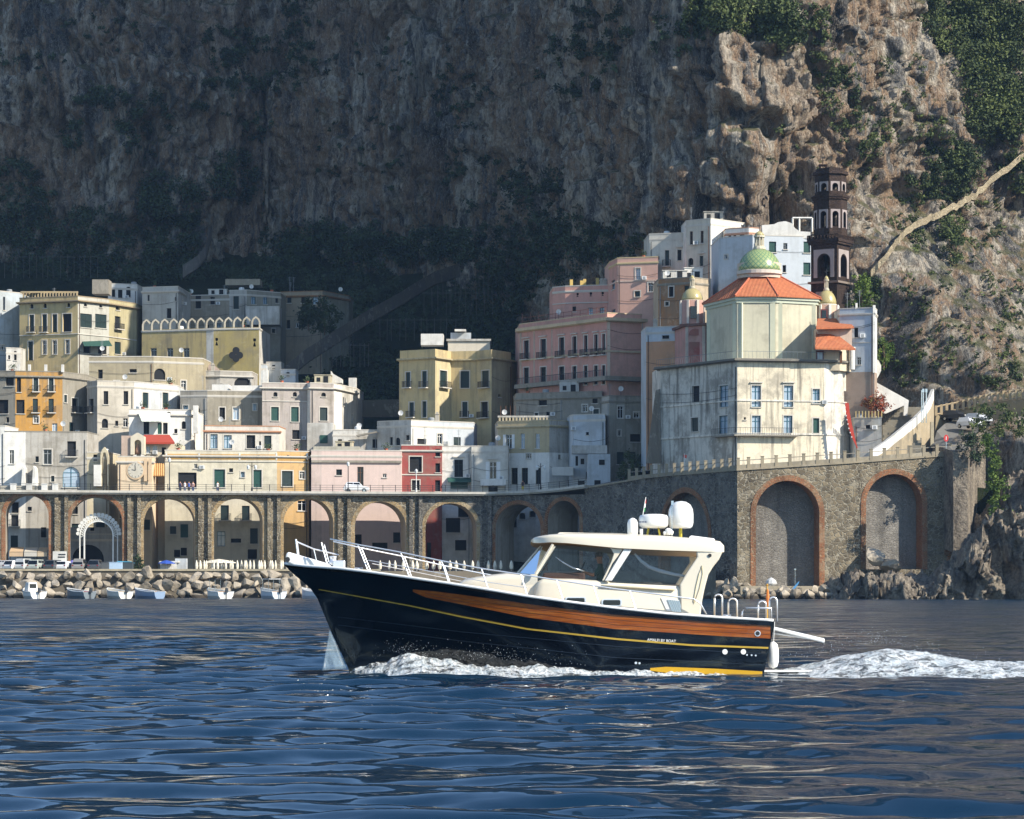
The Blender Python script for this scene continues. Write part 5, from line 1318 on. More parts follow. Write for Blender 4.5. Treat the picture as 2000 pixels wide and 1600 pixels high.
for (l, px, py, s) in (('pale rock slanting up inside the right blind arch of the rampart', 1712, 1090, 2.2), ('lower rock in the right blind arch of the rampart', 1735, 1104, 1.8)):
    boulder(Xp(px, 390.5), 390.5, Zp(py, 390), s, l, 'rocks in the blind arches')
def outcrop(name, label, x0, x1, yf, zt, seed, nx=150, nz=70, amp=2.2):
    """craggy shore rock: a sheet bulging towards the sea, wrapped back on top"""
    u = np.linspace(0, 1, nx); v = np.linspace(0, 1, nz); U, Vv = np.meshgrid(u, v)
    X = x0 + (x1 - x0) * U; top = np.interp(X, *zt); yff = np.interp(X, *yf)
    Z = -2 + (top + 2) * np.minimum(Vv / .8, 1); back = np.maximum(Vv - .8, 0) / .2
    Y = yff + 2.5 * (Z / np.maximum(top, 1)) ** 2 + 9 * back
    wx = X + 1.5 * fbm(X * .2, Z * .2, 1, 3, seed)
    n = fbm(X * .20, Z * .12, 0, 4, seed, True)
    Y = Y - (amp * n + 1.2 * facets(wx * .38 + Z * .1, Z * .22, seed + 50) + .6 * facets(wx * .95, Z * .5 + X * .1, seed + 51) + .25 * facets(wx * 2.1, Z * 1.3, seed + 52)) * (1 - back)
    Z = Z + (1.0 * facets(wx * .4, Y * .3, seed + 53) + .4 * facets(wx * 1.1, Y * .8, seed + 54)) * (Vv > .45)
    o = grid_mesh(name, X, Y, Z, M_SHORE, smooth=False); tag(o, label, None, None, 'structure'); return o
def shore_mat():
    m, nt, N, L, b = new_mat('dark_shore_crag')
    n1 = noise_tex(nt, .5, 8, .7, gcoords(nt, (1, 1, .5))); n2 = noise_tex(nt, 2.4, 6, .7, gcoords(nt))
    c = ramp(nt, n1.outputs[0], [(.32, C('4a423a')), (.5, C('8d8272')), (.68, C('b0a48e'))])
    c = mixc(nt, ramp(nt, n2.outputs[0], [(.38, (.7, .7, .7)), (.55, (0, 0, 0))]), c, C('3c362f'))
    L.new(c, b.inputs['Base Color']); b.inputs['Roughness'].default_value = .92
    bump(nt, n2.outputs[0], 1.0, .5, b); return m
M_SHORE = shore_mat()
outcrop('shore_rock', 'craggy grey rock at the foot of the rampart and the coast', 42, 76, ([42, 46, 50, 58, 66, 76], [384, 380, 377, 375, 376, 372]), ([42, 44, 47, 50, 56, 60, 62, 66, 76], [.3, 1.6, 3.0, 2.2, 2.4, 4.4, 8, 11, 13]), 3)
outcrop('coast_rock', 'rocky coast rising right of the rampart', 58, 100, ([58, 62, 68, 80, 100], [404, 399, 393, 386, 380]), ([58, 60, 64, 68, 72, 80, 100], [3, 6, 9, 13, 17, 21, 22]), 17, 170, 90, 2.6)

# ============================================================= right side: stairs, white wall, road, cars
mb = MB()
steps = thing('church_stairs', 'broad grey stone stairway climbing between the white walls right of the church', 'stairway', P(1760, 870, 400))
for k in range(16):
    y = 870 - k * 5.0; D0 = 399 + k * .75; a, c = P(1724 + max(0, k - 8) * 5.5, y, D0), P(1800 - max(0, k - 8) * .2, y, D0)
    mb = MB(); mb.box(((a.x + c.x) / 2, D0 + 1.2, a.z - .6), (c.x - a.x, 2.4, 1.2)); mb.build('step', [stucco('8f8a7c', .5)], steps)
wl = [(1700, 896, 395), (1730, 876, 396.5), (1760, 852, 398), (1785, 832, 400), (1805, 812, 402), (1818, 792, 404), (1824, 776, 406)]
mb = MB()
for (x0, y0, d0), (x1, y1, d1) in zip(wl[:-1], wl[1:]):
    a, c = P(x0, y0, d0), P(x1, y1, d1); hh = .95 if x0 < 1800 else 1.2
    mb.hexa([a + Vector((0, 0, -.35)), c + Vector((0, 0, -.35)), c + Vector((-.35, .6, -.35)), a + Vector((-.35, .6, -.35)), a + Vector((0, 0, hh)), c + Vector((0, 0, hh)), c + Vector((-.35, .6, hh)), a + Vector((-.35, .6, hh))])
sw = thing('stair_wall', 'curved white parapet wall sweeping up beside the church stairs', 'wall', P(1700, 900, 395)); mb.build('parapet', [white], sw)
mb = MB()
for (x0, y0, d0), (x1, y1, d1) in zip(wl[:-1], wl[1:]):
    a, c = P(x0, y0, d0), P(x1, y1, d1); mb.face([a + Vector((.02, .05, -.3)), c + Vector((.02, .05, -.3)), Vector((c.x + .02, c.y + .05, 15.5)), Vector((a.x + .02, a.y + .05, 15.5))])
mb.build('retaining_wall', [stucco('b7a78a', .6)], sw)
part_box(sw, 'pillar', 1818, 1824, 824, 872, 398.5, .8, stucco('c9bb9c', .4))
tw = building('terrace_house', 'low white terrace with a lattice door and a flowering vine right of the red banner', [(1668, 401), (1722, 399.5)], 817, 905, [stucco('e6e0d2', .35)], [(1695, 9, 830, 838, 'k')], depth=6, cornice=0, sink=3, cat='house')
part_box(tw, 'white_room', 1672, 1690, 778, 816, 404, 3, white); part_box(tw, 'room_door', 1677, 1681, 795, 814, 403.9, .06, M_DARK); part_box(tw, 'dark_gate', 1694, 1712, 787, 810, 404.6, .4, M_IRON)
for k in range(9): part_box(tw, 'terrace_post', 1671 + k * 6.3, 1672.6 + k * 6.3, 803, 816, 399.6, .12, plain('ochre_rail', C('b5a068')))
mb = MB(); mb.prism([P(1708, 745, 406), P(1775, 782, 406), P(1772, 812, 406), P(1765, 812, 406), P(1766, 792, 406), P(1730, 808, 406), P(1708, 800, 406)], (0, .8, 0))
gw = mb.build('garden_wall', [white]); tag(gw, 'sloping white garden wall between the side house and the stairs', 'wall')
mb = MB(); mb.prism([P(1708, 700, 407), P(1716, 704, 407), P(1721, 714, 407), P(1721, 724, 407), P(1714, 738, 407), P(1708, 745, 407)], (0, .7, 0)); o = mb.build('scroll_wall', [white]); tag(o, 'white scroll-shaped wall end below the side house', 'wall')
mb = MB(); p = P(1800, 826, 399); mb.tube([p, P(1800, 762, 399)], .06, 6); 
for s in (0, 6): mb.tube([P(1803 + s, 826, 400), P(1803 + s, 763, 400)], .07, 6); mb.box(P(1803 + s, 763, 400), (.3, .3, .5))
o = mb.build('stair_lamp', [M_STEEL]); tag(o, 'pair of slim grey lamp posts at the top of the church stairs', 'lamp post')
# road beyond the bend with a car park
mb = MB(); rd = [P(1822, 868, 398), P(1830, 842, 404), P(1845, 828, 412), P(1870, 815, 419), P(1920, 806, 420), P(1925, 830, 405), P(1905, 850, 400), P(1890, 880, 391), P(1862, 882, 391)]
mb.face(rd); o = mb.build('road', [MATS['asphalt']]); tag(o, 'coast road bending round the headland', None, None, 'structure')
mb = MB(); mb.prism([Vector((q.x, q.y, q.z - .06)) for q in rd], (0, 0, -14)); o = mb.build('road_bank', [M_SHORE]); tag(o, 'rock bank under the coast road', None, None, 'structure')
pr = None
fence = thing('road_balustrade', 'ochre concrete balustrade along the upper coast road', 'balustrade', P(1830, 800, 402))
fp = [(1828, 805, 413), (1870, 796, 415), (1915, 785, 413), (1960, 776, 411), (2010, 771, 409), (2060, 766, 407)]
for (x0, y0, d0), (x1, y1, d1) in zip(fp[:-1], fp[1:]):
    n = 4
    for k in range(n):
        a = P(x0, y0, d0).lerp(P(x1, y1, d1), k / n); mb = MB(); mb.box(a + Vector((0, 0, .2)), (.38, .38, 1.5)); mb.build('post', [stucco('bfa985', .4)], fence)
    mb = MB(); a, c = P(x0, y0, d0), P(x1, y1, d1)
    for zz in (-.35, .75): mb.tube([a + Vector((0, 0, zz)), c + Vector((0, 0, zz))], .12, 4)
    mb.build('rail', [stucco('bfa985', .4)], fence)
    mb = MB(); mb.face([a + Vector((0, .1, -.5)), c + Vector((0, .1, -.5)), c + Vector((0, .6, -3)), a + Vector((0, .6, -3))]); mb.build('base_wall', [stucco('a89878', .6)], fence)

# ------------------------------------------------------------- cars
def car_parts(root, paint, tall=0.0, L=4.1, W=1.75):
    h = 1.45 + tall
    prof = [(-.5, .32), (-.5, .72), (-.46, .9), (-.36 - tall * .1, h * .97 / 1.0), (-.30, h), (.12, h * .99), (.26, .98), (.46, .86), (.5, .70), (.5, .32)]
    mb = MB()
    rows = []
    for s, ins in ((-1, 0), (1, 0)):
        pass
    n = len(prof); V_ = []
    for (yy, top_in) in ((-W / 2, 1), (W / 2, 1)):
        for (x, z) in prof:
            k = 1 - .22 * max(0, (z - .95) / .6); V_.append((x * L, yy * k, z))
    mb.add(V_, [tuple(range(n - 1, -1, -1)), tuple(range(n, 2 * n))] + [(i, (i + 1) % n, n + (i + 1) % n, n + i) for i in range(n)])
    mb.build('body', [paint], root, local=True, bevel=.05)
    for s in (-1, 1):
        g = MB(); y0 = s * (W / 2 * .965 + .012); y1 = s * (W / 2 * .80 + .014)
        for (xa, xb, xc, xd) in ((-.40, -.12, -.12, -.33), (-.10, .23, .12, -.10)):
            g.face([(xa * L, y0, .99), (xb * L, y0, .99), (xc * L, y1, h * .93), (xd * L, y1, h * .93)])
        g.build('side_window', [M_DARK], root, local=True)
        for x in (-.31, .31):
            w = MB(); w.prism([(x * L + .32 * math.cos(t), s * (W / 2 - .16), .32 + .32 * math.sin(t)) for t in ang[::2]], (0, s * .18, 0)); wh = w.build('wheel', [plain('tyre', C('1a1a1a'), .9)], root, local=True)
            w = MB(); w.prism([(x * L + .19 * math.cos(t), s * (W / 2 + .021), .32 + .19 * math.sin(t)) for t in ang[::2]], (0, s * .01, 0)); w.build('hub', [M_STEEL], wh, local=True)
        l = MB(); l.box((.492 * L, s * W * .36, .74), (.08, .3, .14)); l.build('headlight', [M_WHITEFR], root, local=True)
        l = MB(); l.box((-.494 * L, s * W * .38, .80), (.06, .22, .16)); l.build('tail_light', [plain('tail_red', C('8a1a18'))], root, local=True)
    g = MB(); k = W * .42; g.face([(.252 * L, -k, 1.0), (.252 * L, k, 1.0), (.135 * L, k * .88, h * .955), (.135 * L, -k * .88, h * .955)]); g.build('windscreen', [M_DARK], root, local=True)
    g = MB(); g.face([(-.462 * L, -k, .98), (-.462 * L, k, .98), (-.382 * L - tall * .1, k * .88, h * .93), (-.382 * L - tall * .1, -k * .88, h * .93)]); g.build('rear_window', [M_DARK], root, local=True)
def paint(name, c): 
    m = plain('car_' + name, C(c), .25, .1, .04); return m
def car(label, px, py, D, colr, rz=0.0, tall=0.0, L=4.1, group='cars parked on the quay', z=None):
    p = P(px, py, D)
    if z is not None: p.z = z
    r = thing('parked_car', label, 'car', p, rz, group); car_parts(r, paint(colr, colr), tall, L); return r
car('white small SUV driving along the viaduct', 696, 958, vD(696) + 3, 'dfe0e0', R(0), .15, 3.9, 'cars on the viaduct road', DECK + .01)
for (l, px, c, tall, L, rz) in (('grey car cut by the left edge of the picture on the quay', 8, '8d8f90', .1, 4.2, 20), ('white hatchback, second car from the left on the quay', 30, 'dcdcd8', .1, 3.8, 60), ('pale grey van-like car beside the beige awning on the quay', 50, 'b9bbb8', .35, 4.3, 70), ('light green-grey car left of the white sign on the quay', 74, 'aab0a6', .2, 4.2, 75), ('dark grey car just below the white sign', 108, '4c5052', .15, 4.2, 70), ('white small car right of the dark grey car on the quay', 126, 'd9dad8', .0, 3.9, 80), ('grey boxy car in front of the tunnel arch', 157, '8b8883', .35, 3.9, 85), ('charcoal car right of the tunnel mouth', 188, '4a4d50', .2, 4.2, 85)):
    car(l, px, 1112, vD(px) - 9, c, R(rz), tall, L, z=QZ)
for (l, px, py, D, c, rz) in (('white car parked nearest at the bend of the coast road', 1894, 836, 405, 'd8dadc', -60), ('silver car parked behind the white car at the road bend', 1910, 828, 410, 'b8bcc0', -50), ('dark car in the shade at the road bend', 1866, 822, 413, '2c2f33', -40)):
    car(l, px, py, D, c, R(rz), .1, 4.1, 'cars parked at the road bend')

# ------------------------------------------------------------- street lamps, signs, awnings, kiosk
def lamp(label, px, ytop, D, z0, double=False, white_=False):
    t = thing('street_lamp', label, 'street lamp', (Xp(px, D), D, z0)); zt = Zp(ytop, D); x = Xp(px, D); mt = M_WHITEFR if white_ else M_IRON
    mb = MB(); mb.lathe([(.16, 0), (.14, .5), (.07, .7), (.06, zt - z0)], (x, D, z0), 8); mb.build('post', [mt], t)
    for s in ((-.55, .55) if double else (0,)):
        if s:
            mb = MB(); mb.tube([(x, D, zt - .6), (x + s * .6, D, zt - .35), (x + s, D, zt - .45)], .035, 5); mb.build('arm', [mt], t)
        mb = MB(); mb.lathe([(.05, -.5), (.17, -.4), (.24, 0), (.2, .06), (.02, .25)], (x + s, D, zt - (.55 if s else 0)), 8); mb.build('lantern', [plain('lamp_glass', C('cfd2cf'), .3)], t)
    return t
lamp('double-armed dark street lamp standing before the ochre and white house', 1056, 905, vD(1056) - .2, DECK + .2, True)
lamp('dark street lamp before the long cream house', 492, 904, vD(492) + .3, DECK, True)
lamp('thin dark street lamp before the pale pink house', 680, 905, vD(680) + .3, DECK)
lamp('thin dark street lamp right of the clock house', 331, 897, vD(331) + .3, DECK)
lamp('white lamp column in front of the red house', 813, 919, vD(813) + .3, DECK, False, True)
def slabthing(name, label, cat, px0, px1, y0, y1, D, dep, mat): 
    o = part_box(None, name, px0, px1, y0, y1, D, dep, mat); return tag(o, label, cat)
sg = thing('sign_board', 'white rectangular notice board standing on the quay left of the festival arch', 'sign', P(116, 1112, vD(116) - 7))
part_box(sg, 'board', 103, 130, 1077, 1096, vD(116) - 7, .15, white)
for k, (x0, x1) in enumerate(((114, 128), (113, 127))): part_box(sg, 'text_line', x0, x1, 1082 + k * 5, 1084.5 + k * 5, vD(116) - 7.03, .02, M_IRON)
for px in (106, 127): part_box(sg, 'leg', px - .7, px + .7, 1096, 1114, vD(116) - 6.9, .1, M_IRON)
aw = thing('cafe_awning', 'beige café awning under the first arch on the left', 'awning', P(45, 1110, vD(45) + 2))
for (x0, x1, m) in ((18, 45, stucco('d8bb98', .1)), (47, 72, stucco('d5cfc2', .1)), (73, 92, stucco('d8c3a4', .1))):
    mb = MB(); D = vD(45) + 1; mb.prism([P(x0 + 4, 1069, D + 4), P(x1 + 2, 1069, D + 4), P(x1, 1078, D), P(x0, 1078, D)], (0, 0, -.06)); mb.prism([P(x0, 1078, D), P(x1, 1078, D), P(x1, 1087, D), P(x0, 1087, D)], (0, .04, 0)); mb.build('canvas', [m], aw)
for px in (20, 46, 72, 90): part_box(aw, 'pole', px - .6, px + .6, 1080, 1113, vD(45) + 1.2, .1, M_IRON)
tf = building('tunnel_front', 'pale blue-grey plastered tunnel mouth under the second arch', [(132, vD(187) + 10), (244, vD(187) + 10)], 1044, 1112, [stucco('c2c6c8', .3)], [(172, 62, 1064, 1113, 'ka'), (180, 8, 1030, 1037, 'k')], depth=4, cornice=.1, sink=1, cat='tunnel')
# festival light arch
fa_ = thing('festival_arch', 'white lacework festival arch standing under the second viaduct arch', 'decoration', P(187, 1110, vD(187) + 2))
D = vD(187) + 2; c0 = P(193, 1046, D); M_LACE = plain('white_lattice', C('dcdcd6'), .7)
for (r0, r1) in ((2.05, 2.25), (2.75, 2.9)):
    mb = MB()
    fr = lambda u, z, o: Vector((c0.x + u, D - o, c0.z + z)); ring(mb, fr, 0, r0, 0, -4.2, r1 - r0, .12, 22, 0); mb.build('hoop', [M_LACE], fa_)
mb = MB()
for k in range(25):
    t = math.pi * k / 24; a = c0 + Vector((-math.cos(t) * 2.25, -.06, math.sin(t) * 2.25)); c = c0 + Vector((-math.cos(t + .1) * 2.75, -.06, math.sin(t + .1) * 2.75)); mb.tube([a, c], .05, 4)
    c = c0 + Vector((-math.cos(t - .1) * 2.75, -.06, math.sin(t - .1) * 2.75)); mb.tube([a, c], .05, 4)
mb.build('lattice', [M_LACE], fa_)
for k in range(17):
    t = math.pi * (k + .5) / 17; q = c0 + Vector((-math.cos(t) * 3.15, -.06, math.sin(t) * 3.15)); mb = MB(); mb.prism([q + Vector((.27 * math.cos(s), 0, .27 * math.sin(s))) for s in ang[::2]], (0, .08, 0)); mb.build('scallop', [M_LACE], fa_)
for px in (135, 241):
    mb = MB(); mb.tube([P(px, 1112, D), P(px, 1002, D)], .1, 6); mb.box(P(px, 1002, D), (.4, .3, .3)); mb.build('mast', [M_LACE], fa_)
kq = thing('kiosk', 'white kiosk hut with vertical boards on the quay under the third arch', 'kiosk', P(330, 1112, vD(330) - 8)); D = vD(330) - 8
for k in range(9): part_box(kq, 'board', 313 + k * 3.6, 316.2 + k * 3.6, 1099, 1121, D, .12, white)
part_box(kq, 'side_panel', 342, 364, 1091, 1112, D + 2, 1.5, bluew); part_box(kq, 'roof', 311, 348, 1096, 1099, D - .1, 2.2, white)
def parasol(label, px, ytop, ybot, wpx, D, mat, group, closed=True, cat='parasol'):
    c0 = P(px, ybot, D); c0.z = QZ; h = max(Zp(ytop, D) - QZ, 1.6)
    t = thing('parasol', label, cat, c0, group=group); w = wpx / F * D / 2
    mb = MB(); mb.tube([c0, c0 + Vector((0, 0, h))], .04, 6); mb.build('pole', [M_WHITEFR], t)
    mb = MB()
    if closed: mb.lathe([(.05, h * .12), (w * .75, h * .2), (w, h * .45), (w * .7, h * .75), (.05, h * 1.0)], c0, 9)
    else: mb.lathe([(w, h * .66), (w * .98, h * .72), (w * .5, h * .90), (.04, h)], c0, 8)
    mb.build('canopy', [mat], t); return t
M_CANV = plain('canvas_cream', C('dcd3be'), .85, var=.08)
rng = random.Random(11)
for k in range(33):
    px = 384 + k * 7.1 + rng.uniform(-2.6, 2.6); D = vD(px) - 10.5 + rng.uniform(0, 3.0)
    parasol(nth(k + 1) + ' closed cream parasol from the left in the rows on the quay', px, 1112 + rng.uniform(-5, 6), 1135, rng.uniform(4.5, 8.0), D, M_CANV, 'closed parasols on the quay')
for k in range(18):
    px = 742 + k * 15 + rng.uniform(-4, 4); D = vD(px) - 9 + rng.uniform(-1, 3)
    parasol(nth(k + 1) + ' closed cream parasol from the left behind the foredeck of the boat', px, 1108 + rng.uniform(-4, 4), 1135, rng.uniform(6, 8.5), D, M_CANV, 'closed parasols behind the boat')
parasol('large open cream parasol under the fourth arch', 428, 1092, 1115, 66, vD(428) - 6, M_CANV, None, False)
parasol('open royal blue parasol beside the white kiosk', 325, 1094, 1112, 34, vD(325) - 9, plain('canvas_blue', C('2a4da0'), .8), None, False)
parasol('open violet parasol near the tunnel arch', 141, 1094, 1112, 14, vD(141) - 8, plain('canvas_violet', C('6a63a8'), .8), None, False)
for (l, x0, x1, y0, y1, cl) in (('turquoise boat cover lying on the breakwater', 122, 143, 1118, 1128, '4aa6c0'), ('deep blue boat cover on the breakwater below the tunnel arch', 156, 178, 1115, 1127, '2b4fae'), ('small deep blue tarpaulin on the breakwater', 212, 224, 1124, 1130, '2b4fae'), ('teal flat roof stall on the quay', 222, 262, 1096, 1100, '2f7f9a')):
    D = vD(x0) - 12.5 if y0 > 1110 else vD(x0) - 8.5; a = P(x0, y1, D); c = P(x1, y0, D); m_ = MB(); w = c.x - a.x; h = c.z - a.z
    m_.add([(a.x, D, a.z), (c.x, D, a.z), (c.x, D + 1.6, a.z), (a.x, D + 1.6, a.z), (a.x + w * .2, D + .3, c.z), (c.x - w * .15, D + .4, a.z + h * .8), (c.x - w * .2, D + 1.2, a.z + h * .7), (a.x + w * .25, D + 1.2, c.z)], [(0, 3, 2, 1), (4, 5, 6, 7), (0, 1, 5, 4), (1, 2, 6, 5), (2, 3, 7, 6), (3, 0, 4, 7)])
    o = m_.build('boat_cover' if y0 > 1110 else 'market_stall', [plain('tarp_' + cl, C(cl), .7)], bevel=.08); tag(o, l, 'cover' if y0 > 1110 else 'stall')
for (l, x0, x1, c) in (('dark grey container bin at the right end of the parked cars', 199, 213, '54585a'), ('pale blue box crate between the dark bins', 214, 240, 'a9c0d4'), ('charcoal bin with white marks right of the pale blue crate', 241, 260, '3c4448')):
    D = vD(x0) - 9; a = P(x0, 1112, D); c_ = P(x1, 1101, D); m_ = MB(); m_.box(((a.x + c_.x) / 2, D, QZ + .6), (c_.x - a.x, 1.3, 1.2)); m_.box(((a.x + c_.x) / 2, D, QZ + 1.25), (c_.x - a.x + .1, 1.4, .1)); o = m_.build('storage_bin', [plain('bin_' + c, C(c), .6)], bevel=.05); tag(o, l, 'bin')

# ------------------------------------------------------------- small moored boats
def moored(label, px, D, rz, hullc, L=4.6, W=1.9, cabin=False, canopy=None, motor=True, seat=None):
    t = thing('moored_boat', label, 'boat', (Xp(px, D), D, .02), R(rz), 'small boats moored by the breakwater')
    t.scale = (1.15, 1.2, 1.5)
    hm = plain('hull_' + hullc, C(hullc), .4, var=.06); n = 9; V_ = []
    for i in range(n):
        s = i / (n - 1); x = (s - .5) * L; w = W / 2 * (1 - max(0, (s - .35) / .65) ** 2.2) * (.92 if i == 0 else 1) + .02; sh = .62 + .35 * s * s
        V_ += [(x, -w, sh), (x, -w * .92, .25), (x, -w * .55, -.15), (x, w * .55, -.15), (x, w * .92, .25), (x, w, sh)]
    fs = [tuple(range(5, -1, -1))]
    for i in range(n - 1):
        for k in range(5): fs.append((i * 6 + k, i * 6 + k + 1, i * 6 + 7 + k, i * 6 + 6 + k))
    mb = MB(); mb.add(V_, fs); mb.build('hull', [hm], t, local=True)
    mb = MB(); mb.add([(v[0], v[1] * .93, .45 + .2 * (i / n) ** 2) for i, v in enumerate(V_[::6])] + [(v[0], v[1] * .93, .45 + .2 * (i / n) ** 2) for i, v in enumerate(V_[5::6])], [(i, i + 1, n + i + 1, n + i) for i in range(n - 1)]); mb.build('floor', [plain('boat_floor', C('cfc8b8'), .7)], t, local=True)
    mb = MB(); mb.tube([(v[0], v[1], v[2]) for v in V_[::6]], .05, 5); mb.tube([(v[0], v[1], v[2]) for v in V_[5::6]], .05, 5); mb.build('gunwale', [M_WHITEFR], t, local=True)
    for x in (-.15, .12):
        mb = MB(); mb.box((x * L, 0, .62), (.3, W * .85, .06)); mb.build('seat', [plain('seat_' + (seat or 'tan'), C(seat or 'b08a5a'), .6)], t, local=True)
    if cabin:
        mb = MB(); mb.hexa([(-.1 * L, -.6, .5), (.28 * L, -.55, .5), (.28 * L, .55, .5), (-.1 * L, .6, .5), (-.08 * L, -.52, 1.5), (.16 * L, -.45, 1.5), (.16 * L, .45, 1.5), (-.08 * L, .52, 1.5)]); mb.build('cabin', [M_WHITEFR], t, local=True, bevel=.06)
        mb = MB(); mb.box((-.085 * L - .03, 0, 1.15), (.02, .8, .4)); mb.build('cabin_window', [M_DARK], t, local=True)
    if canopy:
        for x in (-.2, .12):
            for s in (-.7, .7): mb = MB(); mb.tube([(x * L, s, .55), (x * L, s, 1.75)], .025, 5); mb.build('canopy_pole', [M_STEEL], t, local=True)
        mb = MB(); mb.box((-.04 * L, 0, 1.8), (.45 * L, 1.6, .07)); mb.build('canopy', [plain('canopy_' + canopy, C(canopy), .8)], t, local=True, bevel=.03)
    if motor:
        mb = MB(); mb.hexa([(-.5 * L - .35, -.16, .55), (-.5 * L - .02, -.16, .55), (-.5 * L - .02, .16, .55), (-.5 * L - .35, .16, .55), (-.5 * L - .4, -.13, 1.0), (-.5 * L - .05, -.13, 1.0), (-.5 * L - .05, .13, 1.0), (-.5 * L - .4, .13, 1.0)]); mb.tube([(-.5 * L - .2, 0, .55), (-.5 * L - .2, 0, -.3)], .06, 6); mb.build('outboard_motor', [plain('motor_dark', C('33373b'), .4)], t, local=True, bevel=.03)
    return t
moored('white cabin boat, leftmost of the moored boats', 62, 392, 118, 'dfddd6', 5.2, 2.1, cabin=True)
moored('grey open boat with a red can, second moored boat from the left', 153, 391.5, 135, '6e777c', 4.6, 1.9, seat='8a2a24')
moored('white open boat with a tan cover in front of the tunnel arch', 228, 391, 125, 'd9d4c8', 4.8, 2.0, seat='a89476')
moored('blue-grey rowing boat below the kiosk', 288, 391.5, 140, '7f93ab', 4.4, 1.8, motor=False)
moored('white boat with a dark sun canopy and brown bench below the open cream parasol', 424, 391, 120, 'dedbd2', 5.2, 2.1, canopy='2c2b30', seat='9a6f3c')
moored('pale blue-sided white boat with a steel frame, next to last before the bow', 528, 392, 122, 'c9d2d8', 4.8, 2.0, canopy='c9c8c4')
moored('white dinghy with an orange float just behind the bow of the big boat', 610, 393, 130, 'dfe0e2', 4.2, 1.8, seat='c25a3a')

# ------------------------------------------------------------- beach things on the right
def standing(label, px, py, D, rz, shirt, trousers, z=None, h=1.7, group=None, sit=False):
    p = P(px, py, D)
    if z is not None: p.z = z
    t = thing('person', label, 'person', p, rz, group); k = h / 1.75
    mb = MB()   # continuous outline from feet to head, arms and legs as tapered tubes merged by voxel remesh
    for s in (-1, 1):
        mb.tube([(s * .10 * k, 0, .02), (s * .10 * k, 0, .45 * k), (s * .09 * k, 0, .88 * k)], [.055 * k, .065 * k, .09 * k], 8)
        mb.tube([(s * .19 * k, 0, 1.42 * k), (s * .26 * k, .02, 1.14 * k), (s * .25 * k, -.10 * k, .88 * k)], [.06 * k, .048 * k, .035 * k], 8)
    mb.tube([(0, 0, .80 * k), (0, 0, 1.05 * k), (0, 0, 1.3 * k), (0, 0, 1.45 * k), (0, 0, 1.56 * k)], [.15 * k, .14 * k, .18 * k, .14 * k, .06 * k], 10)
    mb.lathe([(.02, 1.50 * k), (.08 * k, 1.55 * k), (.1 * k, 1.64 * k), (.085 * k, 1.73 * k), (.02, 1.76 * k)], (0, 0, 0), 10)
    o = mb.build('body', [plain('skin', C('b98a6c'), .6), ], t, local=True)
    md = o.modifiers.new('remesh', 'REMESH'); md.mode = 'VOXEL'; md.voxel_size = .03; md.use_smooth_shade = True
    mb = MB(); mb.tube([(0, 0, .86 * k), (0, 0, 1.05 * k), (0, 0, 1.3 * k), (0, 0, 1.47 * k)], [.17 * k, .165 * k, .2 * k, .15 * k], 12); mb.build('shirt', [plain('cloth_' + shirt, C(shirt), .9)], t, local=True)
    mb = MB()
    for s in (-1, 1): mb.tube([(s * .10 * k, 0, .3 * k), (s * .09 * k, 0, .9 * k)], [.085 * k, .11 * k], 8)
    mb.build('trousers', [plain('cloth_' + trousers, C(trousers), .9)], t, local=True)
    mb = MB(); mb.lathe([(.105 * k, 1.65 * k), (.11 * k, 1.7 * k), (.08 * k, 1.77 * k), (.01, 1.79 * k)], (0, .015, 0), 10); mb.build('hair', [plain('hair_dark', C('2a201a'), .8)], t, local=True)
    return t
for i, (l, px, s, tr) in enumerate((('person in a navy shirt, leftmost before the dark shop opening', 352, '2c3a66', '3a3f4a'), ('person in white before the dark shop opening', 361, 'd8d8d8', '5a6478'), ('person in a blue shirt in the middle of the shop opening', 369, '4a62a8', '2a2d38'), ('person in a pale pink shirt at the right of the shop opening', 377, 'd0a8a4', '4a5a7a'), ('person in white shirt before the green door of the cream house', 425, 'dcdcd8', '4a5670'))):
    standing(l, px, 950, vD(px) + 6, 0, s, tr, DECK + .02, 1.68, 'people on the promenade')
standing('person in a dark top at the terrace door under the street lamp', 1021, 944, vD(1021) + 5, 0, '3a2f33', 'c0ac4a', DECK + .3, 1.7)
standing('bather in pink by the dark boulder on the bathing terrace', 1654, 1140, 386, 0, 'd06a78', 'b98a6c', 1.76, 1.3)
standing('bather in magenta on the bathing terrace', 1667, 1145, 385.5, R(30), 'c24a86', 'b98a6c', 1.76, 1.5)
mb = MB(); a, c = P(1545, 1158, 382.5), P(1560, 1136, 384); dd = (c - a); sx = Vector((.36, 0, .25))
prof = [(0, .05), (.12, .7), (.4, 1.0), (.7, .9), (.92, .5), (1, .05)]
mb.prism([a + dd * t + sx * w for t, w in prof] + [a + dd * t - sx * w for t, w in prof[::-1]], (0, .12, 0)); o = mb.build('paddle_board', [plain('sky_blue', C('6fb4dc'), .5)]); tag(o, 'light blue paddle board leaning on the rocks by the bathing terrace', 'paddle board')
D = 386; cz = P(1506, 1142, D); t = thing('parasol', 'white parasol bundle lying on the bathing terrace', 'parasol', cz); 
mb = MB(); mb.lathe([(.55, -.35), (.75, -.1), (.6, .35), (.3, .6), (.03, .75)], Vector((cz.x, D, 2.2)), 9, sx=1.1); mb.build('canopy', [plain('grey_canvas', C('b9b9b6'), .9)], t)
mb = MB(); mb.tube([(cz.x - .8, D, 1.85), (cz.x + .9, D, 2.0)], .04, 6); mb.build('pole', [M_STEEL], t)
mb = MB(); mb.tube([P(1553, 1142, 387), P(1553, 1112, 387)], .035, 5); mb.box(P(1553, 1112, 387), (.25, .05, .15)); o = mb.build('flag_pole', [M_STEEL]); tag(o, 'thin steel pole on the bathing terrace', 'pole')
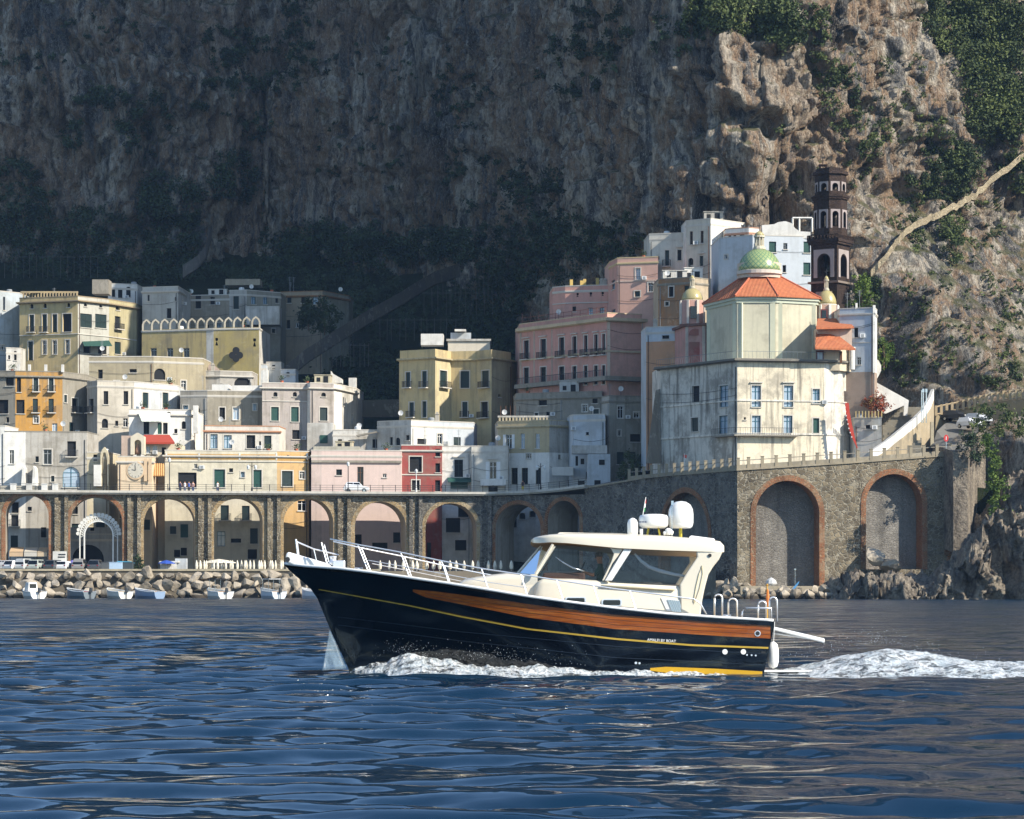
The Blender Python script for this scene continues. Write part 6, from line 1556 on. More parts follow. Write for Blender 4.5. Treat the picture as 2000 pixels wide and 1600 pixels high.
sgn = thing('road_sign', 'round red road sign on the bend of the coast road', 'road sign', P(1848, 872, 393)); mb = MB(); mb.tube([P(1848, 876, 393), P(1848, 850, 393)], .04, 6); mb.build('post', [M_STEEL], sgn)
mb = MB(); c0 = P(1848, 856, 392.9); mb.prism([c0 + Vector((.33 * math.cos(q), 0, .48 * math.sin(q))) for q in ang], (0, -.04, 0)); d_ = mb.build('disc', [plain('sign_red', C('d23a34'), .5)], sgn)
mb = MB(); mb.box(c0 + Vector((0, -.05, 0)), (.12, .02, .5)); mb.build('sign_mark', [M_WHITEFR], d_)
fl = thing('flag', 'small red flag on a pole before the white church building', 'flag', P(1337, 930, 403)); mb = MB(); mb.tube([P(1337, 925, 403), P(1337, 886, 403)], .04, 5); mb.build('pole', [M_WHITEFR], fl)
mb = MB(); a = P(1335, 888, 403); mb.prism([a, a + Vector((.5, 0, -.1)), a + Vector((.42, 0, -.55)), a + Vector((0, 0, -.4))], (0, .03, 0)); mb.build('cloth', [plain('flag_red', C('c8574a'), .8)], fl)

# ------------------------------------------------------------- hillside paths
def ramp_wall(name, label, pts, hgt, mat, thick=1.6, cat='wall'):
    mb = MB()
    for (x0, y0, d0), (x1, y1, d1) in zip(pts[:-1], pts[1:]):
        a, c = P(x0, y0, d0), P(x1, y1, d1); h = Vector((0, 0, -hgt)); b_ = Vector((0, thick, 0))
        mb.hexa([a + h, c + h, c + h + b_, a + h + b_, a, c, c + b_, a + b_])
    o = mb.build(name, [mat]); tag(o, label, cat); return o
ramp_wall('hillside_stair', 'long grey stair wall climbing diagonally through the dark terraces', [(556, 716, 500), (600, 680, 508), (660, 642, 520), (720, 605, 533), (780, 572, 545), (818, 548, 553), (850, 530, 560), (898, 514, 568)], 2.6, stucco('75726c', .8), cat='stairway')
ramp_wall('hillside_ramp', 'short grey ramp wall below the dark cliff above the yellow palazzo', [(357, 518, 580), (385, 500, 583), (402, 480, 586), (412, 440, 590)], 2.6, stucco('8a8680', .5), cat='wall')
ramp_wall('terrace_wall', 'stone wall below the hillside terraces left of the yellow palazzo', [(698, 782, 492), (780, 780, 492)], 3.0, stucco('6f6a5c', .5))
tr = thing('vine_stakes', 'rows of thin vine stakes on the dark terraces', 'stakes', P(900, 560, 560))
for (x0, x1, y, D, n, h) in ((845, 1000, 562, 566, 15, 2.6), (830, 960, 590, 552, 11, 2.2), (620, 720, 690, 512, 12, 1.8), (740, 900, 640, 533, 13, 1.8), (10, 190, 520, 585, 16, 2.4)):
    for k in range(n):
        a = P(x0 + (x1 - x0) * k / (n - 1) + rng.uniform(-3, 3), y, D); mb = MB(); mb.tube([a + Vector((0, 0, -2.5)), a + Vector((rng.uniform(-.1, .1), 0, h))], .045, 4); mb.build('stake', [plain('old_wood', C('5f5b54'), .9)], tr)
    mb = MB(); mb.tube([P(x0, y, D) + Vector((0, 0, h * .8)), P(x1, y, D) + Vector((0, 0, h * .8))], .04, 4); mb.build('wire_beam', [MATS['old_wood']], tr)
pathw = stucco('b9a684', .5)
pts = [(1700, 527, 418), (1730, 495, 417), (1760, 455, 416), (1790, 432, 415), (1830, 412, 414), (1868, 396, 412), (1905, 375, 410), (1950, 335, 407), (2000, 297, 404), (2060, 262, 400)]
def fit(pts, off):
    out = []
    for (x, y, d) in pts:
        h = hit(x, y); out.append((x, y, (h[0].y - off) if h else d))
    D = [q[2] for q in out]
    D = [min(D[max(0, i - 1):i + 2]) for i in range(len(D))]; D = [sum(D[max(0, i - 1):i + 2]) / len(D[max(0, i - 1):i + 2]) for i in range(len(D))]
    return [(q[0], q[1], dd) for q, dd in zip(out, D)]
def fine(pts, n=6):
    out = []
    for p, q in zip(pts[:-1], pts[1:]):
        for k in range(n): t = k / n; out.append((p[0] + (q[0] - p[0]) * t + rng.uniform(-1.5, 1.5), p[1] + (q[1] - p[1]) * t + rng.uniform(-3, 3), p[2] + (q[2] - p[2]) * t + rng.uniform(-.2, .2)))
    return out + [pts[-1]]
P2 = fine(fit(pts, 1.6))
ramp_wall('cliff_path', 'pale walled path climbing the right slope towards the upper edge', P2, 1.15, stone('path_stone', C('a99b80'), C('8a7d66'), C('b3a78c'), 1.6), 1.4, 'path')
# ============================================================= the motor boat
YC = 80.6
SHEER = ([553, 570, 600, 660, 720, 800, 877, 950, 1030, 1100, 1200, 1300, 1400, 1512], [1096, 1099, 1103, 1108, 1116, 1128, 1140, 1152, 1166, 1176, 1189, 1200, 1207, 1213])
STEM = ([1096, 1105, 1125, 1143, 1165, 1225, 1265, 1300, 1340], [553, 560, 583, 605, 620, 645, 664, 680, 692])
STERN = ([1200, 1225, 1265, 1324, 1345], [1513, 1512, 1503, 1490, 1486])
def y_wl(px): return float(np.interp(px, [680, 1490], [1303, 1325]))
def hull_b(px, py):
    """half breadth of the hull where the photo column/row meet it"""
    sx = float(np.interp(py, *STEM)); ex = float(np.interp(py, *STERN))
    s = min(max((px - sx) / (ex - sx), 0), 1)
    ysh = float(np.interp(px, *SHEER)); v = (y_wl(px) - py) / max(y_wl(px) - ysh, 1)
    t = min(s / .58, 1)
    B = 2.12 * (1 - (1 - t) ** 2.1) ** .85
    if s > .58: B *= 1 - .13 * ((s - .58) / .42) ** 2
    fw = .30 + .62 * min(s / .6, 1) ** .8
    v = min(max(v, -.4), 1)
    k = fw + (1 - fw) * (v ** 1.25 if v > 0 else v * .6)
    return max(B * k, 0.0)
def hp(px, py, out=0.0):
    b = hull_b(px, py) + out
    return P(px, py, YC - b)
def mir(p): return Vector((p[0], 2 * YC - p[1], p[2]))
BO = bpy.data.objects.new('motor_boat', None); col.objects.link(BO)
PIV = Vector((2.0, YC, 0.0))
BO.location = PIV; ORI['motor_boat'] = PIV.copy()
HEEL = R(2.2)
BO.rotation_euler = (HEEL * -1, 0, 0)
BO.location.z = -.075
tag(BO, 'black-hulled wooden motor cruiser with cream wheelhouse speeding across the bay', 'motor boat')
def paintm(name, c, rough=.3, coat=.3, var=.04):
    m = plain(name, c, rough, 0, var, 1.5); m.node_tree.nodes['Principled BSDF'].inputs['Coat Weight'].default_value = coat; return m
M_HULL = paintm('black_hull', C('080b10'), .07, .6)
M_CREAM = paintm('cream_gelcoat', C('ddd4bf'), .28, .4)
M_BWHITE = paintm('white_gelcoat', C('e4e4e0'), .25, .4)
M_YSTR = paintm('yellow_stripe', C('b99a3c'), .35)
M_BOOT = paintm('boot_top', C('c79a1c'), .4)
M_TEAK = plain('teak_deck', C('a08a68'), .7, var=.12, scale=4)
M_CHROME = plain('chrome', C('e6e8ea'), .32, .65, var=.03)
def wood():
    m, nt, N, L, b = new_mat('varnished_wood')
    n = noise_tex(nt, 1.0, 6, .65, gcoords(nt, (.5, 6, 14)), 1.2)
    n2 = noise_tex(nt, .8, 3, .6, gcoords(nt))
    c = ramp(nt, n.outputs[0], [(.3, C('5f2c0d')), (.48, C('9c5214')), (.66, C('c47f30'))])
    L.new(mixc(nt, n2.outputs[0], c, C('8a4512')), b.inputs['Base Color']); b.inputs['Roughness'].default_value = .25; b.inputs['Coat Weight'].default_value = 1.0; b.inputs['Coat Roughness'].default_value = .05
    bump(nt, n.outputs[0], .15, .02, b); return m
M_WOOD = wood()
def tinted():
    m, nt, N, L, b = new_mat('tinted_glass')
    tr = node(nt, 'ShaderNodeBsdfTransparent'); tr.inputs[0].default_value = (.80, .83, .86, 1)
    gl = node(nt, 'ShaderNodeBsdfGlossy'); gl.inputs['Roughness'].default_value = .02; gl.inputs[0].default_value = (.9, .95, 1, 1)
    fr = node(nt, 'ShaderNodeFresnel'); fr.inputs[0].default_value = 1.3
    mx = node(nt, 'ShaderNodeMixShader'); L.new(fr.outputs[0], mx.inputs[0]); L.new(tr.outputs[0], mx.inputs[1]); L.new(gl.outputs[0], mx.inputs[2])
    L.new(mx.outputs[0], N['Material Output'].inputs[0]); return m
M_TINT = tinted()
# hull
ns, nv = 90, 22
def hull_grid(side):
    rows = []
    for j in range(nv + 1):
        v = j / nv; row = []
        for i in range(ns + 1):
            s = (i / ns) ** 1.25
            # iterate: row between keel line and sheer at this station
            px = 700.0
            for _ in range(6):
                ysh = float(np.interp(px, *SHEER)); ykeel = y_wl(px) + 22; py = ykeel + (ysh - ykeel) * v
                sx = float(np.interp(py, *STEM)); ex = float(np.interp(py, *STERN)); px = sx + (ex - sx) * s
            p = hp(px, py); row.append(p if side > 0 else mir(p))
        rows.append(row)
    return rows
mb = MB(); gp, gs = hull_grid(1), hull_grid(-1)
for g in (gp, gs):
    mb.add([p for r in g for p in r], [(j * (ns + 1) + i, j * (ns + 1) + i + 1, (j + 1) * (ns + 1) + i + 1, (j + 1) * (ns + 1) + i) for j in range(nv) for i in range(ns)])
for j in range(nv): mb.face([gp[j][ns], gs[j][ns], gs[j + 1][ns], gp[j + 1][ns]])
for i in range(ns): mb.face([gp[nv][i] + Vector((0, 0, -.08)), gp[nv][i + 1] + Vector((0, 0, -.08)), gs[nv][i + 1] + Vector((0, 0, -.08)), gs[nv][i] + Vector((0, 0, -.08))], 1)
HU = mb.build('hull', [M_HULL, M_TEAK], BO, smooth=True)
md = HU.modifiers.new('edge', 'EDGE_SPLIT'); md.split_angle = R(40)
def strake(name, top, bot, mat, out=.018, n=80, parent=None, thick=.02):
    """proud strip following the hull between two photo curves (both sides of the boat)"""
    x0, x1 = max(top[0][0], bot[0][0]), min(top[0][-1], bot[0][-1])
    for side in (1, -1):
        mb = MB(); V = []; rows_ = 4
        for i in range(n + 1):
            px = x0 + (x1 - x0) * i / n; ya, yb = float(np.interp(px, *top)), float(np.interp(px, *bot))
            for k in range(rows_ + 1):
                q = hp(px, ya + (yb - ya) * k / rows_, out); V.append(q if side > 0 else mir(q))
            for k in (rows_, 0):
                q = hp(px, ya + (yb - ya) * k / rows_, -.02); V.append(q if side > 0 else mir(q))
        w = rows_ + 3; fs = []
        for i in range(n):
            for k in range(w): fs.append((i * w + k, i * w + (k + 1) % w, (i + 1) * w + (k + 1) % w, (i + 1) * w + k))
        mb.add(V, fs); mb.build(name, [mat], parent or BO, smooth=False)
strake('wood_strake', ([806, 850, 1000, 1200, 1400, 1507], [1150, 1154, 1175, 1201, 1216, 1222]), ([806, 830, 1030, 1200, 1400, 1505], [1154, 1165, 1206, 1229, 1242, 1247]), M_WOOD, .012)
strake('rubbing_strake', ([590, 720, 800, 1030, 1200, 1400, 1509], [1106, 1121, 1133, 1171, 1193, 1210, 1215.5]), ([590, 720, 800, 1030, 1200, 1400, 1509], [1112, 1127, 1141, 1180, 1201, 1216, 1222]), M_HULL, .05)
strake('gold_line', ([622, 800, 900, 1030, 1200, 1350, 1501], [1146, 1180, 1202, 1227, 1246.5, 1258.5, 1263.5]), ([622, 800, 900, 1030, 1200, 1350, 1501], [1147.6, 1182.3, 1204.8, 1230, 1249.9, 1262, 1267]), M_YSTR, .03)
strake('boot_stripe', ([1270, 1300, 1400, 1489], [1305, 1302.5, 1306, 1311]), ([1270, 1300, 1400, 1489], [1310, 1314, 1321, 1326]), M_BOOT, .012)
for k in (.36, .7):
    xs_ = [830, 1000, 1200, 1400, 1505]; tp_ = [float(np.interp(x, [806, 850, 1000, 1200, 1400, 1507], [1150, 1154, 1175, 1201, 1216, 1222])) for x in xs_]; bt_ = [float(np.interp(x, [806, 830, 1030, 1200, 1400, 1505], [1154, 1165, 1206, 1229, 1242, 1247])) for x in xs_]
    md_ = [a + (b - a) * k for a, b in zip(tp_, bt_)]
    strake('plank_seam', (xs_, [m - .35 for m in md_]), (xs_, [m + .35 for m in md_]), plain('seam', C('3a1c0a'), .5), .0155)
for dy in (0, 22):
    strake('lap_line', ([660, 900, 1200, 1498], [1200 + dy * .7, 1232 + dy * .8, 1262 + dy, 1276 + dy]), ([660, 900, 1200, 1498], [1201.2 + dy * .7, 1233.2 + dy * .8, 1263.2 + dy, 1277.2 + dy]), paintm('hull_line', C('242c36'), .2), .012)
for side in (1, -1):
    mb = MB(); path = []
    for i in range(70):
        px = 556 + (1511 - 556) * i / 69; q = hp(px, float(np.interp(px, *SHEER)), .0) + Vector((0, 0, .02)); path.append(q if side > 0 else mir(q))
    mb.tube(path, .045, 6); mb.build('gunwale', [M_BWHITE], BO, smooth=True)
# name on the hull, badge, drains
def text_mesh(s, size, origin, xdir, zdir, mat, parent, name):
    cu = bpy.data.curves.new('lettering', 'FONT'); cu.body = s; cu.size = size; cu.extrude = .002; cu.align_x = 'LEFT'
    to = bpy.data.objects.new('lettering_tmp', cu); col.objects.link(to)
    dg = bpy.context.evaluated_depsgraph_get(); me = bpy.data.meshes.new_from_object(to.evaluated_get(dg)); bpy.data.objects.remove(to)
    xd = Vector(xdir).normalized(); nd = xd.cross(Vector(zdir)).normalized(); zd = nd.cross(xd)
    M = Matrix(((xd.x, zd.x, nd.x, origin[0]), (xd.y, zd.y, nd.y, origin[1]), (xd.z, zd.z, nd.z, origin[2]), (0, 0, 0, 1)))
    me.transform(Matrix.Translation(-ORI[parent.name]) @ M); me.materials.append(mat)
    o = bpy.data.objects.new(name, me); col.objects.link(o); o.parent = parent; o['kind'] = 'stuff'; ORI[o.name] = ORI[parent.name]; return o
pa, pb = hp(1264, 1252, .02), hp(1316, 1255, .02)
text_mesh('AMALFI BY BOAT', .105, pa, pb - pa, (0, .12, 1), M_BWHITE, BO, 'lettering')
def disc(name, c, r, th, mat, n=16, parent=None):
    mb = MB(); c = Vector(c); mb.prism([c + Vector((r * math.cos(t), 0, r * math.sin(t))) for t in [2 * math.pi * i / n for i in range(n)]], (0, -th, 0)); return mb.build(name, [mat], parent or BO)
bd = disc('badge', hp(1480, 1237, .012), .085, .012, M_CHROME); disc('badge_disc', hp(1480, 1237, .026), .062, .004, M_IRON, parent=bd)
for px, py, r in ((1416, 1273, .075), (1452, 1273, .075), (1459, 1279, .025), (1468, 1279.5, .025), (1476, 1280, .025), (1242, 1295, .035), (1249, 1295.5, .03)): disc('drain', hp(px, py, .005), r, .03, M_CHROME if r < .07 else M_BWHITE)
mb = MB(); q = hp(1491, 1274, .004); mb.box(q, (.12, .03, .06)); mb.build('exhaust', [M_IRON], BO)
# superstructure: lofts with rounded sections
def loft(name, cols, mat, parent=None, m_under=None, smooth=True):
    """cols: (px, top row, bottom row, half width, crown)"""
    mb = MB(); V = []
    for (px, yt, yb, w, cr) in cols:
        D = YC - w; a = P(px, yt, D); c = P(px, yb, D); x = a.x; h = a.z - c.z; r = min(.16, h * .4, w * .4)
        sec = [(w, c.z), (w, a.z - r), (w - r * .3, a.z - r * .3), (w - r, a.z), (w * .5, a.z + cr * .8), (0, a.z + cr)]
        full = [(-q[0], q[1]) for q in sec] + [(q[0], q[1]) for q in sec[-2::-1]]
        V.append([(x, YC + yy, zz) for yy, zz in full])
    k = len(V[0]); n = len(V)
    mb.add([p for r_ in V for p in r_], [(i * k + j, i * k + j + 1, (i + 1) * k + j + 1, (i + 1) * k + j) for i in range(n - 1) for j in range(k - 1)] + [tuple(range(k)), tuple((n - 1) * k + j for j in range(k - 1, -1, -1))])
    if m_under: mb.add([V[i][0] for i in range(n)] + [V[i][-1] for i in range(n)], [(i, i + 1, n + i + 1, n + i) for i in range(n - 1)], 1)
    o = mb.build(name, [mat] + ([m_under] if m_under else []), parent or BO, smooth=smooth)
    md = o.modifiers.new('edge', 'EDGE_SPLIT'); md.split_angle = R(48); return o
loft('coachroof', [(896, 1138, 1160, .95, .05), (906, 1131, 1160, 1.05, .07), (930, 1127, 1160, 1.15, .08), (990, 1119, 1165, 1.3, .08), (1050, 1119, 1172, 1.4, .06)], M_CREAM)
hs = loft('house_side', [(1043, 1150, 1176, 1.5, .0), (1050, 1134, 1176, 1.55, 0), (1062, 1128, 1177, 1.6, 0), (1120, 1129, 1182, 1.62, 0), (1190, 1134, 1192, 1.62, 0), (1330, 1141, 1206, 1.6, 0), (1352, 1152, 1208, 1.58, 0), (1368, 1172, 1210, 1.56, 0)], M_CREAM)
rf = loft('hardtop', [(1037, 1052, 1055, .8, .02), (1042, 1048, 1058, 1.15, .03), (1052, 1046, 1059, 1.4, .05), (1075, 1043.5, 1058, 1.6, .07), (1110, 1042, 1060, 1.7, .09), (1160, 1042, 1065, 1.74, .1), (1210, 1043, 1070, 1.74, .1), (1300, 1047, 1074, 1.72, .09), (1390, 1053, 1077, 1.68, .06), (1408, 1056, 1078, 1.64, .04), (1415, 1064, 1077, 1.58, .0)], M_CREAM, m_under=plain('headliner', C('b08f63'), .7))
def side_prism(name, poly, w, th, mat, parent=None, bev=.02):
    for side in (1, -1):
        mb = MB(); pts = [P(x, y, YC - w) for x, y in poly]
        if side < 0: pts = [mir(p) for p in pts]
        mb.prism(pts, (0, side * th, 0)); mb.build(name, [mat], parent or BO, bevel=bev)
side_prism('rear_arch', [(1360, 1073), (1413, 1075), (1405, 1092), (1393, 1107), (1384, 1122), (1377, 1148), (1372, 1172), (1368, 1207), (1330, 1204), (1328, 1141), (1340, 1120), (1362, 1087)], 1.66, .16, M_CREAM, bev=.04)
side_prism('door_pillar', [(1192, 1069), (1218, 1071), (1196, 1100), (1180, 1134), (1176, 1133), (1194, 1096), (1199, 1081)], 1.63, .1, M_CREAM)
side_prism('brace', [(1219, 1071), (1235, 1072), (1195, 1134), (1181, 1134)], 1.68, .05, M_BWHITE)
side_prism('screen_post', [(1046, 1121), (1050, 1121), (1086, 1066), (1081, 1066)], 1.58, .07, M_CREAM)
# glass
def pane(name, pts, mat=M_TINT):
    mb = MB(); mb.face(pts); return mb.build(name, [mat], BO)
for side in (1, -1):
    f = (lambda p: p) if side > 0 else mir
    pane('side_window', [f(P(x, y, YC - 1.58)) for x, y in ((1049, 1123), (1084, 1064), (1192, 1070), (1199, 1080), (1194, 1096), (1178, 1133))])
    pane('rear_side_window', [f(P(x, y, YC - 1.6)) for x, y in ((1196, 1134), (1235, 1072), (1362, 1075), (1362, 1087), (1329, 1139))])
ws = [(-1.56, 1046, 1080), (-.55, 1008, 1058), (.55, 1008, 1058), (1.56, 1046, 1080)]
for (a, c) in zip(ws[:-1], ws[1:]):
    lo = lambda q: Vector((Xp(q[1], YC - 1.5), YC + q[0], Zp(1120, YC - 1.5))); hi = lambda q: Vector((Xp(q[2], YC - 1.5), YC + q[0], Zp(1062, YC - 1.5)))
    pane('windscreen', [lo(a), lo(c), hi(c), hi(a)])
for q in ws:
    mb = MB(); mb.tube([lo(q), hi(q)], .045, 6); mb.build('windscreen_post', [M_CREAM], BO)
# strap-like curtain edge seen through the rear window
mb = MB(); mb.tube([P(x, y, YC - 1.45) for x, y in ((1240, 1080), (1252, 1094), (1268, 1106), (1290, 1114), (1315, 1120), (1342, 1125))], [.03, .05, .06, .06, .05, .04], 6); mb.build('curtain_edge', [M_BWHITE], BO, smooth=True)
mb = MB(); mb.tube([P(x, y, YC - 1.4) for x, y in ((1086, 1086), (1100, 1097), (1120, 1108), (1142, 1114))], [.02, .025, .025, .02], 6); mb.build('grab_cord', [M_STEEL], BO, smooth=True)
# interior
mb = MB(); mb.box(P(1100, 1128, YC) + Vector((0, 0, 0)), (1.2, 2.6, .32)); mb.build('dashboard', [plain('dash_brown', C('4a2f22'), .6)], BO, bevel=.05)
mb = MB(); mb.box(P(1240, 1150, YC) + Vector((0, .5, 0)), (1.6, 1.6, .5)); mb.build('seat_bench', [plain('seat_cream', C('cfc4b0'), .8)], BO, bevel=.08)
mb = MB(); cw = P(1134, 1112, YC - .75); mb.tube([cw + Vector((.12 * math.sin(t), .24 * math.cos(t), .24 * math.sin(t))) for t in [2 * math.pi * i / 20 for i in range(21)]], .02, 6, cap=False); mb.tube([cw, cw + Vector((-.25, 0, -.1))], .03, 6); mb.build('steering_wheel', [M_IRON], BO)
# side details
mb = MB(); mb.tube([P(1174, 1144, YC - 1.65), P(1245, 1147, YC - 1.67), P(1318, 1150.5, YC - 1.65)], .035, 6); mb.build('handrail', [paintm('cream_dark', C('cbbf9f'), .4)], BO, smooth=True)
def rounded(px0, px1, y0, y1, w, r=.3, n=5):
    cx_, cy_ = (px0 + px1) / 2, (y0 + y1) / 2; hx, hy = (px1 - px0) / 2, (y1 - y0) / 2; rr = r * min(hx, hy) * 2; out = []
    for (sx, sy, a0) in ((1, -1, -90), (1, 1, 0), (-1, 1, 90), (-1, -1, 180)):
        for k in range(n):
            t = R(a0 + 90 * k / (n - 1)); out.append(P(cx_ + sx * (hx - rr) + rr * math.cos(t), cy_ + sy * (hy - rr) + rr * math.sin(t), YC - w))
    return out
for (x0, x1, y0, y1) in ((1104, 1145, 1165, 1178.5), (1175, 1215, 1169, 1183.5)):
    mb = MB(); mb.prism(rounded(x0, x1, y0, y1, 1.615), (0, -.03, 0)); pf = mb.build('porthole', [M_CHROME], BO)
    mb = MB(); mb.prism(rounded(x0 + 3, x1 - 3, y0 + 2.2, y1 - 2.2, 1.648), (0, -.006, 0)); mb.build('porthole_glass', [M_DARK], pf)
mb = MB(); mb.prism([P(x, y, YC - 1.61) for x, y in ((1291, 1167), (1327, 1171), (1338, 1196), (1303, 1193))], (0, -.015, 0)); vg = mb.build('vent_panel', [M_BWHITE], BO)
for k in range(6):
    t = k / 5; mb = MB(); mb.prism([P(x, y, YC - 1.628) for x, y in ((1304 + t * 20, 1170.5 + t * 2.2), (1307 + t * 20, 1170.8 + t * 2.2), (1316 + t * 19, 1194 + t * 1.6), (1313 + t * 19, 1193.6 + t * 1.6))], (0, -.02, 0)); mb.build('vent_slat', [M_STEEL], vg)
mb = MB(); mb.tube([P(x, y, YC - 1.67) for x, y in ((1372, 1104), (1366, 1120), (1360, 1145), (1355, 1175))], .018, 5); mb.tube([P(x, y, YC - 1.67) for x, y in ((1372, 1104), (1373, 1120), (1367, 1148), (1356, 1178))], .014, 5); mb.build('arch_groove', [MATS['cream_dark']], BO)
disc('arch_light', P(1387, 1084, YC - 1.665), .05, .02, M_IRON)
# rails
NR = [(644, 1049), (698, 1061), (782, 1077), (862, 1094.5), (940, 1110), (1030, 1124), (1100, 1135), (1200, 1150), (1290, 1161.5), (1356, 1170), (1368, 1178), (1380, 1200)]
NB = [((627, 1056), (639, 1102)), ((698, 1061), (719, 1114)), ((782, 1077), (800, 1128)), ((862, 1094.5), (877, 1139)), ((940, 1110), (954, 1152)), ((1017, 1122), (1030, 1165)), ((1087, 1133), (1101, 1176)), ((1159, 1144), (1172, 1186)), ((1230, 1154), (1243, 1194))]
def rail_w(px): return max(hull_b(px + 12, float(np.interp(px + 12, *SHEER))) - .12, .1)
for side in (1, -1):
    f = (lambda p: p) if side > 0 else mir
    mb = MB(); mb.tube([f(P(x, y, YC - rail_w(x))) for x, y in NR], .024, 6); mb.build('top_rail', [M_CHROME], BO, smooth=True)
    mb = MB(); mb.tube([f(P(x, y, YC - rail_w(x))) for x, y in ((719, 1092), (800, 1107), (877, 1122), (954, 1137), (1030, 1148))], .012, 5); mb.build('lower_wire', [M_CHROME], BO)
    for (t, b_) in NB:
        mb = MB(); mb.tube([f(P(t[0], t[1], YC - rail_w(t[0]))), f(P(b_[0], b_[1], YC - rail_w(t[0]) - .03))], .02, 6); mb.build('stanchion', [M_CHROME], BO)
# bow pulpit and stem head
mb = MB(); w_ = .35
mb.tube([P(577, 1048, YC), P(579, 1062, YC), P(581, 1078, YC)], .03, 6); mb.tube([P(579, 1053, YC), P(612, 1066, YC + .5), P(660, 1076, YC + 1.1)], .024, 6); mb.tube([P(580, 1056, YC), P(583, 1080, YC + .15)], .022, 6); mb.tube([P(612, 1066, YC + .5), P(618, 1092, YC + .55)], .018, 6); mb.build('pulpit', [M_CHROME], BO)
mb = MB(); mb.prism([P(x, y, YC - .26) for x, y in ((556, 1092), (558, 1077), (562, 1073), (582, 1079), (640, 1096), (652, 1106), (575, 1101))], (0, .52, 0)); mb.build('bow_fitting', [M_BWHITE], BO, bevel=.05)
disc('anchor_shackle', P(561, 1088, YC - .27), .07, .03, M_IRON)
mb = MB(); mb.box(P(662, 1100, YC), (.35, .4, .3)); mb.lathe([(.12, 0), (.14, .1), (.08, .18), (.12, .28)], P(650, 1100, YC), 10); mb.build('windlass', [M_CHROME], BO, bevel=.03)
for px in (700, 1420):
    q = hp(px, float(np.interp(px, *SHEER)), -.15); mb = MB(); mb.tube([q + Vector((-.12, 0, .09)), q + Vector((.12, 0, .09))], .02, 6); mb.box(q + Vector((0, 0, .04)), (.06, .05, .09)); mb.build('cleat', [M_CHROME], BO)
# roof gear
def lath(name, prof, c, mat, n=18, parent=None, sx=1, sy=1):
    mb = MB(); mb.lathe(prof, c, n, sx=sx, sy=sy); return mb.build(name, [mat], parent or BO, smooth=True)
k_ = YC / F
lath('small_antenna_dome', [(.14, 0), (.155, .1), (.155, .34), (.12, .44), (.05, .49), (.01, .5)], P(1236, 1041, YC - .3), M_BWHITE)
lath('antenna_foot', [(.05, 0), (.05, .2)], P(1253, 1042, YC - .3), M_CHROME, 8)
rd = lath('radar', [(.32, 0), (.41, .06), (.425, .14), (.425, .30), (.39, .37), (.25, .40), (.02, .41)], P(1277, 1026.5, YC), M_BWHITE, 24)
mb = MB()
for t in range(4): mb.tube([P(1277, 1043, YC) + Vector((.28 * math.cos(t * 1.57 + .7), .28 * math.sin(t * 1.57 + .7), -.06)), P(1277, 1026, YC) + Vector((.2 * math.cos(t * 1.57 + .7), .2 * math.sin(t * 1.57 + .7), 0))], .025, 5)
mb.build('radar_bracket', [plain('brass', C('b3a23c'), .4, .6)], BO)
mb = MB()
for k in range(4): mb.box(P(1251 + k * 3.6, 1015, YC - .43), (.035, .006, .05))
mb.build('radar_lettering', [plain('navy_print', C('2c3c5c'), .5)], rd)
lath('satellite_dome', [(.28, 0), (.33, .04), (.355, .12), (.355, .14), (.365, .15), (.365, .40), (.345, .55), (.28, .68), (.16, .76), (.02, .785)], P(1330.5, 1026, YC + .2), M_BWHITE, 24)
mb = MB(); mb.tube([P(1330, 1047, YC + .2), P(1330, 1025, YC + .2)], .05, 8); mb.build('dome_mast', [MATS['brass']], BO)
mb = MB(); mb.tube([P(1313, 1045, YC - .1), P(1313, 985, YC - .1)], .015, 5); mb.box(P(1314, 977, YC - .1), (.07, .07, .12)); mb.build('mast_light', [M_STEEL], BO)
for px, s in ((1306, .09), (1312, .06), (1299, .05)): lath('roof_lamp', [(s * .6, 0), (s, s), (s, s * 1.8), (s * .4, s * 2.2)], P(px, 1041, YC - .5), M_BWHITE, 10)
mb = MB(); mb.hexa([P(1345, 1047, YC - .7), P(1398, 1052, YC - .7), P(1398, 1052, YC + .7), P(1345, 1047, YC + .7), P(1350, 1042, YC - .65), P(1396, 1048, YC - .65), P(1396, 1048, YC + .65), P(1350, 1042, YC + .65)]); mb.build('roof_hatch', [M_BWHITE], BO, bevel=.03)
mb = MB(); mb.hexa([P(1086, 1042, YC - .9), P(1205, 1041, YC - .9), P(1205, 1041, YC + .9), P(1086, 1042, YC + .9), P(1092, 1036.5, YC - .8), P(1200, 1038, YC - .8), P(1200, 1038, YC + .8), P(1092, 1036.5, YC + .8)]); mb.build('sunroof', [M_CREAM], BO, bevel=.03)
fg = MB(); fg.tube([P(1256, 1002, YC - .2), P(1262, 966, YC - .2)], .012, 5); fs_ = fg.build('flag_staff', [M_BWHITE], BO)
for k, c in enumerate(('2f8a4a', 'e6e6e2', 'b8322c')):
    y0 = 995 - k * 8; mb = MB(); mb.prism([P(1257 + k * 1.2, y0, YC - .2), P(1260.5 + k * 1.0, y0 - 1, YC - .2), P(1261 + k * .9, y0 - 9, YC - .2), P(1258.4 + k * 1.2, y0 - 8, YC - .2)], (0, .02, 0)); mb.build('flag_stripe', [plain('flag_' + c, C(c), .8)], fs_)
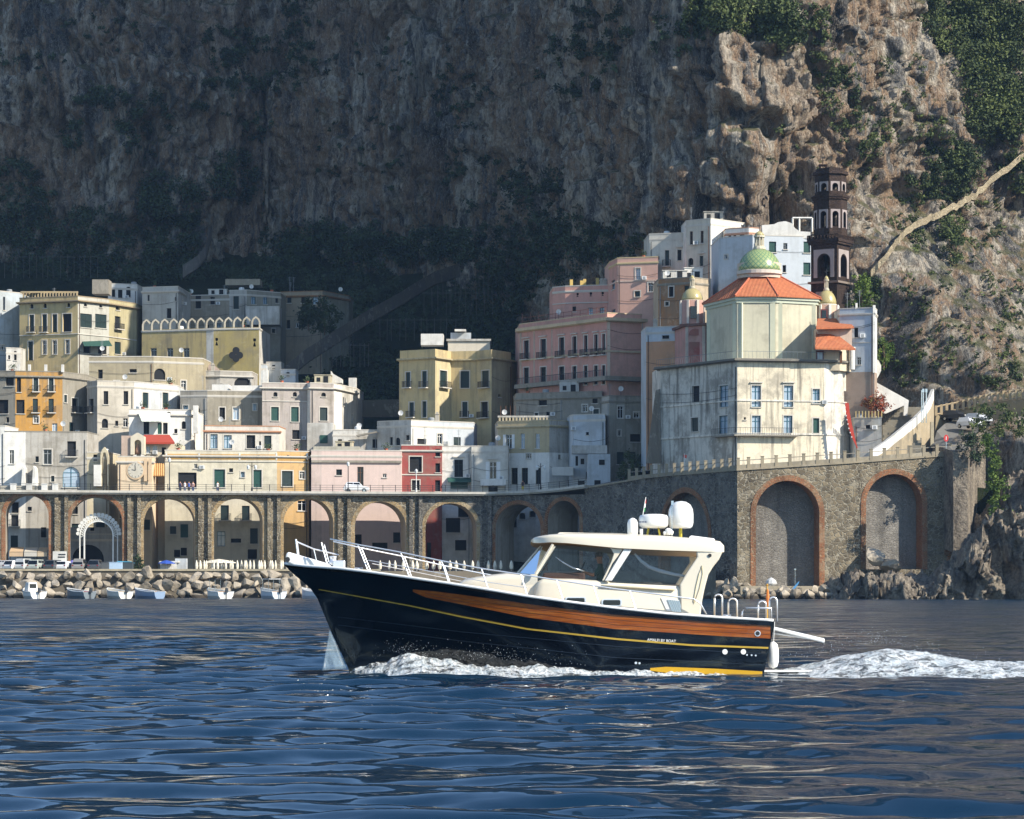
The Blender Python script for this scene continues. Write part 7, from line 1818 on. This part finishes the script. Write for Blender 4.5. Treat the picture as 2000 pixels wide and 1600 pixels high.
# stern
for (xa, xb, yt, yb, w) in ((1396, 1411, 1160, 1203, 1.45), (1423, 1440, 1161, 1204, -1.2), (1481, 1497, 1166, 1208, -1.3), (1503, 1518, 1165, 1212, 1.3)):
    mb = MB(); c = (xa + xb) / 2; r = (xb - xa) / 2; D = YC - w
    mb.tube([P(xa, yb, D)] + [P(c - r * math.cos(t), yt + r * .9 - r * .9 * math.sin(t), D) for t in [math.pi * i / 8 for i in range(9)]] + [P(xb, yb, D)], .028, 6); mb.build('boarding_rail', [M_CHROME], BO, smooth=True)
mb = MB(); D = YC - 1.6; mb.tube([P(1449, 1208, D), P(1450, 1194, D), P(1456, 1186, D), P(1507, 1187, D), P(1507, 1212, D)], .026, 6); mb.build('stern_rail', [M_CHROME], BO, smooth=True)
mb = MB(); mb.hexa([P(1376, 1207, YC - 1.5), P(1500, 1213, YC - 1.4), P(1500, 1213, YC + 1.4), P(1376, 1207, YC + 1.5), P(1380, 1203, YC - 1.45), P(1498, 1209, YC - 1.3), P(1498, 1209, YC + 1.3), P(1380, 1203, YC + 1.45)]); mb.build('stern_deck', [M_TEAK], BO, bevel=.02)
en = MB(); en.tube([P(1499, 1212, YC), P(1499, 1140, YC)], .022, 6); en.lathe([(.0, 0), (.05, .04), (.0, .1)], P(1499, 1141, YC), 8); es = en.build('ensign_staff', [plain('gold', C('c79a4a'), .4, .5)], BO)
mb = MB(); mb.lathe([(.02, 0), (.035, .08), (.05, .25), (.035, .42), (.02, .5)], P(1500, 1180, YC), 8); mb.build('furled_ensign', [plain('ensign_orange', C('d07a3a'), .8)], es)
# passerelle, fender, platform
mb = MB(); a, c = P(1506, 1219, YC - .6), P(1611, 1245, YC - .6)
mb.hexa([a + Vector((0, 0, -.11)), c + Vector((0, 0, -.11)), c + Vector((0, 1.0, -.07)), a + Vector((0, 1.0, -.07)), a, c + Vector((0, 0, .02)), c + Vector((0, 1.0, .02)), a + Vector((0, 1.0, 0))]); mb.build('gangway', [M_BWHITE], BO, bevel=.03)
mb = MB(); mb.tube([P(1508, 1232, YC - .4), P(1580, 1243, YC - .4)], .03, 6); mb.build('gangway_ram', [M_CHROME], BO)
lath('fender', [(.02, -.38), (.12, -.33), (.16, -.2), (.165, .15), (.13, .3), (.04, .38)], P(1510, 1277, YC - 1.0), M_BWHITE, 14)
mb = MB(); mb.tube([P(1513, 1212, YC - 1.0), P(1511, 1252, YC - 1.0)], .012, 5); mb.build('fender_line', [M_BWHITE], BO)
mb = MB(); mb.hexa([P(1488, 1312, YC - 1.4), P(1611, 1310.5, YC - 1.2), P(1611, 1310.5, YC + 1.2), P(1488, 1312, YC + 1.4), P(1488, 1307, YC - 1.4), P(1611, 1306.5, YC - 1.2), P(1611, 1306.5, YC + 1.2), P(1488, 1307, YC + 1.4)]); sp_ = mb.build('swim_platform', [M_BWHITE], BO, bevel=.02)
for px in (1574, 1602):
    mb = MB(); mb.tube([P(px, 1310, YC - 1.1), P(px + 2, 1322, YC - 1.1)], .025, 6); mb.build('platform_bracket', [M_CHROME], sp_)
# helmsman
def helmsman():
    t = thing('person', 'helmsman in a dark green shirt seated at the wheel of the boat', 'person', P(1172, 1160, YC - .75))
    j = {'pel': (1172, 1150, .75), 'spine': (1174, 1130, .75), 'chest': (1174, 1112, .75), 'neck': (1172, 1100, .75), 'head': (1170, 1090, .75), 'top': (1170, 1083, .75),
         'shL': (1172, 1108, .97), 'elL': (1160, 1124, 1.05), 'wrL': (1142, 1118, .9), 'haL': (1137, 1114, .86), 'shR': (1174, 1108, .53), 'elR': (1160, 1124, .45), 'wrR': (1142, 1119, .62), 'haR': (1137, 1115, .66),
         'hipL': (1170, 1152, .88), 'knL': (1140, 1150, .92), 'anL': (1136, 1178, .92), 'hipR': (1170, 1152, .62), 'knR': (1140, 1150, .58), 'anR': (1136, 1178, .58)}
    rad = {'pel': .15, 'spine': .14, 'chest': .17, 'neck': .065, 'head': .105, 'top': .085, 'sh': .075, 'el': .055, 'wr': .038, 'ha': .045, 'hip': .10, 'kn': .075, 'an': .05}
    ed = [('pel', 'spine'), ('spine', 'chest'), ('chest', 'neck'), ('neck', 'head'), ('head', 'top')]
    for s in 'LR': ed += [('chest', 'sh' + s), ('sh' + s, 'el' + s), ('el' + s, 'wr' + s), ('wr' + s, 'ha' + s), ('pel', 'hip' + s), ('hip' + s, 'kn' + s), ('kn' + s, 'an' + s)]
    names = list(j); o3 = ORI[t.name]
    me = bpy.data.meshes.new('body'); me.from_pydata([P(j[n][0], j[n][1], YC - j[n][2]) - o3 for n in names], [(names.index(a), names.index(b)) for a, b in ed], [])
    o = bpy.data.objects.new('body', me); col.objects.link(o); o.parent = t
    md = o.modifiers.new('skin', 'SKIN')
    sv = me.skin_vertices[0].data
    for i, n in enumerate(names):
        r = rad.get(n, rad.get(n[:-1], .06)); sv[i].radius = (r, r); sv[i].use_root = (n == 'pel')
    md2 = o.modifiers.new('sub', 'SUBSURF'); md2.levels = md2.render_levels = 2
    m, nt, N, L, b = new_mat('helmsman_clothes')   # skin above the collar and below the sleeves, green shirt between
    g = node(nt, 'ShaderNodeNewGeometry'); sp = node(nt, 'ShaderNodeSeparateXYZ'); L.new(g.outputs['Position'], sp.inputs[0])
    zc = P(0, 1101, YC - .75).z
    f = node(nt, 'ShaderNodeMath', operation='GREATER_THAN'); L.new(sp.outputs['Z'], f.inputs[0]); f.inputs[1].default_value = zc
    f2 = node(nt, 'ShaderNodeMath', operation='LESS_THAN'); L.new(sp.outputs['X'], f2.inputs[0]); f2.inputs[1].default_value = P(1160, 0, YC - .75).x
    mxm = node(nt, 'ShaderNodeMath', operation='MAXIMUM'); L.new(f.outputs[0], mxm.inputs[0]); L.new(f2.outputs[0], mxm.inputs[1])
    L.new(mixc(nt, mxm.outputs[0], C('1f4038'), C('a8724f')), b.inputs['Base Color']); b.inputs['Roughness'].default_value = .8; me.materials.append(m)
    hd = P(1170, 1086, YC - .75)
    mb = MB(); mb.lathe([(.11, -.02), (.118, .04), (.09, .1), (.02, .13)], hd, 12); mb.build('hair', [plain('hair_brown', C('3a2a20'), .8)], t, smooth=True)
    mb = MB(); mb.box(hd + Vector((-.105, -.02, -.035)), (.03, .13, .035)); mb.build('sunglasses', [M_IRON], t)
    mb = MB(); mb.prism([hd + Vector((-.10, -.012, -.03)), hd + Vector((-.135, -.012, -.085)), hd + Vector((-.10, -.012, -.09))], (0, .024, 0)); mb.build('nose', [plain('skin2', C('a8724f'), .6)], t)
helmsman()
# ============================================================= sea
def water():
    m, nt, N, L, b = new_mat('sea_water')
    b.inputs['Base Color'].default_value = (.004, .021, .046, 1)
    b.inputs['Roughness'].default_value = .03
    b.inputs['IOR'].default_value = 1.333
    # ripples too small for the mesh tilt the surface; they grow with distance as the mesh waves fade out
    n1 = noise_tex(nt, 1.0, 3, .6, gcoords(nt, (.22, .9, 1)), .3)
    gg = node(nt, 'ShaderNodeNewGeometry'); sy = node(nt, 'ShaderNodeSeparateXYZ'); L.new(gg.outputs['Position'], sy.inputs[0])
    mr = node(nt, 'ShaderNodeMapRange'); L.new(sy.outputs['Y'], mr.inputs[0])
    for k, v in ((1, 45.0), (2, 190.0), (3, .10), (4, 1.1)): mr.inputs[k].default_value = v
    rr = node(nt, 'ShaderNodeMapRange'); L.new(sy.outputs['Y'], rr.inputs[0]); L.new(rr.outputs[0], b.inputs['Roughness'])
    for k, v in ((1, 60.0), (2, 300.0), (3, .035), (4, .16)): rr.inputs[k].default_value = v
    v1 = node(nt, 'ShaderNodeVectorMath', operation='SUBTRACT'); L.new(n1.outputs['Color'], v1.inputs[0]); v1.inputs[1].default_value = (.5, .63, .5)      # the faces one sees of far ripples lean towards the open sea
    v2 = node(nt, 'ShaderNodeVectorMath', operation='MULTIPLY'); L.new(v1.outputs[0], v2.inputs[0]); v2.inputs[1].default_value = (.6, 1.0, 0)
    v3 = node(nt, 'ShaderNodeVectorMath', operation='SCALE'); L.new(v2.outputs[0], v3.inputs[0]); L.new(mr.outputs[0], v3.inputs['Scale'])
    v4 = node(nt, 'ShaderNodeVectorMath', operation='ADD'); L.new(v3.outputs[0], v4.inputs[0]); L.new(gg.outputs['Normal'], v4.inputs[1])
    n9 = noise_tex(nt, 1.0, 3, .6, gcoords(nt, (1.6, 4.2, 1)), .4); w1 = node(nt, 'ShaderNodeVectorMath', operation='SUBTRACT'); L.new(n9.outputs['Color'], w1.inputs[0]); w1.inputs[1].default_value = (.5, .5, .5)
    w2 = node(nt, 'ShaderNodeVectorMath', operation='MULTIPLY_ADD'); L.new(w1.outputs[0], w2.inputs[0]); w2.inputs[1].default_value = (.10, .16, 0); L.new(v4.outputs[0], w2.inputs[2]); v4 = w2
    v5 = node(nt, 'ShaderNodeVectorMath', operation='NORMALIZE'); L.new(v4.outputs[0], v5.inputs[0]); L.new(v5.outputs[0], b.inputs['Normal'])
    rng = np.random.RandomState(12)
    d = [24.0]
    while d[-1] < 432: d.append(d[-1] + max(.12, d[-1] * d[-1] * 4.2e-5))
    d = np.array(d)
    u = np.linspace(-.30, .30, 540)
    U, Y = np.meshgrid(u, d)
    X = U * (Y + 12)
    Z = np.zeros_like(X)
    rowstep = np.gradient(d)[:, None]
    colstep = (u[1] - u[0]) * (Y + 12)
    for i in range(72):
        lam = .75 * (3.4 / .75) ** rng.rand()
        th = rng.normal(R(88), R(12)) if i % 6 else rng.normal(R(60), R(40))
        slope = .030 if lam > 1.2 else .022
        k = 2 * math.pi / lam
        a = slope / k
        kx, ky = k * math.cos(th), k * math.sin(th)
        fade = np.clip(lam / (2.6 * rowstep * abs(math.sin(th)) + 2.2 * colstep * abs(math.cos(th)) + 1e-6) - 1, 0, 1)
        w = kx * X + ky * Y + rng.rand() * 6.28
        Z += a * fade * (np.sin(w) + .15 * np.cos(2 * w))
    Z *= np.clip(.95 + .75 * fbm(X * .05, Y * .025, 0, 3, 21), .4, 1.6)
    # keep the surface flat against the shore and under the hull's own wave
    o = grid_mesh('sea', X, Y, Z, m)
    tag(o, 'dark blue rippled sea', None, None, 'structure')
    far = MB()
    far.face([(-2500, -800, -.7), (2500, -800, -.7), (2500, 700, -.7), (-2500, 700, -.7)])
    f = far.build('sea', m)
    tag(f, 'open sea around the bay', None, None, 'structure')
water()

def foam_mat(name='sea_foam', torn=True):
    m, nt, N, L, b = new_mat(name)
    n1 = noise_tex(nt, 2.2, 8, .75, gcoords(nt, (1, 1, 1.6)), .6); n2 = noise_tex(nt, 18, 4, .7, gcoords(nt))
    c = ramp(nt, n1.outputs[0], [(.30, C('8fa3ae')), (.48, C('d5dde0')), (.6, C('eceff0'))])
    L.new(c, b.inputs['Base Color']); b.inputs['Roughness'].default_value = .8
    bump(nt, n2.outputs[0], 1.0, .08, b)
    if torn:
        n3 = noise_tex(nt, 3.2, 8, .8, gcoords(nt, (.7, 1, 1.3)), 1.0)
        al = ramp(nt, n3.outputs[0], [(.43, (.12, .12, .12)), (.50, (.75, .75, .75)), (.58, (1, 1, 1))])
        L.new(al, b.inputs['Alpha'])
    return m
M_FOAM = foam_mat()
M_DROP = foam_mat('spray_drops', False)
def spray(rng, n, fn, smin, smax):
    """n droplets as small octahedra: fn() -> position"""
    V, Fc = [], []
    for i in range(n):
        p = fn(); s = smin + (smax - smin) * rng.random() ** 2.5; k = len(V)
        for d in ((1, 0, 0), (-1, 0, 0), (0, 1, 0), (0, -1, 0), (0, 0, 1.2), (0, 0, -1.2)): V.append((p[0] + d[0] * s, p[1] + d[1] * s, p[2] + d[2] * s))
        for t in ((0, 2, 4), (2, 1, 4), (1, 3, 4), (3, 0, 4), (2, 0, 5), (1, 2, 5), (3, 1, 5), (0, 3, 5)): Fc.append(tuple(q + k for q in t))
    return V, Fc
def wake():
    # churned water astern
    x = np.linspace(Xp(1494, 79), 32, 520); y = np.linspace(69, 93, 300); X, Y = np.meshgrid(x, y)
    t = (X - x[0]); px = 1000 + X / Y * F
    half = 1.5 + t * .42; yc = 80.2 + t * .03
    prof = np.clip(1 - ((Y - yc) / np.minimum(half, 7.5)) ** 2, -1, 1)
    hump = .12 + .62 * np.exp(-((t - 3.3) / 2.0) ** 2) + .28 * np.exp(-((t - 7) / 3.0) ** 2)
    n = fbm(X * 1.1, Y * .9, 0, 5, 5); n2 = fbm(X * 3.5, Y * 3.0, 1, 5, 9, True); nb = fbm(X * .45, Y * .35, 3, 3, 77)
    Z = -.12 + hump * prof + .13 * n * (prof > -.9) + .06 * n2 * np.clip(prof + .3, 0, 1) + .10 * nb - np.clip(t - 8, 0, 20) * .010
    Z = np.where(prof < -.6, -.5, Z)
    o = grid_mesh('wake_foam', X, Y, Z, M_FOAM); tag(o, 'white churned wake behind the stern of the boat', 'foam', None, 'stuff')
    rng = random.Random(3)
    def f():
        t = abs(rng.gauss(3.2, 1.5)); return (x[0] + t, 80.2 + rng.gauss(0, 1.1), .35 + .55 * math.exp(-((t - 3.3) / 1.6) ** 2) + abs(rng.gauss(0, .22)))
    V, Fc = spray(rng, 550, f, .003, .011); mb = MB(); mb.add(V, Fc); o = mb.build('wake_spray', [M_DROP]); tag(o, 'droplets thrown up over the wake', 'spray', None, 'stuff')
    # bow wave along both sides of the hull
    xs = np.linspace(0, 1, 620)
    for side in (1, -1):
        pxs = 676 + (1420 - 676) * xs
        hb = np.array([hull_b(p, 1300.0 + 20 * (p - 680) / 810) for p in pxs])
        tt = np.linspace(-.12, 1, 46); S, T = np.meshgrid(xs, tt)
        PX, HB = np.meshgrid(pxs, tt)[0], np.meshgrid(hb, tt)[0]
        wid = .55 + 1.2 * np.clip((S - .02) * 6, 0, 1) * (1 - .72 * np.clip((S - .45) / .55, 0, 1))
        Yw = YC - side * (HB + T * wid); X = (PX - 1000) / F * (YC - 2.0)
        hh = np.interp(PX, [676, 700, 760, 800, 860, 950, 1040, 1150, 1250, 1340, 1420], [.03, .22, .58, .60, .36, .30, .38, .20, .14, .10, .02])
        n = fbm(X * 2.2, Yw * 2.2, 0, 4, 31); n2 = fbm(X * 5, Yw * 5, 2, 3, 37, True)
        hk = fbm(X * 1.1, 0 * X, 5, 4, 41)
        Z = hh * (1 + .45 * hk) * (1 - np.clip(T, 0, 1) ** 1.5) - .16 * np.clip(T, 0, 1) + (.10 * n + .06 * n2) * np.clip(1.3 - T, 0, 1)
        Z = np.where(T > .97, -.4, Z)
        o = grid_mesh('bow_wave_foam', X, Yw, Z, M_FOAM); tag(o, 'white bow wave foaming along the near side of the hull' if side == 1 else 'white bow wave on the far side of the hull', 'foam', None, 'stuff')
    def f2():
        p = rng.choice((rng.gauss(960, 45), rng.uniform(720, 1150), rng.gauss(800, 30))); h = abs(rng.gauss(0, .22)) + float(np.interp(p, [700, 760, 860, 950, 1150], [.3, .65, .4, .5, .3]))
        return (Xp(p, 78.3), YC - hull_b(min(max(p, 690), 1400), 1290) - .1 - rng.random() * .5, h)
    V, Fc = spray(rng, 450, f2, .003, .010); mb = MB(); mb.add(V, Fc); o = mb.build('bow_spray', [M_DROP]); tag(o, 'droplets thrown up by the bow wave', 'spray', None, 'stuff')
    # thin sheet of water peeling off the stem
    m, nt, N, L, b = new_mat('water_sheet')
    b.inputs['Base Color'].default_value = C('8298a8'); b.inputs['Roughness'].default_value = .35; ns_ = noise_tex(nt, 1.0, 4, .6, gcoords(nt, (3, 3, .6))); L.new(ramp(nt, ns_.outputs[0], [(.35, (.08, .08, .08)), (.65, (.5, .5, .5))]), b.inputs['Alpha'])
    st = [(644, 1228, .02), (650, 1245, .05), (657, 1262, .12), (664, 1280, .2), (672, 1298, .3), (676, 1306, .3)]
    le = [(643, 1230, .1), (640, 1250, .5), (636, 1270, .9), (633, 1288, 1.1), (630, 1304, 1.3), (629, 1310, 1.3)]
    mb = MB()
    for i in range(5):
        for k in range(5):
            q = []
            for (ii, kk) in ((i, k), (i, k + 1), (i + 1, k + 1), (i + 1, k)):
                a, c = st[ii], le[ii]; f_ = kk / 5; q.append(P(a[0] + (c[0] - a[0]) * f_, a[1] + (c[1] - a[1]) * f_, YC - (a[2] + (c[2] - a[2]) * f_)))
            mb.face(q)
    o = mb.build('bow_sheet', [m], smooth=True); md = o.modifiers.new('thick', 'SOLIDIFY'); md.thickness = .03; tag(o, 'pale sheet of water peeling off the stem of the boat', 'spray', None, 'stuff')
wake()
# ============================================================= plants
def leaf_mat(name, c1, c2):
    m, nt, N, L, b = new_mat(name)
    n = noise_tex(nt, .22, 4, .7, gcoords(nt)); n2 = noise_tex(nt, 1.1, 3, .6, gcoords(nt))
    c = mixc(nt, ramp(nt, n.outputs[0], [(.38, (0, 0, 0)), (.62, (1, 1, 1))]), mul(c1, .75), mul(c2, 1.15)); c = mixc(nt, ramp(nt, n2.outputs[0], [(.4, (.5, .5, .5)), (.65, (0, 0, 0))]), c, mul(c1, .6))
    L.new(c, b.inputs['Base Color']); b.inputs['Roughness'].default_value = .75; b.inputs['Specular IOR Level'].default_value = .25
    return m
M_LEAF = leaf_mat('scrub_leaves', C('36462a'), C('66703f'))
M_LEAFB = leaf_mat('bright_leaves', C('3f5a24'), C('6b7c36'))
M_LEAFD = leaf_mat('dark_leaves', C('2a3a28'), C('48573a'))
M_BARK = plain('bark', C('5a4a3a'), .95, var=.3)
def leaves(centers, radii, per, size, seed, flat=.8):
    """leaf quads filling uneven clumps; returns verts, quads"""
    rng = np.random.RandomState(seed); Vs = []
    for c, r in zip(centers, radii):
        n = int(per * max(.35, min(r, 3.0)) ** 1.6)
        sub = rng.normal(size=(max(3, int(r * 3)), 3)) * .42 * r
        k = rng.randint(0, len(sub), n)
        p = np.array(c) + (sub[k] + rng.normal(size=(n, 3)) * .26 * r) * np.array([1, 1, flat])
        a = rng.normal(size=(n, 3)); a /= np.linalg.norm(a, axis=1)[:, None]
        b = np.cross(a, rng.normal(size=(n, 3))); b /= np.linalg.norm(b, axis=1)[:, None] + 1e-9
        s = size * rng.uniform(.6, 1.5, (n, 1))
        Vs.append(np.stack([p - a * s, p - b * s * .55, p + a * s, p + b * s * .55], 1))
    V = np.concatenate(Vs).reshape(-1, 3); q = np.arange(len(V)).reshape(-1, 4)
    return V, q
def leaf_obj(name, V, q, mat, parent=None, o3=None):
    me = bpy.data.meshes.new(name)
    if o3 is not None: V = V - np.array(o3)
    fast_mesh(me, V, q); me.materials.append(mat); o = bpy.data.objects.new(name, me); col.objects.link(o)
    if parent is not None: o.parent = parent
    return o
BOTH = [CL_BVH, HILL_BVH]
def scatter(regions, seed, trees=None):
    rng = random.Random(seed); cs, rs = [], []
    for (px, py, rx, ry, n, r0, r1) in regions:
        for i in range(n):
            a = rng.uniform(0, 6.28); t = math.sqrt(rng.random()); h = hit(px + rx * t * math.cos(a), py + ry * t * math.sin(a), trees or BOTH)
            if h is None or h[0].y < 385: continue
            r = rng.uniform(r0, r1); p = h[0] + h[1] * r * .25 + Vector((0, -r * .2, 0)); cs.append(p[:]); rs.append(r)
    return cs, rs
shade = [(120, 470, 150, 60, 90, 1.2, 3.2), (330, 440, 60, 110, 80, 1.2, 3.0), (300, 250, 60, 60, 22, .8, 2.4), (200, 190, 60, 15, 22, .8, 2.0), (60, 420, 60, 70, 30, 1, 2.6), (460, 350, 50, 50, 34, .8, 2.4), (145, 262, 22, 20, 14, .8, 1.8), (520, 120, 90, 70, 45, .8, 2.4), (590, 30, 40, 40, 18, .8, 2.2), (450, 90, 50, 50, 16, .8, 1.8), (420, 180, 40, 60, 14, .8, 1.8), (620, 480, 90, 35, 60, 1, 3.0), (760, 480, 110, 35, 80, 1, 2.8), (920, 480, 90, 40, 60, 1, 2.8), (1050, 420, 60, 120, 50, 1.0, 2.6), (1100, 480, 60, 60, 40, 1.2, 3), (1200, 470, 60, 40, 26, 1, 2.2),
         (500, 250, 30, 30, 12, .7, 1.6), (700, 300, 100, 90, 22, .5, 1.3), (900, 200, 60, 120, 26, .5, 1.6), (930, 340, 70, 70, 24, .5, 1.6), (1120, 130, 80, 60, 30, .7, 1.8), (1180, 60, 60, 60, 24, .7, 1.8), (1330, 60, 60, 50, 22, .6, 1.6), (30, 120, 90, 70, 14, .5, 1.4), (200, 80, 100, 60, 16, .5, 1.2), (700, 140, 150, 100, 20, .5, 1.1), (30, 330, 40, 25, 14, .8, 2.0)]
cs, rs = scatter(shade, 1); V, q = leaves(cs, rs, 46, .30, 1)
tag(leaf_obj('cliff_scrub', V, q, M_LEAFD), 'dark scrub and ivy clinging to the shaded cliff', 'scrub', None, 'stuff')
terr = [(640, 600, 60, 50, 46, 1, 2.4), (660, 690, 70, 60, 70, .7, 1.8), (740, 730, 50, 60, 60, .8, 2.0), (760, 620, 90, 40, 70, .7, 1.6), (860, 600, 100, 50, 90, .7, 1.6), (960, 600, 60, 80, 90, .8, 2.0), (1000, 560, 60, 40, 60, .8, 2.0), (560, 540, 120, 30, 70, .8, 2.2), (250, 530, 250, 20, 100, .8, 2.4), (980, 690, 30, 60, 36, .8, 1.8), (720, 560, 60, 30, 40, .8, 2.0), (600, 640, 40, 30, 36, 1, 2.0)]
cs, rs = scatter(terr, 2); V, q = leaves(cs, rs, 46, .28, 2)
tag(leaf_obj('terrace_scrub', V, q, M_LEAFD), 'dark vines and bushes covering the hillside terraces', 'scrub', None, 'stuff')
lit = [(1640, 190, 40, 80, 40, .5, 1.4), (1700, 260, 40, 50, 30, .5, 1.3), (1620, 130, 30, 40, 20, .5, 1.2), (1760, 200, 60, 100, 30, .4, 1.1), (1530, 260, 12, 12, 5, .5, 1.0), (1850, 350, 40, 50, 60, .7, 1.6), (1790, 380, 40, 40, 30, .5, 1.3), (1880, 330, 20, 50, 46, .8, 1.7), (1760, 430, 30, 20, 18, .4, .9), (1700, 570, 22, 30, 40, .5, 1.1), (1790, 470, 12, 40, 22, .5, 1.0), (1860, 440, 20, 40, 40, .6, 1.3), (1920, 430, 50, 60, 34, .4, 1.0), (1900, 560, 100, 120, 60, .3, .8), (1780, 620, 50, 80, 40, .3, .9), (1880, 690, 110, 60, 60, .35, .9), (1980, 640, 30, 90, 36, .4, 1.0), (1720, 690, 18, 30, 40, .6, 1.2), (1770, 730, 30, 30, 24, .4, 1.0), (1960, 740, 40, 20, 20, .5, 1.0), (1540, 330, 60, 60, 10, .3, .8), (1680, 330, 40, 40, 12, .3, .8), (1830, 270, 30, 60, 30, .4, 1.2)]
cs, rs = scatter(lit, 3); V, q = leaves(cs, rs, 60, .20, 3)
tag(leaf_obj('slope_scrub', V, q, M_LEAF), 'low green scrub dotting the sunlit slope and cliff', 'scrub', None, 'stuff')
wood_ = [(1920, 60, 90, 70, 130, 1.2, 2.8), (1950, 160, 70, 60, 100, 1.2, 2.6), (1940, 240, 60, 40, 60, 1.0, 2.2), (1840, 40, 40, 40, 40, 1, 2.2), (1460, 30, 90, 36, 90, .9, 2.2), (1530, 50, 40, 40, 50, .9, 2.2), (1390, 20, 50, 30, 40, .9, 2.0), (1600, 60, 20, 60, 18, .6, 1.4), (1990, 330, 30, 50, 30, .8, 1.8)]
cs, rs = scatter(wood_, 4); V, q = leaves(cs, rs, 52, .26, 4)
tag(leaf_obj('clifftop_wood', V, q, M_LEAF), 'mass of trees along the top of the sunlit cliff', 'trees', None, 'stuff')
def shrub(name, label, px, py, D, w, h, mat, seed, cat='bush', size=.16, cyp=False, per=90):
    base = P(px, py, D); t = thing(name, label, cat, base); rng = random.Random(seed); cs, rs = [], []
    n = 16
    for i in range(n):
        z = rng.random(); k = (1 - z) ** .8 if cyp else math.sin(math.pi * (.15 + .8 * z)); a = rng.uniform(0, 6.28); r_ = w / 2 * k * math.sqrt(rng.random())
        cs.append((base.x + r_ * math.cos(a), base.y + r_ * math.sin(a), base.z + h * (.08 + .9 * z))); rs.append(max(.3, (w * .28) * (k if cyp else 1)))
    V, q = leaves(cs, rs, per, size, seed, 1.0); leaf_obj('crown', V, q, mat, t, base)
    mb = MB(); mb.tube([base + Vector((0, 0, -.5)), base + Vector((.05, 0, h * .4)), base + Vector((-.05, 0, h * .75))], [.14, .1, .03], 6)
    for k in range(4):
        a = k * 1.6 + .4; mb.tube([base + Vector((0, 0, h * (.2 + .1 * k))), base + Vector((w * .3 * math.cos(a), w * .3 * math.sin(a), h * (.45 + .1 * k)))], [.06, .02], 5)
    mb.build('trunk', [M_BARK], t); return t
h = hit(520, 478); shrub('cypress_tree', 'dark narrow cypress standing at the foot of the shaded cliff', 520, 490, h[0].y - 2 if h else 590, 5, 13, M_LEAFD, 21, 'tree', .3, True, 60)
shrub('bush', 'dark bush at the right corner of the rampart above the road wall', 1896, 905, 390, 3.2, 4.0, M_LEAFD, 22)
shrub('flowering_vine', 'red-green bougainvillea over the terrace gate', 1712, 806, 402.5, 3.4, 2.8, leaf_mat('vine', C('5a5a30'), C('a04a3a')), 23)
shrub('bush', 'bright green bush right of the bell tower foot', 1682, 606, 412, 3.6, 4.6, M_LEAFB, 24)
shrub('bush', 'green bush behind the white scroll wall', 1726, 712, 411, 2.6, 4.2, M_LEAFB, 25)
shrub('bush', 'dark green bush beside the stone house on the promenade corner', 1232, 945, vD(1232) + 6, 2.8, 4.4, M_LEAFD, 26)
shrub('bush', 'rounded dark bush left of the tall stone house', 1218, 940, vD(1218) + 9, 2.0, 2.8, M_LEAFD, 27)
shrub('bush', 'potted bush in front of the third arch', 270, 1112, vD(270) - 7, 1.8, 1.6, M_LEAFD, 28)
shrub('round_tree', 'left rounded dark tree beneath the shaded upper house', 602, 640, 518, 4, 4.5, M_LEAFD, 29, 'tree', .22)
shrub('round_tree', 'right rounded dark tree beneath the shaded upper house', 634, 650, 520, 5, 5.5, M_LEAFD, 30, 'tree', .22)
for i, (px, py, D, w, h_) in enumerate(((1880, 360, 0, 5, 6.5), (1868, 520, 0, 3.6, 6.0))):
    hh = hit(px, py); shrub('cliff_tree', ('round green tree just above the climbing path', 'dark upright tree just below the climbing path')[i], px, py, (hh[0].y if hh else 420) - 1.5, w, h_, M_LEAF, 40 + i, 'tree', .22)
# ivy hanging down beside the rampart
cs, rs = [], []; rng = random.Random(9)
for i in range(70):
    t = rng.random(); px = 1930 + 30 * t + rng.uniform(-14, 14) * (.4 + t); py = 850 + 170 * t; cs.append(P(px, py, 382 + rng.uniform(-1, 1))[:]); rs.append(rng.uniform(.4, .9))
V, q = leaves(cs, rs, 110, .15, 9); tag(leaf_obj('ivy_curtain', V, q, M_LEAFB), 'bright green ivy curtain hanging right of the rampart', 'ivy', None, 'stuff')
cs, rs = [], []
for i in range(60):
    px = rng.uniform(1900, 2010); py = 800 + rng.uniform(-10, 50) ; cs.append(P(px, py, 396 + rng.uniform(-3, 3))[:]); rs.append(rng.uniform(.4, 1.0))
V, q = leaves(cs, rs, 80, .17, 10); tag(leaf_obj('bank_scrub', V, q, M_LEAF), 'scrub on the bank below the upper road', 'scrub', None, 'stuff')
for o in col.objects:
    if '_zt' in o: del o['_zt']

# ------------------------------------------------------------- air over the bay
mb = MB(); mb.box((0, 330, 171), (900, 780, 348))
hz = mb.build('haze', [])
mh = bpy.data.materials.new('air'); mh.use_nodes = True; nt = mh.node_tree
nt.nodes.remove(nt.nodes['Principled BSDF']); pv = nt.nodes.new('ShaderNodeVolumePrincipled')
pv.inputs['Color'].default_value = (.38, .62, 1.0, 1); pv.inputs['Density'].default_value = .00006; pv.inputs['Anisotropy'].default_value = 0.0
nt.links.new(pv.outputs[0], nt.nodes['Material Output'].inputs['Volume'])
hz.data.materials.append(mh); tag(hz, 'thin blue air over the bay', 'haze', None, 'stuff')
